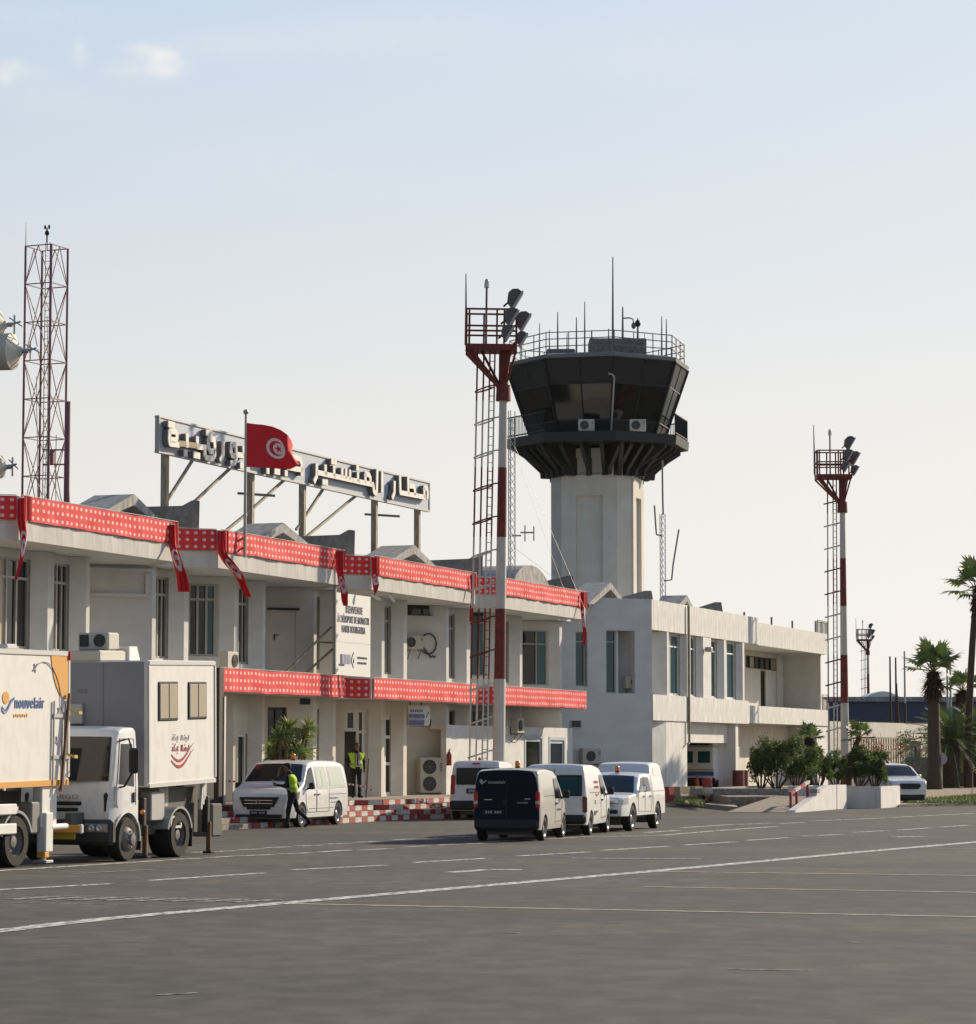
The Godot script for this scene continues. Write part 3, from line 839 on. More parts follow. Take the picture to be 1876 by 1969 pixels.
func build_office() -> void:
	var t := thing("office_building", "white two-storey office block with four narrow tall windows and a deep balcony", "building", OF)
	var X := func(zx: float) -> float: return 1100.2 + zx * 0.2778
	# upper parapet band, stepped down towards the far end
	var sA := 18.1; var sE := 32.7
	var b := B.new()
	wall(b, seg(Vector2(0, 0), Vector2(sA, 0)), sA, 7.45, 8.75, 0.3, []); obj(b, "fascia_panel", mats["white_fascia"], t)
	b = B.new()
	wall(b, seg(Vector2(sA, 0), Vector2(sE, 0)), sE - sA, 7.42, 8.53, 0.3, []); obj(b, "fascia_panel", mats["white_fascia"], t)
	b = B.new()
	wall(b, seg(Vector2(0.0, 0.04), Vector2(16.0, 0.04)), 16.0, 3.55, 4.66, 0.3, []); obj(b, "fascia_panel", mats["white_fascia"], t)
	b = B.new()
	wall(b, seg(Vector2(16.0, 0.04), Vector2(sE, 0.04)), sE - 16.0, 3.6, 4.44, 0.3, []); obj(b, "fascia_panel", mats["white_fascia"], t)
	b = B.new(); b.span(Vector3(0.1, 8.2, -16), Vector3(sE - 0.05, 8.4, -0.31)); b.span(Vector3(0.1, 7.46, -6.2), Vector3(sE - 0.05, 7.7, -0.31)); obj(b, "roof_slab", mats["plaster"], t)
	b = B.new(); b.span(Vector3(0.1, 3.6, -6.2), Vector3(sE - 0.05, 4.3, -0.27)); obj(b, "balcony_slab", mats["plaster"], t)
	b = B.new(); b.span(Vector3(0.3, 0, -16), Vector3(sE - 0.1, 8.2, -9.0)); obj(b, "rear_block", mats["plaster"], t)
	# upper floor: strips flush with the band, windows between slanting reveals
	var S := []
	for p in [[0.0, 0.02, "n"], [X.call(655), X.call(668), "w"], [X.call(795), X.call(818), "w"], [X.call(905), X.call(960), "w"], [X.call(1050), X.call(1065), "w"], [X.call(1178), X.call(1190), "w"]]:
		if p[0] == 0.0: S.append([0.0, 0.05, "n"])
		else: S.append([sx(OF, p[0], -0.02), sx(OF, p[1], -0.02), p[2]])
	var cus := {}
	cus["0"] = {"holes": func(_x): return [], "fill": func(_f, _h): pass}
	strip_floor(t, OF, S, -0.02, 0.27, 4.67, 7.44, 4.72, 7.4, "white_wall", cus, [0.45], 0.80, ["teal_glass", "teal_glass", "glass", "teal_glass"], "white_frame")
	# balcony: deep recess with a door wall
	var sB: float = S[5][1]
	var back := -2.6
	b = B.new(); wall(b, seg(Vector2(sB + 0.05, -1.2), Vector2(sB + 0.05, back)), 1.4, 4.4, 7.45, 0.2, []); obj(b, "wall", mats["white_wall"], t)
	var f := seg(Vector2(sB + 0.25, back), Vector2(sE - 0.3, back))
	var g := OF * f
	var h1 := hp(g, X.call(1197), 1178.9 + 0.0, X.call(1415), 1194); h1[2] = 6.55; h1[3] = 7.2
	var h2 := hp(g, X.call(1303), 1240, X.call(1338), 1350); h2[2] = 4.45; h2[3] = 6.5
	b = B.new(); wall(b, f, sE - 0.55 - sB, 4.4, 7.45, 0.2, [h1, h2]); obj(b, "wall", mats["warm_wall"], t)
	window(t, "transom_window", f, h1, -0.1, [0.16, 0.33, 0.5, 0.66, 0.83], [], "brown_frame", ["glass", "beige_pane", "glass", "glass"], 0.05)
	window(t, "balcony_door", f, h2, -0.1, [0.5], [], "brown_frame", ["glass"], 0.08)
	b = B.new(); wall(b, seg(Vector2(sE - 0.9, back + 0.05), Vector2(sE - 0.4, back + 0.3)), 0.5, 4.4, 7.45, 0.2, [])
	obj(b, "wall", mats["warm_wall"], t)
	b = B.new(); wall(b, seg(Vector2(sE - 0.27, -9.0), Vector2(sE - 0.27, -0.32)), 8.68, 4.4, 7.45, 0.22, []); obj(b, "end_wall", mats["warm_wall"], t)
	b = B.new(); b.span(Vector3(sB + 2.6, 4.44, -1.9), Vector3(sB + 3.3, 6.5, -1.3)); obj(b, "pier", mats["white_wall"], t)
	# slanting wall joining the terminal
	var dC := Vector2(S45, S45)
	var c0 := Vector2(0, 0) - dC * 6.6
	var fc := seg(c0, Vector2(0, 0))
	var gc := OF * fc
	var w1 := hp(gc, 1106.5, 1215, 1129, 1320); var w2 := hp(gc, 1165.5, 1212.5, 1220.5, 1333)
	b = B.new(); wall(b, fc, 6.6, 0.0, 8.75, 0.25, [w1, w2]); obj(b, "slanted_wall", mats["white_wall"], t)
	window(t, "window", fc, w1, -0.12, [0.8], [0.82], "alu", ["teal_glass"], 0.05)
	var rb := B.new()      # recess behind the second opening: glass on the left, wall on the right
	var rx: float = lerpf(w2[0], w2[1], 0.14)
	wall(rb, Transform3D(fc.basis, fc * Vector3(rx + 0.55, 0, -1.1)), w2[1] - rx - 0.2, w2[2] - 0.1, w2[3] + 0.1, 0.1, [])
	rb.box(fc * Vector3(rx + 0.45, (w2[2] + w2[3]) * 0.5, -0.75), Vector3(0.12, w2[3] - w2[2] + 0.2, 1.0), fc.basis)
	rb.box(fc * Vector3(w2[1] + 0.12, (w2[2] + w2[3]) * 0.5, -0.75), Vector3(0.2, w2[3] - w2[2] + 0.2, 1.0), fc.basis)
	rb.box(fc * Vector3((w2[0] + w2[1]) * 0.5, w2[2] - 0.08, -0.7), Vector3(w2[1] - w2[0] + 0.4, 0.12, 0.9), fc.basis)
	rb.box(fc * Vector3((w2[0] + w2[1]) * 0.5, w2[3] + 0.08, -0.7), Vector3(w2[1] - w2[0] + 0.4, 0.12, 0.9), fc.basis)
	obj(rb, "recess_wall", mats["white_wall"], t)
	window(t, "window", fc, [w2[0] - 0.02, rx + 0.38, w2[2], w2[3]], -0.3, [], [0.82], "alu", ["teal_glass"], 0.05)
	# ground floor: lit pier block, garage opening, column, far bay
	var s1 := sx(OF, X.call(648), 0.0); var s2 := sx(OF, X.call(793), 0.0)
	b = B.new(); b.slab([Vector2(0.0, -0.3), Vector2(s1 - 1.2, -0.3), Vector2(s1, -0.02), Vector2(s2, -0.02), Vector2(s2, -1.2), Vector2(0.0, -1.2)], 0.0, 3.56); obj(b, "wall", mats["white_fascia"], t)
	b = B.new(); b.span(Vector3(s2, 2.62, -1.0), Vector3(sx(OF, X.call(1100), -0.4), 3.58, -0.5)); obj(b, "garage_lintel", mats["white_wall"], t)
	var s3 := sx(OF, X.call(1085), -0.5); var s4 := sx(OF, X.call(1128), -0.1)
	b = B.new(); b.slab([Vector2(s3 - 0.5, -0.95), Vector2(s3 + 0.15, -0.12), Vector2(s4, -0.12), Vector2(s4, -0.95)], 0.0, 3.58); obj(b, "column", mats["white_wall"], t)
	var s5 := sx(OF, X.call(1690), 0.0)
	b = B.new(); b.slab([Vector2(s5, -0.03), Vector2(sE, -0.03), Vector2(sE, -3.0), Vector2(s5 + 0.6, -3.0)], 0.0, 3.58); obj(b, "column", mats["white_wall"], t)
	b = B.new(); wall(b, seg(Vector2(s4 + 1.2, -1.6), Vector2(sE - 0.4, -1.6)), sE - s4 - 1.6, 0.0, 3.6, 0.2, [[1.0, 4.6, 0.0, 2.75]]); obj(b, "wall", mats["warm_wall"], t)
	b = B.new(); b.span(Vector3(s4 + 1.4, 0.02, -3.4), Vector3(s4 + 7.6, 3.2, -3.3)); obj(b, "passage_wall", mats["plaster"], t)
	b = B.new(); wall(b, seg(Vector2(s2 - 0.4, -8.9), Vector2(s3 + 4.0, -8.9)), s3 + 4.4 - s2, 0.0, 3.6, 0.1, []); obj(b, "garage_rear_wall", mats["raw_concrete"], t)  # bay walls coloured darker, the shade inside is put into the colour
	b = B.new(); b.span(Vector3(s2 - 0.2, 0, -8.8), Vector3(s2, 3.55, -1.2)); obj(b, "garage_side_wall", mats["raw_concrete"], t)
	b = B.new(); b.span(Vector3(s4 + 1.3, 0, -8.8), Vector3(s4 + 1.5, 3.55, -1.85)); obj(b, "garage_side_wall", mats["raw_concrete"], t)  # same darkened colour standing for the unlit bay
	b = B.new(); b.span(Vector3(s4 + 0.55, 0.0, -0.8), Vector3(s4 + 0.95, 3.58, -0.5)); obj(b, "downpipe_post", mats["grey_metal"], t)
	# roof folds
	for k in [[zd(Vector2(1650, 1500), 2.501, 760, 1212), zd(Vector2(1650, 1500), 2.501, 945, 1085), zd(Vector2(1650, 1500), 2.501, 1110, 1190)], [zd(Vector2(1650, 1500), 2.501, 1430, 1250), zd(Vector2(1650, 1500), 2.501, 1580, 1192), zd(Vector2(1650, 1500), 2.501, 1690, 1262)]]:
		var z := -1.6
		var A := on(OF, k[0].x, k[0].y, z); var P := on(OF, k[1].x, k[1].y, z); var C := on(OF, k[2].x, k[2].y, z)
		var q := B.new()
		q.prism([Vector2(A.x, 8.4), Vector2(P.x, P.y), Vector2(C.x, 8.4), Vector2(C.x - 0.6, 8.4), Vector2(P.x, P.y - 0.3), Vector2(A.x + 0.7, 8.4)], z - 1.2, z)
		var gn := obj(q, "roof_gable", mats["roof_plate"], t)
		var e := B.new()
		e.prism([Vector2(A.x + 0.6, 8.4), Vector2(P.x, P.y - 0.31), Vector2(C.x - 0.5, 8.4)], z - 1.15, z - 0.4)
		obj(e, "gable_infill", mats["roof_plate"], gn)
	for k in [zd(Vector2(1650, 1500), 2.501, 1275, 1155), zd(Vector2(1650, 1500), 2.501, 1855, 1250)]:
		var P := on(OF, k.x, k.y, -1.4)
		var q := B.new()
		q.prism([Vector2(-2.6, 8.4), Vector2(0.25, 8.4), Vector2(0.05, P.y), Vector2(-0.25, P.y), Vector2(-2.6, 8.75)], -0.15, 0.0, seg(Vector2(P.x, P.z), Vector2(P.x + 0.7, P.z + 0.7)))
		obj(q, "roof_plate", mats["raw_concrete"], t)
	# drain pipe, roof pegs
	b = B.new()
	var pp := sx(OF, X.call(806), 0.1)
	b.tube([Vector3(pp, 8.72, 0.1), Vector3(pp, 2.62, 0.1), Vector3(pp - 0.3, 2.55, 0.12)], 0.06, 8); obj(b, "drain_pipe", mats["post_beige"], t)
	for x in [16.2, 21.5, 25.8]:
		b = B.new(); b.cyl(Vector3(x, 8.5, -0.2), Vector3(x, 8.95, -0.2), 0.05); obj(b, "roof_peg", mats["grey_metal"], t)
	b = B.new()
	var lp := on(OF, X.call(945), zd(Vector2(1900, 1900), 2.084, 945, 535).y, 0.2)
	b.bev(lp, Vector3(0.35, 0.22, 0.3), 0.03); b.cyl(lp, lp - Vector3(0, 0, 0.2), 0.04); obj(b, "wall_lamp", mats["galvanised"], t)
	# gable end stair at the far end
	build_stair(Vector3(sE, 0, 0))

func build_stair(p: Vector3) -> void:
	var t := thing("outside_stair", "concrete outside stair with landings and railings at the far end of the office block", "stair", OF * Transform3D(Basis(), p))
	for k in [[4.15, 0.9], [8.15, 1.1]]:
		var b := B.new()
		b.span(Vector3(0.05, k[0] - 0.25, -4.0), Vector3(2.4, k[0], -0.6)); b.span(Vector3(0.06, k[0], -0.7), Vector3(2.4, k[0] + k[1], -0.6))
		obj(b, "landing", mats["roof_plate"], t)
		b = B.new()
		for x in [0.1, 1.2, 2.35]: b.bar(Vector3(x, k[0], -0.55), Vector3(x, k[0] + 1.15, -0.55), 0.05)
		b.bar(Vector3(0.1, k[0] + 1.15, -0.55), Vector3(2.35, k[0] + 1.15, -0.55), 0.05)
		obj(b, "railing", mats["alu"], t)
	for i in 9:
		var b := B.new()
		b.span(Vector3(0.1 + i * 0.24, 4.0 + i * 0.36, -3.0), Vector3(0.36 + i * 0.24, 4.5 + i * 0.36, -1.8))
		obj(b, "step", mats["roof_plate"], t)
	for i in 9:
		var b := B.new()
		b.span(Vector3(2.5 - i * 0.24, 0.0 + i * 0.44, -1.8), Vector3(2.76 - i * 0.24, 0.55 + i * 0.44, -0.8))
		obj(b, "step", mats["roof_plate"], t)
	var b := B.new()
	b.prism([Vector2(2.7, 0.0), Vector2(2.3, 0.0), Vector2(0.2, 4.1), Vector2(0.6, 4.1)], -1.9, -1.8)
	obj(b, "stringer", mats["roof_plate"], t)
func ring(r: float, y: float, first: float, n := 8) -> Array:
	var q := []
	for i in n:
		var a := deg_to_rad(first + 360.0 * i / n)
		q.append(Vector3(sin(a) * r, y, cos(a) * r))
	return q
func frustum(b: B, lo: Array, hi: Array, cap_lo := true, cap_hi := true) -> void:
	var n := lo.size()
	for i in n:
		var j := (i + 1) % n
		b.quad(lo[i], lo[j], hi[j], hi[i])
	for i in range(1, n - 1):
		if cap_hi: b.tri(hi[0], hi[i], hi[i + 1])
		if cap_lo: b.tri(lo[0], lo[i + 1], lo[i])
func ac_unit(called: String, label: String, xf: Transform3D, w: float, h: float, d: float, fans: Array, group := "", bracket := true) -> Node3D:
	# origin at the middle of the back, at the foot; z points out
	var t := thing(called, label, "air conditioner", xf, group)
	var b := B.new(); b.bev(Vector3(0, h * 0.5, d * 0.5 + 0.04), Vector3(w, h, d), 0.025); obj(b, "casing", mats["unit_white"], t)
	for f in fans:
		var c := Vector3(f[0], f[1], d + 0.045)
		b = B.new(); b.lathe([Vector2(f[2], 0), Vector2(f[2], 0.012), Vector2(0.001, 0.014)], 24, Transform3D(Basis(Vector3.RIGHT, Vector3.BACK, Vector3.DOWN), c), false)
		var fan := obj(b, "fan_opening", mats["unit_dark"], t)
		b = B.new()
		for k in 3: b.tube(arc_pts(c + Vector3(0, 0, 0.018), f[2] * (0.4 + 0.28 * k), 20), 0.006, 4, false)
		for k in 8: b.bar(c + Vector3(0, 0, 0.018), c + Vector3(cos(k * TAU / 8) * f[2], sin(k * TAU / 8) * f[2], 0.018), 0.007)
		b.ball(c + Vector3(0, 0, 0.02), Vector3(f[2] * 0.13, f[2] * 0.13, 0.02), 5)
		obj(b, "grille", mats["grey_metal"], fan)
	b = B.new()
	for k in 5: b.box(Vector3(w * 0.38, h * (0.62 + 0.05 * k), d + 0.043), Vector3(w * 0.12, h * 0.018, 0.01))
	obj(b, "vent_slats", mats["unit_dark"], t)
	if bracket:
		for s in [-1, 1]:
			b = B.new()
			b.bar(Vector3(s * w * 0.35, -0.03, 0), Vector3(s * w * 0.35, -0.03, d + 0.08), 0.04)
			b.bar(Vector3(s * w * 0.35, -0.03, d), Vector3(s * w * 0.35, -0.35, 0.02), 0.03)
			obj(b, "bracket", mats["grey_metal"], t)
	return t
func arc_pts(c: Vector3, r: float, n: int) -> Array:
	var q := []
	for i in n + 1: q.append(c + Vector3(cos(TAU * i / n) * r, sin(TAU * i / n) * r, 0))
	return q
func build_tower() -> void:
	var D := 152.0
	var base := Vector3((1150.0 - CX) / FOC * D, 0, -D)
	var t := thing("control_tower", "beige airport control tower with a black eight-sided glazed cab on fanned brackets", "tower", Transform3D(Basis(), base))
	# chamfered shaft; angles are measured from towards the camera to the right
	var face := func(a: float) -> Transform3D:
		var r := deg_to_rad(a)
		var z := Vector3(sin(r), 0, cos(r))
		return Transform3D(Basis(Vector3.UP.cross(z), Vector3.UP, z), Vector3.ZERO)
	var hw := 2.14; var cc := 0.76
	var plan := []
	var tilt := deg_to_rad(-14.0)
	for i in 4:
		for sg in [-1, 1]:
			var a := i * PI / 2
			var l := Vector2(sg * (hw - cc), hw)
			plan.append(Vector2(l.x * cos(a) + l.y * sin(a), -l.x * sin(a) + l.y * cos(a)).rotated(-tilt))
	var b := B.new()
	var inner := []
	for p in plan: inner.append(p * 0.94)
	b.slab(inner, 0.0, 18.2)
	obj(b, "shaft", mats["tower_wall"], t)
	for i in 4:      # proud frame pieces leave a sunk panel in each wide face
		var f: Transform3D = face.call(-14.0 + 90.0 * i)
		var q := B.new()
		var w := hw - cc
		q.box(f * Vector3(-w + 0.27, 9.0, hw - 0.07), Vector3(0.78, 18.0, 0.3), f.basis)
		q.box(f * Vector3(w - 0.27, 9.0, hw - 0.07), Vector3(0.78, 18.0, 0.3), f.basis)
		q.box(f * Vector3(0, 16.2, hw - 0.072), Vector3(2 * w - 1.3, 1.1, 0.296), f.basis)
		q.box(f * Vector3(0, 17.9, hw - 0.072), Vector3(2 * w - 1.3, 0.5, 0.296), f.basis)
		obj(q, "face_frame", mats["tower_wall"], t)
	for i in 4:
		var f: Transform3D = face.call(31.0 + 90.0 * i)
		var q := B.new()
		var ap := (hw * 2 - cc) * S45
		q.box(f * Vector3(0, 9.0, ap - 0.09), Vector3(1.06, 18.0, 0.3), f.basis)
		obj(q, "corner_pier", mats["tower_wall"], t)
	# fanned brackets under the gallery
	for i in 8:
		for k in 5:
			var a := -14.0 + 45.0 * i
			var f: Transform3D = face.call(a)
			var wide := i % 2 == 0
			var x := (k - 2) * (0.68 if wide else 0.42)
			var r0 := 2.28 if wide else 2.68
			var q := B.new()
			var fan := f * Transform3D(Basis(Vector3(cos(x * 0.2), 0, -sin(x * 0.2)), Vector3.UP, Vector3(sin(x * 0.2), 0, cos(x * 0.2))), Vector3(x * 0.75, 0, 0))
			q.prism([Vector2(r0 - 0.3, 16.7), Vector2(r0 + 0.22, 16.7), Vector2(r0 + 0.26, 17.0), Vector2(4.25, 18.1), Vector2(4.25, 18.32), Vector2(r0 - 0.3, 18.32)], -0.105, 0.105, fan * Transform3D(Basis(Vector3(0, 0, 1), Vector3(0, 1, 0), Vector3(-1, 0, 0)), Vector3.ZERO))
			obj(q, "bracket", mats["black_metal"], t)
	var first := 8.5
	b = B.new(); frustum(b, ring(4.95, 18.3, first), ring(5.0, 18.78, first)); obj(b, "gallery_deck", mats["black_metal"], t)
	b = B.new()
	var core_lo := ring(3.5, 18.78, first); var core_hi := ring(4.72, 22.55, first)
	frustum(b, core_lo, core_hi); obj(b, "cab_core", mats["grey_metal"], t)
	# glazing: one pane per facet and row, mullions on the corners
	var lo := ring(3.62, 18.85, first); var hi := ring(4.94, 22.65, first)
	var rows := [0.0, 0.17, 0.66, 1.0]
	for i in 8:
		var j := (i + 1) % 8
		for r in 3:
			for h in 2:
				var u0 := 0.03 + h * 0.485; var u1 := 0.485 + h * 0.485
				var v0: float = rows[r] + 0.008; var v1: float = rows[r + 1] - 0.008
				var p := func(u: float, v: float) -> Vector3: return lo[i].lerp(lo[j], u).lerp(hi[i].lerp(hi[j], u), v)
				var q := B.new()
				q.quad(p.call(u0, v0), p.call(u1, v0), p.call(u1, v1), p.call(u0, v1))
				obj(q, "cab_pane" if r > 0 else "cab_panel", mats["cab_glass"] if r == 1 else mats["black_metal"], t)
		var m := B.new()
		m.bar(lo[i] * Vector3(1.004, 1, 1.004), hi[i] * Vector3(1.004, 1, 1.004), 0.13)
		for r in 4:
			m.bar(lo[i].lerp(hi[i], rows[r]) * Vector3(1.003, 1, 1.003), lo[j].lerp(hi[j], rows[r]) * Vector3(1.003, 1, 1.003), 0.07)
		m.bar(lo[i].lerp(lo[j], 0.5), hi[i].lerp(hi[j], 0.5), 0.05)
		obj(m, "mullion", mats["black_metal"], t)
	b = B.new(); frustum(b, ring(4.98, 22.62, first), ring(5.02, 22.86, first)); frustum(b, ring(4.9, 22.86, first), ring(4.4, 23.0, first)); obj(b, "cab_roof", mats["grey_metal"], t)
	# roof hut, railing
	b = B.new(); b.bev(Vector3(0.95, 23.35, 2.4), Vector3(3.0, 0.95, 2.0), 0.05); b.bev(Vector3(-2.0, 23.2, 1.6), Vector3(1.5, 0.5, 1.0), 0.05); obj(b, "roof_hut", mats["raw_concrete"], t)
	b = B.new()
	var rr := ring(4.75, 22.9, first)
	for i in 8:
		var p: Vector3 = rr[i]; var q: Vector3 = rr[(i + 1) % 8]
		for k in 3: b.bar(p.lerp(q, k / 3.0), p.lerp(q, k / 3.0) + Vector3(0, 1.15, 0), 0.05)
		for y in [0.42, 0.8, 1.15]: b.bar(p + Vector3(0, y, 0), q + Vector3(0, y, 0), 0.045)
	obj(b, "roof_railing", mats["grey_metal"], t)
	b = B.new()       # gallery rail of upright bars on the two sides
	for i in [6, 1, 2]:
		var g := ring(4.9, 18.8, first)
		var p: Vector3 = g[i]; var q: Vector3 = g[(i + 1) % 8]
		b.bar(p + Vector3(0, 1.1, 0), q + Vector3(0, 1.1, 0), 0.06)
		b.bar(p + Vector3(0, 0.1, 0), q + Vector3(0, 0.1, 0), 0.06)
		for k in 26: b.bar(p.lerp(q, k / 26.0), p.lerp(q, k / 26.0) + Vector3(0, 1.1, 0), 0.035)
	obj(b, "gallery_railing", mats["black_metal"], t)
	# drain pipe on the front corner
	b = B.new()
	var c0: Vector3 = lo[0] * Vector3(1.04, 1, 1.04); var c1: Vector3 = lo[0].lerp(hi[0], 0.72) * Vector3(1.03, 1, 1.03)
	b.tube([c0, c1, c1 + Vector3(-0.1, 0.15, 0.02), c1 + Vector3(-0.3, 0.2, 0.0)], 0.05, 8); obj(b, "drain_pipe", mats["galvanised"], t)
	# aerials on the roof: pixel x, foot y, top y, thickness
	for k in [[1072, 690, 600, 0.05], [1090, 690, 640, 0.04], [1108, 690, 610, 0.05], [1124, 680, 580, 0.045], [1178, 690, 494, 0.06], [1170, 680, 632, 0.05], [1197, 690, 590, 0.07], [1226, 690, 612, 0.07], [1272, 690, 608, 0.045], [1281, 690, 614, 0.045], [1037, 692, 622, 0.04], [1056, 690, 634, 0.04], [1138, 670, 634, 0.03], [1239, 690, 640, 0.03]]:
		var lo_p := at_depth(k[0], k[1], D - 1.0) - base; var hi_p := at_depth(k[0], k[2], D - 1.0) - base
		b = B.new(); b.tube([lo_p, lo_p.lerp(hi_p, 0.45), hi_p], [k[3] * 1.3, k[3], k[3] * 0.55], 6)
		obj(b, "aerial", mats["grey_metal"], t)
	b = B.new()
	var a0 := at_depth(1197, 612, D - 1.0) - base
	b.tube([a0, a0 + Vector3(0.35, 0.02, 0), a0 + Vector3(0.55, -0.05, 0), a0 + Vector3(0.58, -0.3, 0)], 0.04, 6); b.ball(a0 + Vector3(0.58, -0.4, 0), Vector3(0.13, 0.18, 0.13), 6); obj(b, "roof_camera", mats["grey_metal"], t)
	b = B.new()
	var a1 := at_depth(1226, 622, D - 1.0) - base
	b.ball(a1, Vector3(0.16, 0.2, 0.16), 6); obj(b, "roof_lamp", mats["black_metal"], t)
	# two units on the gallery
	for k in [[1127, "white air conditioner on the tower gallery left of the drain pipe"], [1226, "white air conditioner on the tower gallery right of the drain pipe"]]:
		var p := at_depth(k[0], 846, D - 4.2)
		p.y = 18.82
		ac_unit("gallery_unit", k[1], Transform3D(Basis(), p - Vector3(0, 0, 0.2)), 0.85, 0.62, 0.3, [[-0.1, 0.31, 0.23]], "units on the tower gallery", false)
func flood_mast(called: String, label: String, p: Vector3, scale: float, cage: bool) -> Node3D:
	var t := thing(called, label, "light mast", Transform3D(Basis.from_scale(Vector3.ONE * scale), p), "red and white floodlight masts")
	# pole painted in bands
	var bands := [[0.0, 1.55, "mast_red"], [1.55, 4.65, "mast_white"], [4.65, 7.05, "mast_red"], [7.05, 9.5, "mast_white"], [9.5, 11.9, "mast_red"], [11.9, 14.35, "mast_white"]]
	for k in bands:
		var b := B.new()
		b.cyl(Vector3(0, k[0], 0), Vector3(0, k[1], 0), 0.225 - k[0] * 0.006, 0.225 - k[1] * 0.006, 20)
		obj(b, "pole_band", mats[k[2]], t)
	var b := B.new()
	b.cyl(Vector3(0, 14.35, 0), Vector3(0, 16.0, 0), 0.17, 0.17, 16); b.cyl(Vector3(0, 14.2, 0), Vector3(0, 14.75, 0), 0.26, 0.24, 16)
	for e in [[-2.0, 0.9], [-2.0, -0.9], [0.5, -0.9], [0.5, 0.9], [-1.1, 0.0]]:
		b.bar(Vector3(0, 14.5, 0), Vector3(e[0] * 0.6 - 0.1, 15.9, e[1] * 0.55), 0.085)
	b.bar(Vector3(-0.1, 14.6, 0), Vector3(-1.15, 15.9, 0.45), 0.12); b.bar(Vector3(0.05, 14.6, 0), Vector3(0.42, 15.95, 0.2), 0.07)
	obj(b, "bracket", mats["mast_red"], t)
	b = B.new(); b.span(Vector3(-1.32, 15.9, -0.6), Vector3(0.45, 16.1, 0.6)); obj(b, "platform", mats["mast_red"], t)
	b = B.new()
	for x in [-1.3, -1.2, -0.7, -0.25, 0.0, 0.42]:
		for z in [-0.58, 0.58]:
			if x == -0.7 and z > 0: continue
			b.bar(Vector3(x, 16.1, z), Vector3(x, 17.3, z), 0.065)
	for z in [-0.58, 0.58]:
		for y in [16.55, 16.72, 17.3]: b.bar(Vector3(-1.3, y, z), Vector3(0.42, y, z), 0.06)
	for x in [-1.3, 0.42]:
		for y in [16.7, 17.3]: b.bar(Vector3(x, y, -0.58), Vector3(x, y, 0.58), 0.06)
	obj(b, "railing", mats["mast_red"], t)
	# floodlights tilted down to the right
	for k in [[0.42, 17.65, 0.3, 0.52], [0.3, 17.0, 0.45, 0.48], [0.72, 16.95, -0.1, 0.5], [0.15, 16.45, 0.55, 0.4], [0.65, 16.3, 0.25, 0.38]]:
		var f := part("floodlight", t, Transform3D(Basis(Vector3.BACK, deg_to_rad(-30.0)), Vector3(k[0], k[1], k[2])))
		var w: float = k[3]
		var q := B.new()
		q.prism([Vector2(0.0, -w * 0.62), Vector2(0.0, w * 0.62), Vector2(-w * 0.3, w * 0.66), Vector2(-w * 0.62, w * 0.45), Vector2(-w * 0.72, 0.05), Vector2(-w * 0.5, -w * 0.4)], -w * 0.5, w * 0.5)
		obj(q, "housing", mats["lamp_housing"], f)
		q = B.new(); q.box(Vector3(0.03, 0, 0), Vector3(0.06, w * 1.36, w * 1.12)); obj(q, "front_rim", mats["galvanised"], f)
		q = B.new(); q.box(Vector3(0.065, 0, 0), Vector3(0.01, w * 1.2, w * 0.96)); obj(q, "lens", mats["lamp_glass"], f)
		q = B.new(); q.bar(Vector3(-w * 0.3, 0, 0), Vector3(-w * 0.55, -w * 0.8, 0), 0.06); obj(q, "stirrup", mats["black_metal"], f)
	b = B.new(); b.tube([Vector3(-1.33, 16.2, -0.55), Vector3(-1.33, 17.4, -0.55), Vector3(-1.35, 18.7, -0.55)], [0.045, 0.04, 0.02], 6); obj(b, "lightning_rod", mats["grey_metal"], t)
	b = B.new(); b.cyl(Vector3(-0.62, 16.1, 0.2), Vector3(-0.62, 18.1, 0.2), 0.04); obj(b, "lamp_stem", mats["grey_metal"], t)
	b = B.new(); b.cyl(Vector3(-0.62, 18.1, 0.2), Vector3(-0.62, 18.24, 0.2), 0.09); b.ball(Vector3(-0.62, 18.3, 0.2), Vector3(0.08, 0.11, 0.08), 6); obj(b, "warning_lamp", mats["lamp_glass"], t)
	# ladder standing off to the left, with hoops or cross arms
	for k in [[0.3, 4.65, "mast_white"], [4.65, 7.05, "mast_red"], [7.05, 9.5, "mast_white"], [9.5, 11.9, "mast_red"], [11.9, 14.2, "mast_white"], [14.2, 15.9, "mast_red"]]:
		b = B.new()
		var c: float = -0.02 * (14.0 - k[0]) ; var e: float = -0.02 * (14.0 - k[1])
		for x in [-0.32, -0.49]: b.bar(Vector3(x + c * 0.3, k[0], 0.15), Vector3(x + e * 0.3, k[1], 0.15), 0.055)
		for x in ([-0.7, -0.92] if cage else [-0.75]): b.bar(Vector3(x + c * 0.3, k[0] + 0.0, 0.0), Vector3(x + e * 0.3, k[1], 0.0), 0.06)
		var y: float = k[0] + 0.15
		while y < k[1]:
			b.bar(Vector3(-0.32 - 0.006 * (14.0 - y), y, 0.15), Vector3(-0.49 - 0.006 * (14.0 - y), y, 0.15), 0.025)
			y += 0.3
		obj(b, "ladder", mats[k[2]], t)
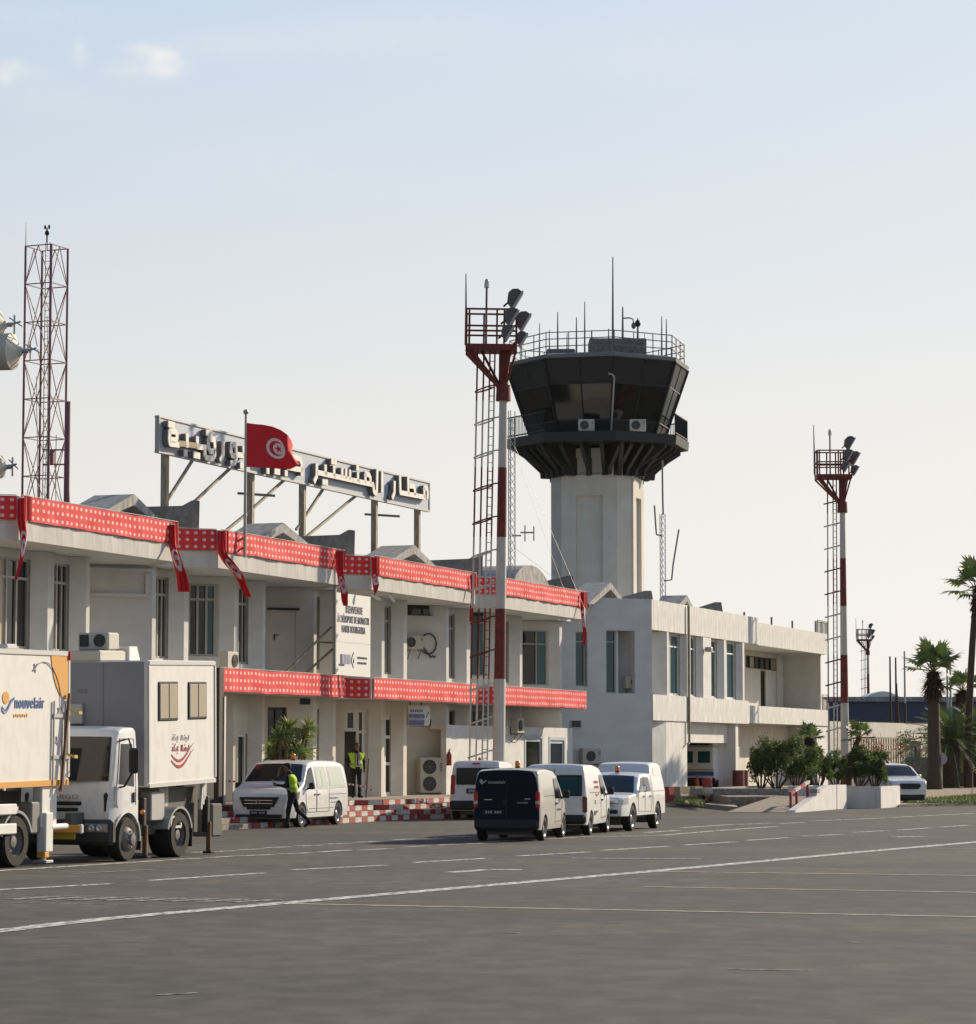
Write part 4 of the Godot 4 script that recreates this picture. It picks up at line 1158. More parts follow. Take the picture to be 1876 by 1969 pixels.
	for i in 12:
		var y := 2.2 + i * 1.14
		b = B.new()
		var red := (y > 4.65 and y < 7.05) or (y > 9.5 and y < 11.9) or y > 14.2
		if cage:
			var q := []
			for j in 13:
				var a := PI * 0.25 + PI * 1.5 * j / 12.0
				q.append(Vector3(-0.61 + cos(a) * 0.36 - 0.006 * (14.0 - y), y - 0.12 + 0.12 * cos(a), sin(a) * 0.42))
			b.tube(q, 0.03, 6, false)
			var hs := B.new()
			hs.bar(Vector3(-0.35, y, 0.1), Vector3(-0.12, y + 0.05, 0), 0.05); obj(hs, "hoop_stay", mats["mast_red" if red else "mast_white"], t)
		else:
			b.bar(Vector3(-0.95, y - 0.12, 0.1), Vector3(-0.1, y + 0.1, 0.0), 0.07)
		obj(b, "hoop" if cage else "cross_arm", mats["mast_red" if red else "mast_white"], t)
	return t
func build_masts() -> void:
	var m1 := Vector3(0.34, 0, -97.7)
	var a := flood_mast("floodlight_mast", "tall red and white floodlight mast with caged ladder standing in front of the terminal", m1, 1.0, true)
	a.rotation.z = deg_to_rad(-0.75)
	flood_mast("floodlight_mast", "red and white floodlight mast with cross arms rising from the planters beside the office block", Vector3((1622 - CX) / FOC * 143.4, 0, -143.4), 1.0, false)
	var m3 := flood_mast("floodlight_mast", "small distant floodlight mast beyond the flat blue building", Vector3((1668 - CX) / FOC * 330.0, 0, -330.0), 0.95, false)
	m3.remove_meta("group")
	# lattice tower behind the terminal
	var D := 120.0
	var base := at_depth(77, 1450, D); base.y = 0
	var t := thing("lattice_tower", "tall slender red lattice tower with round microwave dishes behind the terminal roof", "tower", Transform3D(Basis(Vector3.UP, deg_to_rad(-24.0)), base))
	var top := at_depth(86, 476, D).y
	var leg := func(i: int, y: float) -> Vector3:
		var w := 0.64 + 0.08 * clampf((12.0 - y) / 12.0, 0, 1)
		return Vector3([-w, w, w, -w][i], y, [-w, -w, w, w][i])
	for i in 4:
		var b := B.new(); b.tube([leg.call(i, 0.0), leg.call(i, 12.0), leg.call(i, top)], 0.05, 8); obj(b, "leg", mats["lattice_red"], t)
	var n := 14
	for s in 4:
		for k in n:
			var y0 := top - (k + 1) * 1.63; var y1 := top - k * 1.63
			var p0: Vector3 = leg.call(s, y0); var p1: Vector3 = leg.call(s, y1); var q0: Vector3 = leg.call((s + 1) % 4, y0); var q1: Vector3 = leg.call((s + 1) % 4, y1)
			var b := B.new()
			b.bar(p1, q1, 0.04)
			if k % 2 == 0: b.bar(p0, (p1 + q1) * 0.5, 0.03); b.bar(q0, (p1 + q1) * 0.5, 0.03)
			else: b.bar(p1, (p0 + q0) * 0.5, 0.03); b.bar(q1, (p0 + q0) * 0.5, 0.03)
			obj(b, "brace", mats["lattice_red"], t)
	var b := B.new()
	b.bar(Vector3(0.02, 2, 0.1), Vector3(0.02, top + 0.2, 0.1), 0.04); b.bar(Vector3(0.24, 2, 0.1), Vector3(0.24, top + 0.2, 0.1), 0.04)
	for k in 70: b.bar(Vector3(0.02, 2.2 + k * 0.3, 0.1), Vector3(0.24, 2.2 + k * 0.3, 0.1), 0.02)
	obj(b, "ladder", mats["galvanised"], t)
	b = B.new(); b.tube([Vector3(0, top - 0.1, 0), Vector3(0, top + 0.85, 0)], 0.035, 6); b.ball(Vector3(0, top + 0.62, 0), Vector3(0.1, 0.12, 0.1), 5); b.ball(Vector3(-0.1, top + 0.88, 0), Vector3(0.05, 0.1, 0.05), 5); b.ball(Vector3(0.1, top + 0.88, 0), Vector3(0.05, 0.1, 0.05), 5); obj(b, "wind_gauge", mats["black_metal"], t)
	b = B.new(); b.tube([leg.call(3, top), leg.call(3, top) + Vector3(0, 1.0, 0)], [0.02, 0.008], 5); obj(b, "lightning_rod", mats["grey_metal"], t)
	b = B.new()
	var inv := t.transform.affine_inverse()
	b.tube([inv * at_depth(131, 772, D - 0.6), inv * at_depth(129, 940, D - 0.6), inv * at_depth(130, 972, D - 0.6)], 0.1, 8)
	obj(b, "whip_aerial", mats["lattice_red"], t)
	b = B.new()
	for y in [865, 893]: b.bar(inv * at_depth(82, y, D - 0.5), inv * at_depth(132, y, D - 0.5), 0.06)
	b.bar(inv * at_depth(100, 865, D - 0.5), inv * at_depth(100, 893, D - 0.5), 0.22)
	obj(b, "aerial_bracket", mats["lattice_red"], t)
	for k in 3:
		b = B.new()
		var x := [0.35, -0.3, 0.5][k] as float
		var q := []
		for i in 12: q.append(Vector3(x + sin(i * 0.9 + k) * 0.06, 3.0 + i * (top - 6.0 - k * 2.5) / 11.0, 0.4 - 0.3 * k))
		b.tube(q, 0.018, 5)
		obj(b, "cable", mats["galvanised"], t)
	# dishes
	for k in [[20, 676, 1.3, -14.0, "large pale drum dish on the lattice tower, lower of the pair"], [-6, 625, 1.1, -10.0, "pale drum dish on the lattice tower, upper of the pair"], [0, 898, 0.8, -14.0, "small pale dish low on the lattice tower just above the roof"]]:
		var c := at_depth(k[0], k[1], D - 1.0)
		var rad: float = k[2] * 0.6
		var turn := Basis(Vector3.UP, deg_to_rad(k[3])) * Basis(Vector3.BACK, deg_to_rad(90.0))
		var dsh := thing("microwave_dish", k[4], "dish", Transform3D(turn, c), "microwave dishes on the lattice tower")
		b = B.new(); b.lathe([Vector2(0.02, -rad * 0.7), Vector2(rad * 0.22, -rad * 0.66), Vector2(rad * 0.3, -rad * 0.5), Vector2(rad * 0.9, -rad * 0.16), Vector2(rad * 1.0, -rad * 0.12), Vector2(rad * 1.0, rad * 0.62)], 28); obj(b, "drum", mat("dish", lin(0.60, 0.56, 0.47), 0.6), dsh)
		b = B.new(); b.lathe([Vector2(rad, rad * 0.62), Vector2(rad * 0.9, rad * 0.64), Vector2(0.001, rad * 0.66)], 28); obj(b, "cover", mats["dish"], dsh)
		b = B.new()
		b.cyl(Vector3(0, -rad * 0.7, 0), Vector3(0, -rad * 1.05, 0), 0.1); b.bar(Vector3(0, -rad * 0.9, 0), Vector3(0.1, -rad * 1.6, 0.1), 0.07)
		b.bar(Vector3(-0.4, -rad * 1.15, 0), Vector3(0.4, -rad * 1.15, 0), 0.06); b.bar(Vector3(0.3, -rad * 0.8, 0), Vector3(-0.1, -rad * 1.7, 0.05), 0.05)
		obj(b, "mount", mats["galvanised"], dsh)
	# thin guyed masts
	thin_mast("thin white lattice mast behind the terminal carrying a small comb aerial", Vector2(983, 1120), 790.0, 112.0, true)
	thin_mast("thin lattice mast on the office roof with two slanted whip aerials", Vector2(1274, 1165), 988.0, 140.0, false)
func thin_mast(label: String, foot: Vector2, top: float, D: float, comb: bool) -> void:
	var p := at_depth(foot.x, foot.y, D)
	p.y = 8.4
	var h := at_depth(foot.x, top, D).y - p.y
	var t := thing("aerial_mast", label, "mast", Transform3D(Basis(Vector3.UP, 0.3), p))
	var b := B.new()
	var L := []
	for i in 3: L.append(Vector3(cos(TAU * i / 3) * 0.15, 0, sin(TAU * i / 3) * 0.15))
	for i in 3: b.bar(L[i], L[i] + Vector3(0, h, 0), 0.03)
	obj(b, "legs", mats["galvanised"], t)
	b = B.new()
	var y := 0.0
	while y < h - 0.3:
		for i in 3: b.bar(L[i] + Vector3(0, y, 0), L[(i + 1) % 3] + Vector3(0, y + 0.3, 0), 0.016)
		y += 0.3
	obj(b, "lacing", mats["galvanised"], t)
	var inv := t.transform.affine_inverse()
	if comb:
		b = B.new()
		var q := func(x: float, yy: float) -> Vector3: return inv * at_depth(x, yy, D)
		b.bar(q.call(984, 1030), q.call(1002, 1030), 0.06); b.bar(q.call(1000, 1024), q.call(1027, 1024), 0.06)
		b.bar(q.call(1009, 1010), q.call(1009, 1041), 0.04); b.bar(q.call(1026, 1012), q.call(1026, 1040), 0.04)
		obj(b, "comb_aerial", mats["galvanised"], t)
		for k in [[990, 860, 1128, 1180], [990, 870, 1090, 1150], [985, 1050, 1066, 1112]]:
			b = B.new(); b.tube([q.call(k[0], k[1]), q.call(k[2], k[3])], 0.006, 4); obj(b, "guy_wire", mats["galvanised"], t)
	else:
		var q := func(x: float, yy: float) -> Vector3: return inv * at_depth(x, yy, D)
		for k in [[[1275, 990], [1274, 960], [1273, 885]], [[1272, 1030], [1262, 1028], [1261, 1018], [1258, 972]], [[1276, 1117], [1291, 1115], [1294, 1085], [1305, 1018]]]:
			b = B.new()
			var pts := []
			for e in k: pts.append(q.call(e[0], e[1]))
			b.tube(pts, 0.045, 6)
			obj(b, "whip_aerial", mats["grey_metal"], t)
func stroke(b: B, pts: Array, w: float, z0: float, z1: float) -> void:     # flat letter stroke in x, y
	for i in pts.size() - 1:
		var a: Vector2 = pts[i]; var c: Vector2 = pts[i + 1]
		var d := (c - a).normalized() * w * 0.5
		var s := Vector2(-d.y, d.x)
		var k := 0.35
		b.prism([a - d * k - s, c + d * k - s, c + d * k + s, a - d * k + s], z0, z1 - 0.0015 * (i % 2))
func build_sign() -> void:
	var o := -2.5
	var TL := on(TF, 305.7, 804, o); var BL := on(TF, 305.7, 872, o); var TR := on(TF, 825.3, 925.6, o); var BR := on(TF, 825.3, 980.4, o)
	var y1 := (TL.y + TR.y) * 0.5; var y0 := (BL.y + BR.y) * 0.5
	var x0 := TL.x; var x1 := TR.x
	var base := Vector3((x0 + x1) * 0.5, 8.5, o)
	var t := thing("rooftop_sign", "long pale rooftop signboard with raised Arabic letters on beige posts", "sign", TF * Transform3D(Basis(), base))
	var sh := func(p: Vector3) -> Vector3: return p - base
	var b := B.new()
	b.box(sh.call(Vector3((x0 + x1) * 0.5, (y0 + y1) * 0.5, o - 0.06)), Vector3(x1 - x0, y1 - y0, 0.1))
	obj(b, "board", mat("sign_board", lin(0.44, 0.49, 0.56), 0.5), t)
	b = B.new()
	for y in [y0, y1]: b.box(sh.call(Vector3((x0 + x1) * 0.5, y, o - 0.05)), Vector3(x1 - x0 + 0.1, 0.06, 0.16))
	for x in [x0, x1]: b.box(sh.call(Vector3(x, (y0 + y1) * 0.5, o - 0.05)), Vector3(0.06, y1 - y0 - 0.07, 0.15))
	obj(b, "board_edge", mats["galvanised"], t)
	# raised letters traced as strokes from two crops; each group of strokes is a letter
	var zf := 0.21
	var A := func(x: float, y: float) -> Vector2:
		var p := zd(Vector2(500, 1350), 3.752, x, y); var q := on(TF, p.x, p.y, o + zf); return Vector2(q.x - base.x, q.y - base.y)
	var Bq := func(x: float, y: float) -> Vector2:
		var p := zd(Vector2(980, 1500), 3.908, x, y); var q := on(TF, p.x, p.y, o + zf); return Vector2(q.x - base.x, q.y - base.y)
	var w := 0.18
	mat("letter_white", lin(0.76, 0.73, 0.66), 0.6)
	mat("letter_grey", lin(0.16, 0.155, 0.15), 0.6)
	mat("letter_tan", lin(0.30, 0.24, 0.13), 0.7)
	var letter := func(f: Callable, lists: Array, m: String = "letter_white") -> void:
		var k := B.new()
		for l in lists:
			var pts := []
			for e in l: pts.append(f.call(e[0], e[1]))
			if pts.size() == 1: k.prism([pts[0] + Vector2(-0.11, -0.10), pts[0] + Vector2(0.11, -0.10), pts[0] + Vector2(0.11, 0.10), pts[0] + Vector2(-0.11, 0.10)], zf - 0.032, zf)
			else: stroke(k, pts, w, zf - 0.032, zf)
		obj(k, "letter", mats[m], t)
		var r := B.new()        # darker metal returns behind the pale face
		for l in lists:
			var pts := []
			for e in l: pts.append(f.call(e[0], e[1]))
			if pts.size() == 1: r.prism([pts[0] + Vector2(-0.107, -0.097), pts[0] + Vector2(0.107, -0.097), pts[0] + Vector2(0.107, 0.097), pts[0] + Vector2(-0.107, 0.097)], 0.02, zf - 0.03)
			else: stroke(r, pts, w - 0.006, 0.02, zf - 0.03)
		obj(r, "letter_return", mats["letter_grey"], t)
	letter.call(A, [[[241, 220]], [[282, 230]], [[240, 305], [236, 400], [245, 462], [300, 470], [355, 478]], [[240, 308], [300, 310], [328, 330], [330, 400], [310, 420], [250, 410]]])
	letter.call(A, [[[362, 460], [452, 470]]], "letter_tan")
	letter.call(A, [[[457, 350], [458, 500]], [[440, 582]]])
	letter.call(A, [[[478, 476], [572, 488]]], "letter_tan")
	letter.call(A, [[[584, 498], [690, 512]], [[584, 385], [584, 470]], [[556, 603]], [[598, 613]]])
	letter.call(A, [[[712, 328]], [[752, 332]], [[725, 405], [795, 412], [802, 480], [802, 600], [780, 648], [700, 640], [676, 585], [680, 545]], [[725, 405], [722, 500], [745, 560], [795, 560]]])
	letter.call(A, [[[908, 445], [906, 600], [872, 672]]])
	letter.call(A, [[[1010, 470], [1065, 478], [1070, 640], [1050, 700], [1005, 705]], [[1010, 470], [1005, 560], [1020, 610], [1070, 615]]])
	letter.call(A, [[[1090, 600], [1190, 618]], [[1160, 500], [1165, 610]], [[1135, 735]]])
	letter.call(A, [[[1390, 690], [1480, 705]], [[1395, 600], [1395, 690]], [[1462, 800]]])
	letter.call(A, [[[1480, 705], [1610, 722]], [[1500, 620], [1500, 705]], [[1562, 808]], [[1596, 814]]])
	letter.call(A, [[[1610, 722], [1740, 735]], [[1620, 640], [1620, 720]], [[1690, 832]]])
	letter.call(Bq, [[[-110, 60], [0, 75], [62, 95], [85, 150], [90, 300]], [[-100, 200], [20, 225], [95, 235]]])
	letter.call(Bq, [[[282, 165], [280, 320], [250, 385]]])
	letter.call(Bq, [[[290, 268], [412, 296]], [[395, 178], [396, 290]], [[372, 393]], [[408, 398]]])
	letter.call(Bq, [[[412, 296], [515, 318]], [[506, 195], [507, 310]], [[486, 128]], [[523, 134]]])
	letter.call(Bq, [[[515, 318], [750, 370]], [[612, 220], [612, 330]], [[662, 232], [662, 342]], [[713, 245], [713, 352]]])
	letter.call(Bq, [[[750, 370], [830, 388]], [[816, 275], [816, 380]], [[810, 208]]])
	letter.call(Bq, [[[830, 388], [1015, 428]], [[912, 290], [960, 300], [978, 340], [980, 410]], [[912, 290], [915, 400]]])
	letter.call(Bq, [[[1015, 428], [1022, 510], [1045, 545], [1062, 500], [1068, 240]]])
	letter.call(Bq, [[[1130, 265], [1130, 520]]])
	letter.call(Bq, [[[1292, 390], [1290, 530], [1264, 600]]])
	letter.call(Bq, [[[1362, 318], [1366, 530], [1470, 550]]])
	letter.call(Bq, [[[1467, 335], [1470, 545]], [[1470, 550], [1600, 575]], [[1490, 445], [1545, 450], [1558, 520], [1550, 560]]])
	letter.call(Bq, [[[1600, 575], [1690, 592]], [[1675, 470], [1712, 475], [1722, 520], [1718, 605]], [[1675, 470], [1680, 590]]])
	# posts and braces (crop of the whole sign: origin 500,1300 scale 1.876)
	var C := func(x: float, y: float) -> Vector3:
		var p := zd(Vector2(500, 1300), 1.876, x, y); return on(TF, p.x, p.y, o - 0.25) - base
	for x in [81, 617, 940, 1389, 1656]:
		var p: Vector3 = C.call(x, 700)
		b = B.new()
		b.box(Vector3(p.x, (y1 - 0.1 - 8.45) * 0.5 - 0.05, -0.22), Vector3(0.18, y1 - 8.5, 0.2))
		obj(b, "post", mats["post_beige"], t)
	for k in [[262, 425, 95, 690], [495, 478, 205, 750], [835, 548, 640, 725], [600, 760, 465, 870], [1080, 598, 955, 790], [1280, 648, 970, 905], [940, 820, 905, 860]]:
		b = B.new()
		var p: Vector3 = C.call(k[0], k[1]); var q: Vector3 = C.call(k[2], k[3])
		b.bar(p, q, 0.08)
		obj(b, "brace", mats["post_beige"], t)
	for k in [[540, 634, 775, 650], [1332, 765, 1552, 778]]:
		b = B.new()
		var p := zd(Vector2(500, 1300), 1.876, k[0], k[1]); var q := zd(Vector2(500, 1300), 1.876, k[2], k[3])
		var z0 := -((TF * (base + Vector3(C.call((k[0] + k[2]) * 0.5, k[1]).x, 0, 0))).z)
		var inv := t.transform.affine_inverse()
		b.bar(inv * at_depth(p.x, p.y, z0 + 0.2), inv * at_depth(q.x, q.y, z0 + 0.2), 0.08)
		obj(b, "cross_bar", mats["grey_metal"], t)
func banner(label: String, p0: Vector2, p1: Vector2, y0: float, y1: float, seed_: int, plain: float, m0 := "banner_cloth") -> void:
	var f := seg(p0, p1)
	var L := (p1 - p0).length()
	var t := thing("red_banner", label, "banner", TF * f * Transform3D(Basis(), Vector3(L * 0.5, y0, 0.0)), "red banners along the terminal")
	var fn := FastNoiseLite.new()
	fn.seed = seed_; fn.frequency = 0.6
	var make := func(a: float, c: float, called: String, m: String) -> void:
		var n := maxi(3, int((c - a) / 0.22)) if called != "folded_end" else 12
		var g := []
		for j in 6:
			var row := []
			for i in n + 1:
				var x := lerpf(a, c, float(i) / n)
				var v := j / 5.0
				var rip := fn.get_noise_2d(x * 1.7 + v, v * 1.2) * 0.05 * (0.4 + v) + fn.get_noise_2d(x * 5.0, v * 0.6 + 9.0) * 0.015
				if called == "folded_end": rip = 0.028 * (1.0 + sin(i * 1.9 + seed_)) + 0.012 * v
				var sag := 0.022 * fn.get_noise_2d(x * 0.9, 33.0) + 0.015 * absf(sin(x * 1.3))
				row.append(Vector3(x - L * 0.5, lerpf(y1, y0, v) - sag - y0, 0.06 + maxf(rip, -0.03)))
			g.append(row)
		var b := B.new()
		b.grid(g, true, Vector2(round((c - a) / 0.26), 3.0))
		obj(b, called, mats[m], t)
	make.call(plain, L - plain, "cloth", m0)
	if plain > 0.05:
		make.call(0.0, plain, "folded_end", "red_cloth"); make.call(L - plain, L, "folded_end", "red_cloth")
	var b := B.new()
	b.tube([Vector3(-L * 0.5, y1 - y0 + 0.01, 0.06), Vector3(L * 0.5, y1 - y0 + 0.01, 0.06)], 0.012, 5)
	obj(b, "top_cord", mats["paint_white"], t)
func drape(label: String, pts: Array, seed_: int) -> void:     # narrow folded flag hung from the fascia; [x, y, width px, o]
	var mid := on(TF, pts[0][0], pts[0][1], pts[0][3])
	var t := thing("hanging_flag", label, "flag", TF * Transform3D(Basis(), mid), "folded red flags hung from the terminal fascia")
	var cross := Vector3(S45, 0, S45)
	var nrm := Vector3(-S45, 0, S45)
	var g := []
	var sub := 5
	for i in (pts.size() - 1) * sub + 1:
		var k := mini(i / sub, pts.size() - 2)
		var f := (i - k * sub) / float(sub)
		var q := func(m: int) -> float:
			var pa: float = pts[maxi(k - 1, 0)][m]; var pb: float = pts[k][m]; var pc: float = pts[k + 1][m]; var pd: float = pts[mini(k + 2, pts.size() - 1)][m]
			return 0.5 * (2 * pb + (pc - pa) * f + (2 * pa - 5 * pb + 4 * pc - pd) * f * f + (3 * pb - pa - 3 * pc + pd) * f * f * f)
		var c := on(TF, q.call(0), q.call(1), q.call(3)) - mid
		var sc := 5500.0 / 90.0
		var w: float = q.call(2) / sc
		var row := []
		for j in 9:
			var u := j / 8.0 - 0.5
			row.append(c + cross * (u * w * 1.05) + nrm * (sin(j * 1.9 + seed_ + i * 0.16) * w * 0.22))
		g.append(row)
	var arr := B.new()
	arr.grid(g, true)
	for i in arr.t.size():        # the folded cloth shows the middle of the flag, fly end down
		var uv := arr.t[i]
		arr.t[i] = Vector2(0.02 + uv.y * 0.96, 0.22 + uv.x * 0.56)
	obj(arr, "cloth", mats["flag_cloth"], t)
	var b := B.new()
	b.tube([g[0][0] + Vector3(0, 0.01, 0), g[0][8] + Vector3(0, 0.01, 0)], 0.012, 5)
	obj(b, "top_cord", mats["paint_white"], t)
func text_part(s: String, parent: Node, called: String, m: Material, size: float, at: Vector3, bold := true, squeeze := 1.0, font := "Droid Sans") -> MeshInstance3D:
	var tm := TextMesh.new()
	var sf := SystemFont.new()
	sf.font_names = PackedStringArray([font])
	sf.font_weight = 700 if bold else 400
	tm.font = sf
	tm.text = s
	tm.font_size = 48
	tm.pixel_size = size / 36.0
	tm.depth = 0.006
	tm.curve_step = 2.0
	var o := MeshInstance3D.new()
	o.name = called
	o.mesh = tm
	o.material_override = m
	o.position = at
	o.scale = Vector3(squeeze, 1, 1)
	parent.add_child(o, true)
	return o
func build_decor() -> void:
	var ups := ["red dotted banner on the terminal fascia under the lattice tower", "red dotted banner on the terminal fascia crossed by the flagpole", "red dotted banner on the upper fascia between the billboard and the caged mast", "red dotted banner on the upper fascia ending at the slanted office wall"]
	for i in range(1, 5):
		banner(ups[i - 1], Vector2(LONGS[i][0] + 0.03, 0), Vector2(LONGS[i][1] - 0.03, 0), 8.13, 8.77, i * 7, 0.5)
	var nu := ["short red dotted banner in the roof notch below the left lattice tower's dishes", "short red dotted banner in the roof notch beside the left sign post", "short red dotted banner in the roof notch above the white billboard", "short red dotted banner in the roof notch behind the caged ladder"]
	for i in 4:
		var s1: float = LONGS[i][1]; var e: float = LONGS[i + 1][0]
		var h := (e - s1) * 0.5
		banner(nu[i], Vector2(s1 + h + 0.06, -h + 0.06), Vector2(e - 0.06, -0.06), 8.14, 8.76, 40 + i, 0.0)
	var lo := ["red dotted banner on the balcony edge above the parked white minibus", "red dotted banner on the balcony edge to the right of the billboard", "red dotted banner on the balcony edge ending at the slanted office wall"]
	for i in range(2, 5):
		banner(lo[i - 2], Vector2(LONGS[i][0] + 0.1, 0), Vector2(LONGS[i][1] - 0.03, 0), 3.97, 4.66, i * 11 + 3, 0.0)
	var nl := ["short red dotted banner in the balcony notch under the white billboard", "short red dotted banner in the balcony notch behind the caged ladder"]
	for i in [2, 3]:
		var s1: float = LONGS[i][1]; var e: float = LONGS[i + 1][0]
		var h := (e - s1) * 0.5
		banner(nl[i - 2], Vector2(s1 + h + 0.06, -h + 0.06), Vector2(e - 0.06, -0.06), 3.99, 4.64, 60 + i, 0.0)
	drape("folded red flag twisting to a thin point under the lattice tower", [[40, 958, 11, 0.14], [41, 1000, 14, 0.16], [45, 1030, 12, 0.2], [44, 1060, 7, 0.3], [37, 1090, 5, 0.3], [29, 1116, 4, 0.3]], 1)
	drape("folded red flag with forked end blowing at the roof corner beside the left sign post", [[331, 1009, 12, 0.14], [332, 1045, 13, 0.16], [336, 1062, 15, 0.3], [344, 1090, 15, 0.45], [350, 1112, 17, 0.5], [353, 1138, 20, 0.5]], 2)
	drape("folded red flag blowing sideways beside the flagpole", [[426, 1021, 14, 0.14], [427, 1060, 14, 0.16], [440, 1082, 18, 0.3], [458, 1105, 15, 0.45], [468, 1128, 13, 0.5], [477, 1148, 14, 0.5]], 3)
	drape("folded red flag hanging over the top of the white billboard", [[652, 1059, 12, 0.14], [653, 1095, 12, 0.2], [656, 1115, 12, 0.3], [661, 1135, 14, 0.4], [662, 1152, 15, 0.4], [664, 1165, 11, 0.4]], 4)
	drape("short folded red flag in the corner right of the white billboard", [[719, 1072, 10, 0.14], [720, 1105, 11, 0.16], [722, 1125, 14, 0.3], [721, 1140, 5, 0.3]], 5)
	drape("folded red flag hanging just left of the caged ladder", [[907, 1106, 9, 0.14], [908, 1140, 9, 0.18], [907, 1165, 10, 0.3], [905, 1195, 9, 0.3]], 6)
	drape("folded red flag hanging at the terminal corner by the slanted office wall", [[1119, 1139, 11, 0.14], [1119, 1165, 11, 0.16], [1121, 1190, 11, 0.3], [1124, 1215, 10, 0.3], [1123, 1240, 8, 0.3]], 7)
	# flagpole and flag
	var D := -(TF * Vector3(sx(TF, 471, 0.25), 0, 0.25)).z
	var foot := at_depth(470, 1072, D)
	var t := thing("flagpole", "slim metal flagpole with ball top fixed to the terminal fascia", "flagpole", Transform3D(Basis(), foot))
	var b := B.new()
	var tp := at_depth(472.5, 796, D) - foot
	b.tube([Vector3.ZERO, tp], [0.05, 0.035], 10); obj(b, "pole", mats["flag_pole"], t)
	b = B.new(); b.ball(tp + Vector3(0, 0.06, 0), Vector3(0.085, 0.085, 0.085), 7); obj(b, "finial", mats["flag_pole"], t)
	b = B.new(); b.bar(Vector3(0, 0.3, 0), Vector3(-0.1, 0.3, -0.3), 0.05); b.bar(Vector3(0, 0.6, 0), Vector3(-0.1, 0.6, -0.3), 0.05); obj(b, "wall_bracket", mats["grey_metal"], t)
	var topc := [[597, 195], [650, 203], [700, 207], [760, 219], [810, 240], [850, 268], [876, 305], [886, 338]]
	var botc := [[590, 470], [640, 472], [700, 475], [760, 479], [820, 483], [865, 486], [900, 470], [928, 452]]
	var g := []
	for j in 15:
		var v := j / 14.0
		var row := []
		for i in 29:
			var u := i / 28.0 * 7.0
			var k := mini(int(u), 6); var f := u - k
			var tt := Vector2(topc[k][0], topc[k][1]).lerp(Vector2(topc[k + 1][0], topc[k + 1][1]), f)
			var bb := Vector2(botc[k][0], botc[k][1]).lerp(Vector2(botc[k + 1][0], botc[k + 1][1]), f)
			var p := tt.lerp(bb, v)
			p.x -= 22.0 * sin(v * PI) * pow(i / 28.0, 3)
			var d := zd(Vector2(500, 1300), 1.876, p.x, p.y)
			var w := i / 28.0
			row.append(at_depth(d.x, d.y, D + w * 0.55 + 0.2 * sin(w * 7.5 - v * 2.2) * w + 0.07 * sin(w * 15.0 + v * 4.0) * w) - foot)
		g.append(row)
	b = B.new(); b.grid(g, true)
	var fo := single(b, "national_flag", "red flag with white disc, crescent and star flying from the flagpole", "flag", mats["flag_cloth"], Transform3D(Basis(), foot))
	fo.name = "national_flag"
	# billboard on the balcony
	var oB := -0.12
	var p0 := on(TF, 645.5, 1220, oB); var p1 := on(TF, 711.8, 1220, oB)
	var ytop := on(TF, 679, 1143.2, oB).y; var ybot := 4.68
	var W := p1.x - p0.x; var Hh := ytop - ybot
	var bt := thing("welcome_billboard", "tall white welcome billboard with dark blue lettering on the balcony", "billboard", TF * Transform3D(Basis(), Vector3((p0.x + p1.x) * 0.5, ybot, oB)))
	b = B.new(); b.box(Vector3(0, Hh * 0.5, -0.02), Vector3(W, Hh, 0.04)); obj(b, "panel", mat("billboard_white", lin(0.74, 0.73, 0.69), 0.5), bt)
	b = B.new()
	b.box(Vector3(-W * 0.5 - 0.04, Hh * 0.54, -0.03), Vector3(0.07, Hh * 1.1, 0.1)); b.box(Vector3(W * 0.5 + 0.03, Hh * 0.5, -0.05), Vector3(0.05, Hh, 0.06)); b.box(Vector3(0, Hh * 0.405, 0.002), Vector3(W, 0.008, 0.006))
	obj(b, "edge_trim", mats["alu"], bt)
	text_part("BIENVENUE", bt, "lettering", mats["ink_navy"], 0.25, Vector3(0.05, Hh * 0.805, 0.006), true, 0.80)
	text_part("À L'AÉROPORT DE MONASTIR", bt, "lettering", mats["ink_navy"], 0.24, Vector3(0.0, Hh * 0.685, 0.006), true, 0.62)
	text_part("HABIB BOURGUIBA", bt, "lettering", mats["ink_navy"], 0.24, Vector3(0.0, Hh * 0.565, 0.006), true, 0.70)
	b = B.new()
	b.box(Vector3(-W * 0.355, Hh * 0.2, 0.006), Vector3(0.09, Hh * 0.115, 0.012)); obj(b, "logo", mats["ink_navy"], bt)
	b = B.new()
	for k in 3: b.box(Vector3(-W * 0.29 + k * W * 0.085, Hh * 0.2, 0.006), Vector3(W * 0.07, Hh * 0.115, 0.01))
	obj(b, "logo", mat("logo_violet", lin(0.30, 0.28, 0.40), 0.6), bt)
	b = B.new()
	stroke(b, [Vector2(W * 0.0, Hh * 0.285), Vector2(-W * 0.065, Hh * 0.19), Vector2(W * 0.0, Hh * 0.105)], 0.05, 0.002, 0.012); stroke(b, [Vector2(W * 0.015, Hh * 0.21), Vector2(W * 0.005, Hh * 0.165)], 0.06, 0.002, 0.012)
	obj(b, "logo", mats["ink_navy"], bt)
	b = B.new()
	for r in [[-0.34, 0.128, 3, 0.17], [0.25, 0.228, 8, 0.29], [0.25, 0.165, 7, 0.28]]:
		for k in r[2]: b.box(Vector3(W * (r[0] + r[3] * ((k + 0.5) / r[2] - 0.5)), Hh * r[1], 0.006), Vector3(W * r[3] / r[2] * 0.72, Hh * (0.022 + 0.008 * (k % 2)), 0.01))
	obj(b, "small_print", mats["ink_navy"], bt)
	b = B.new()
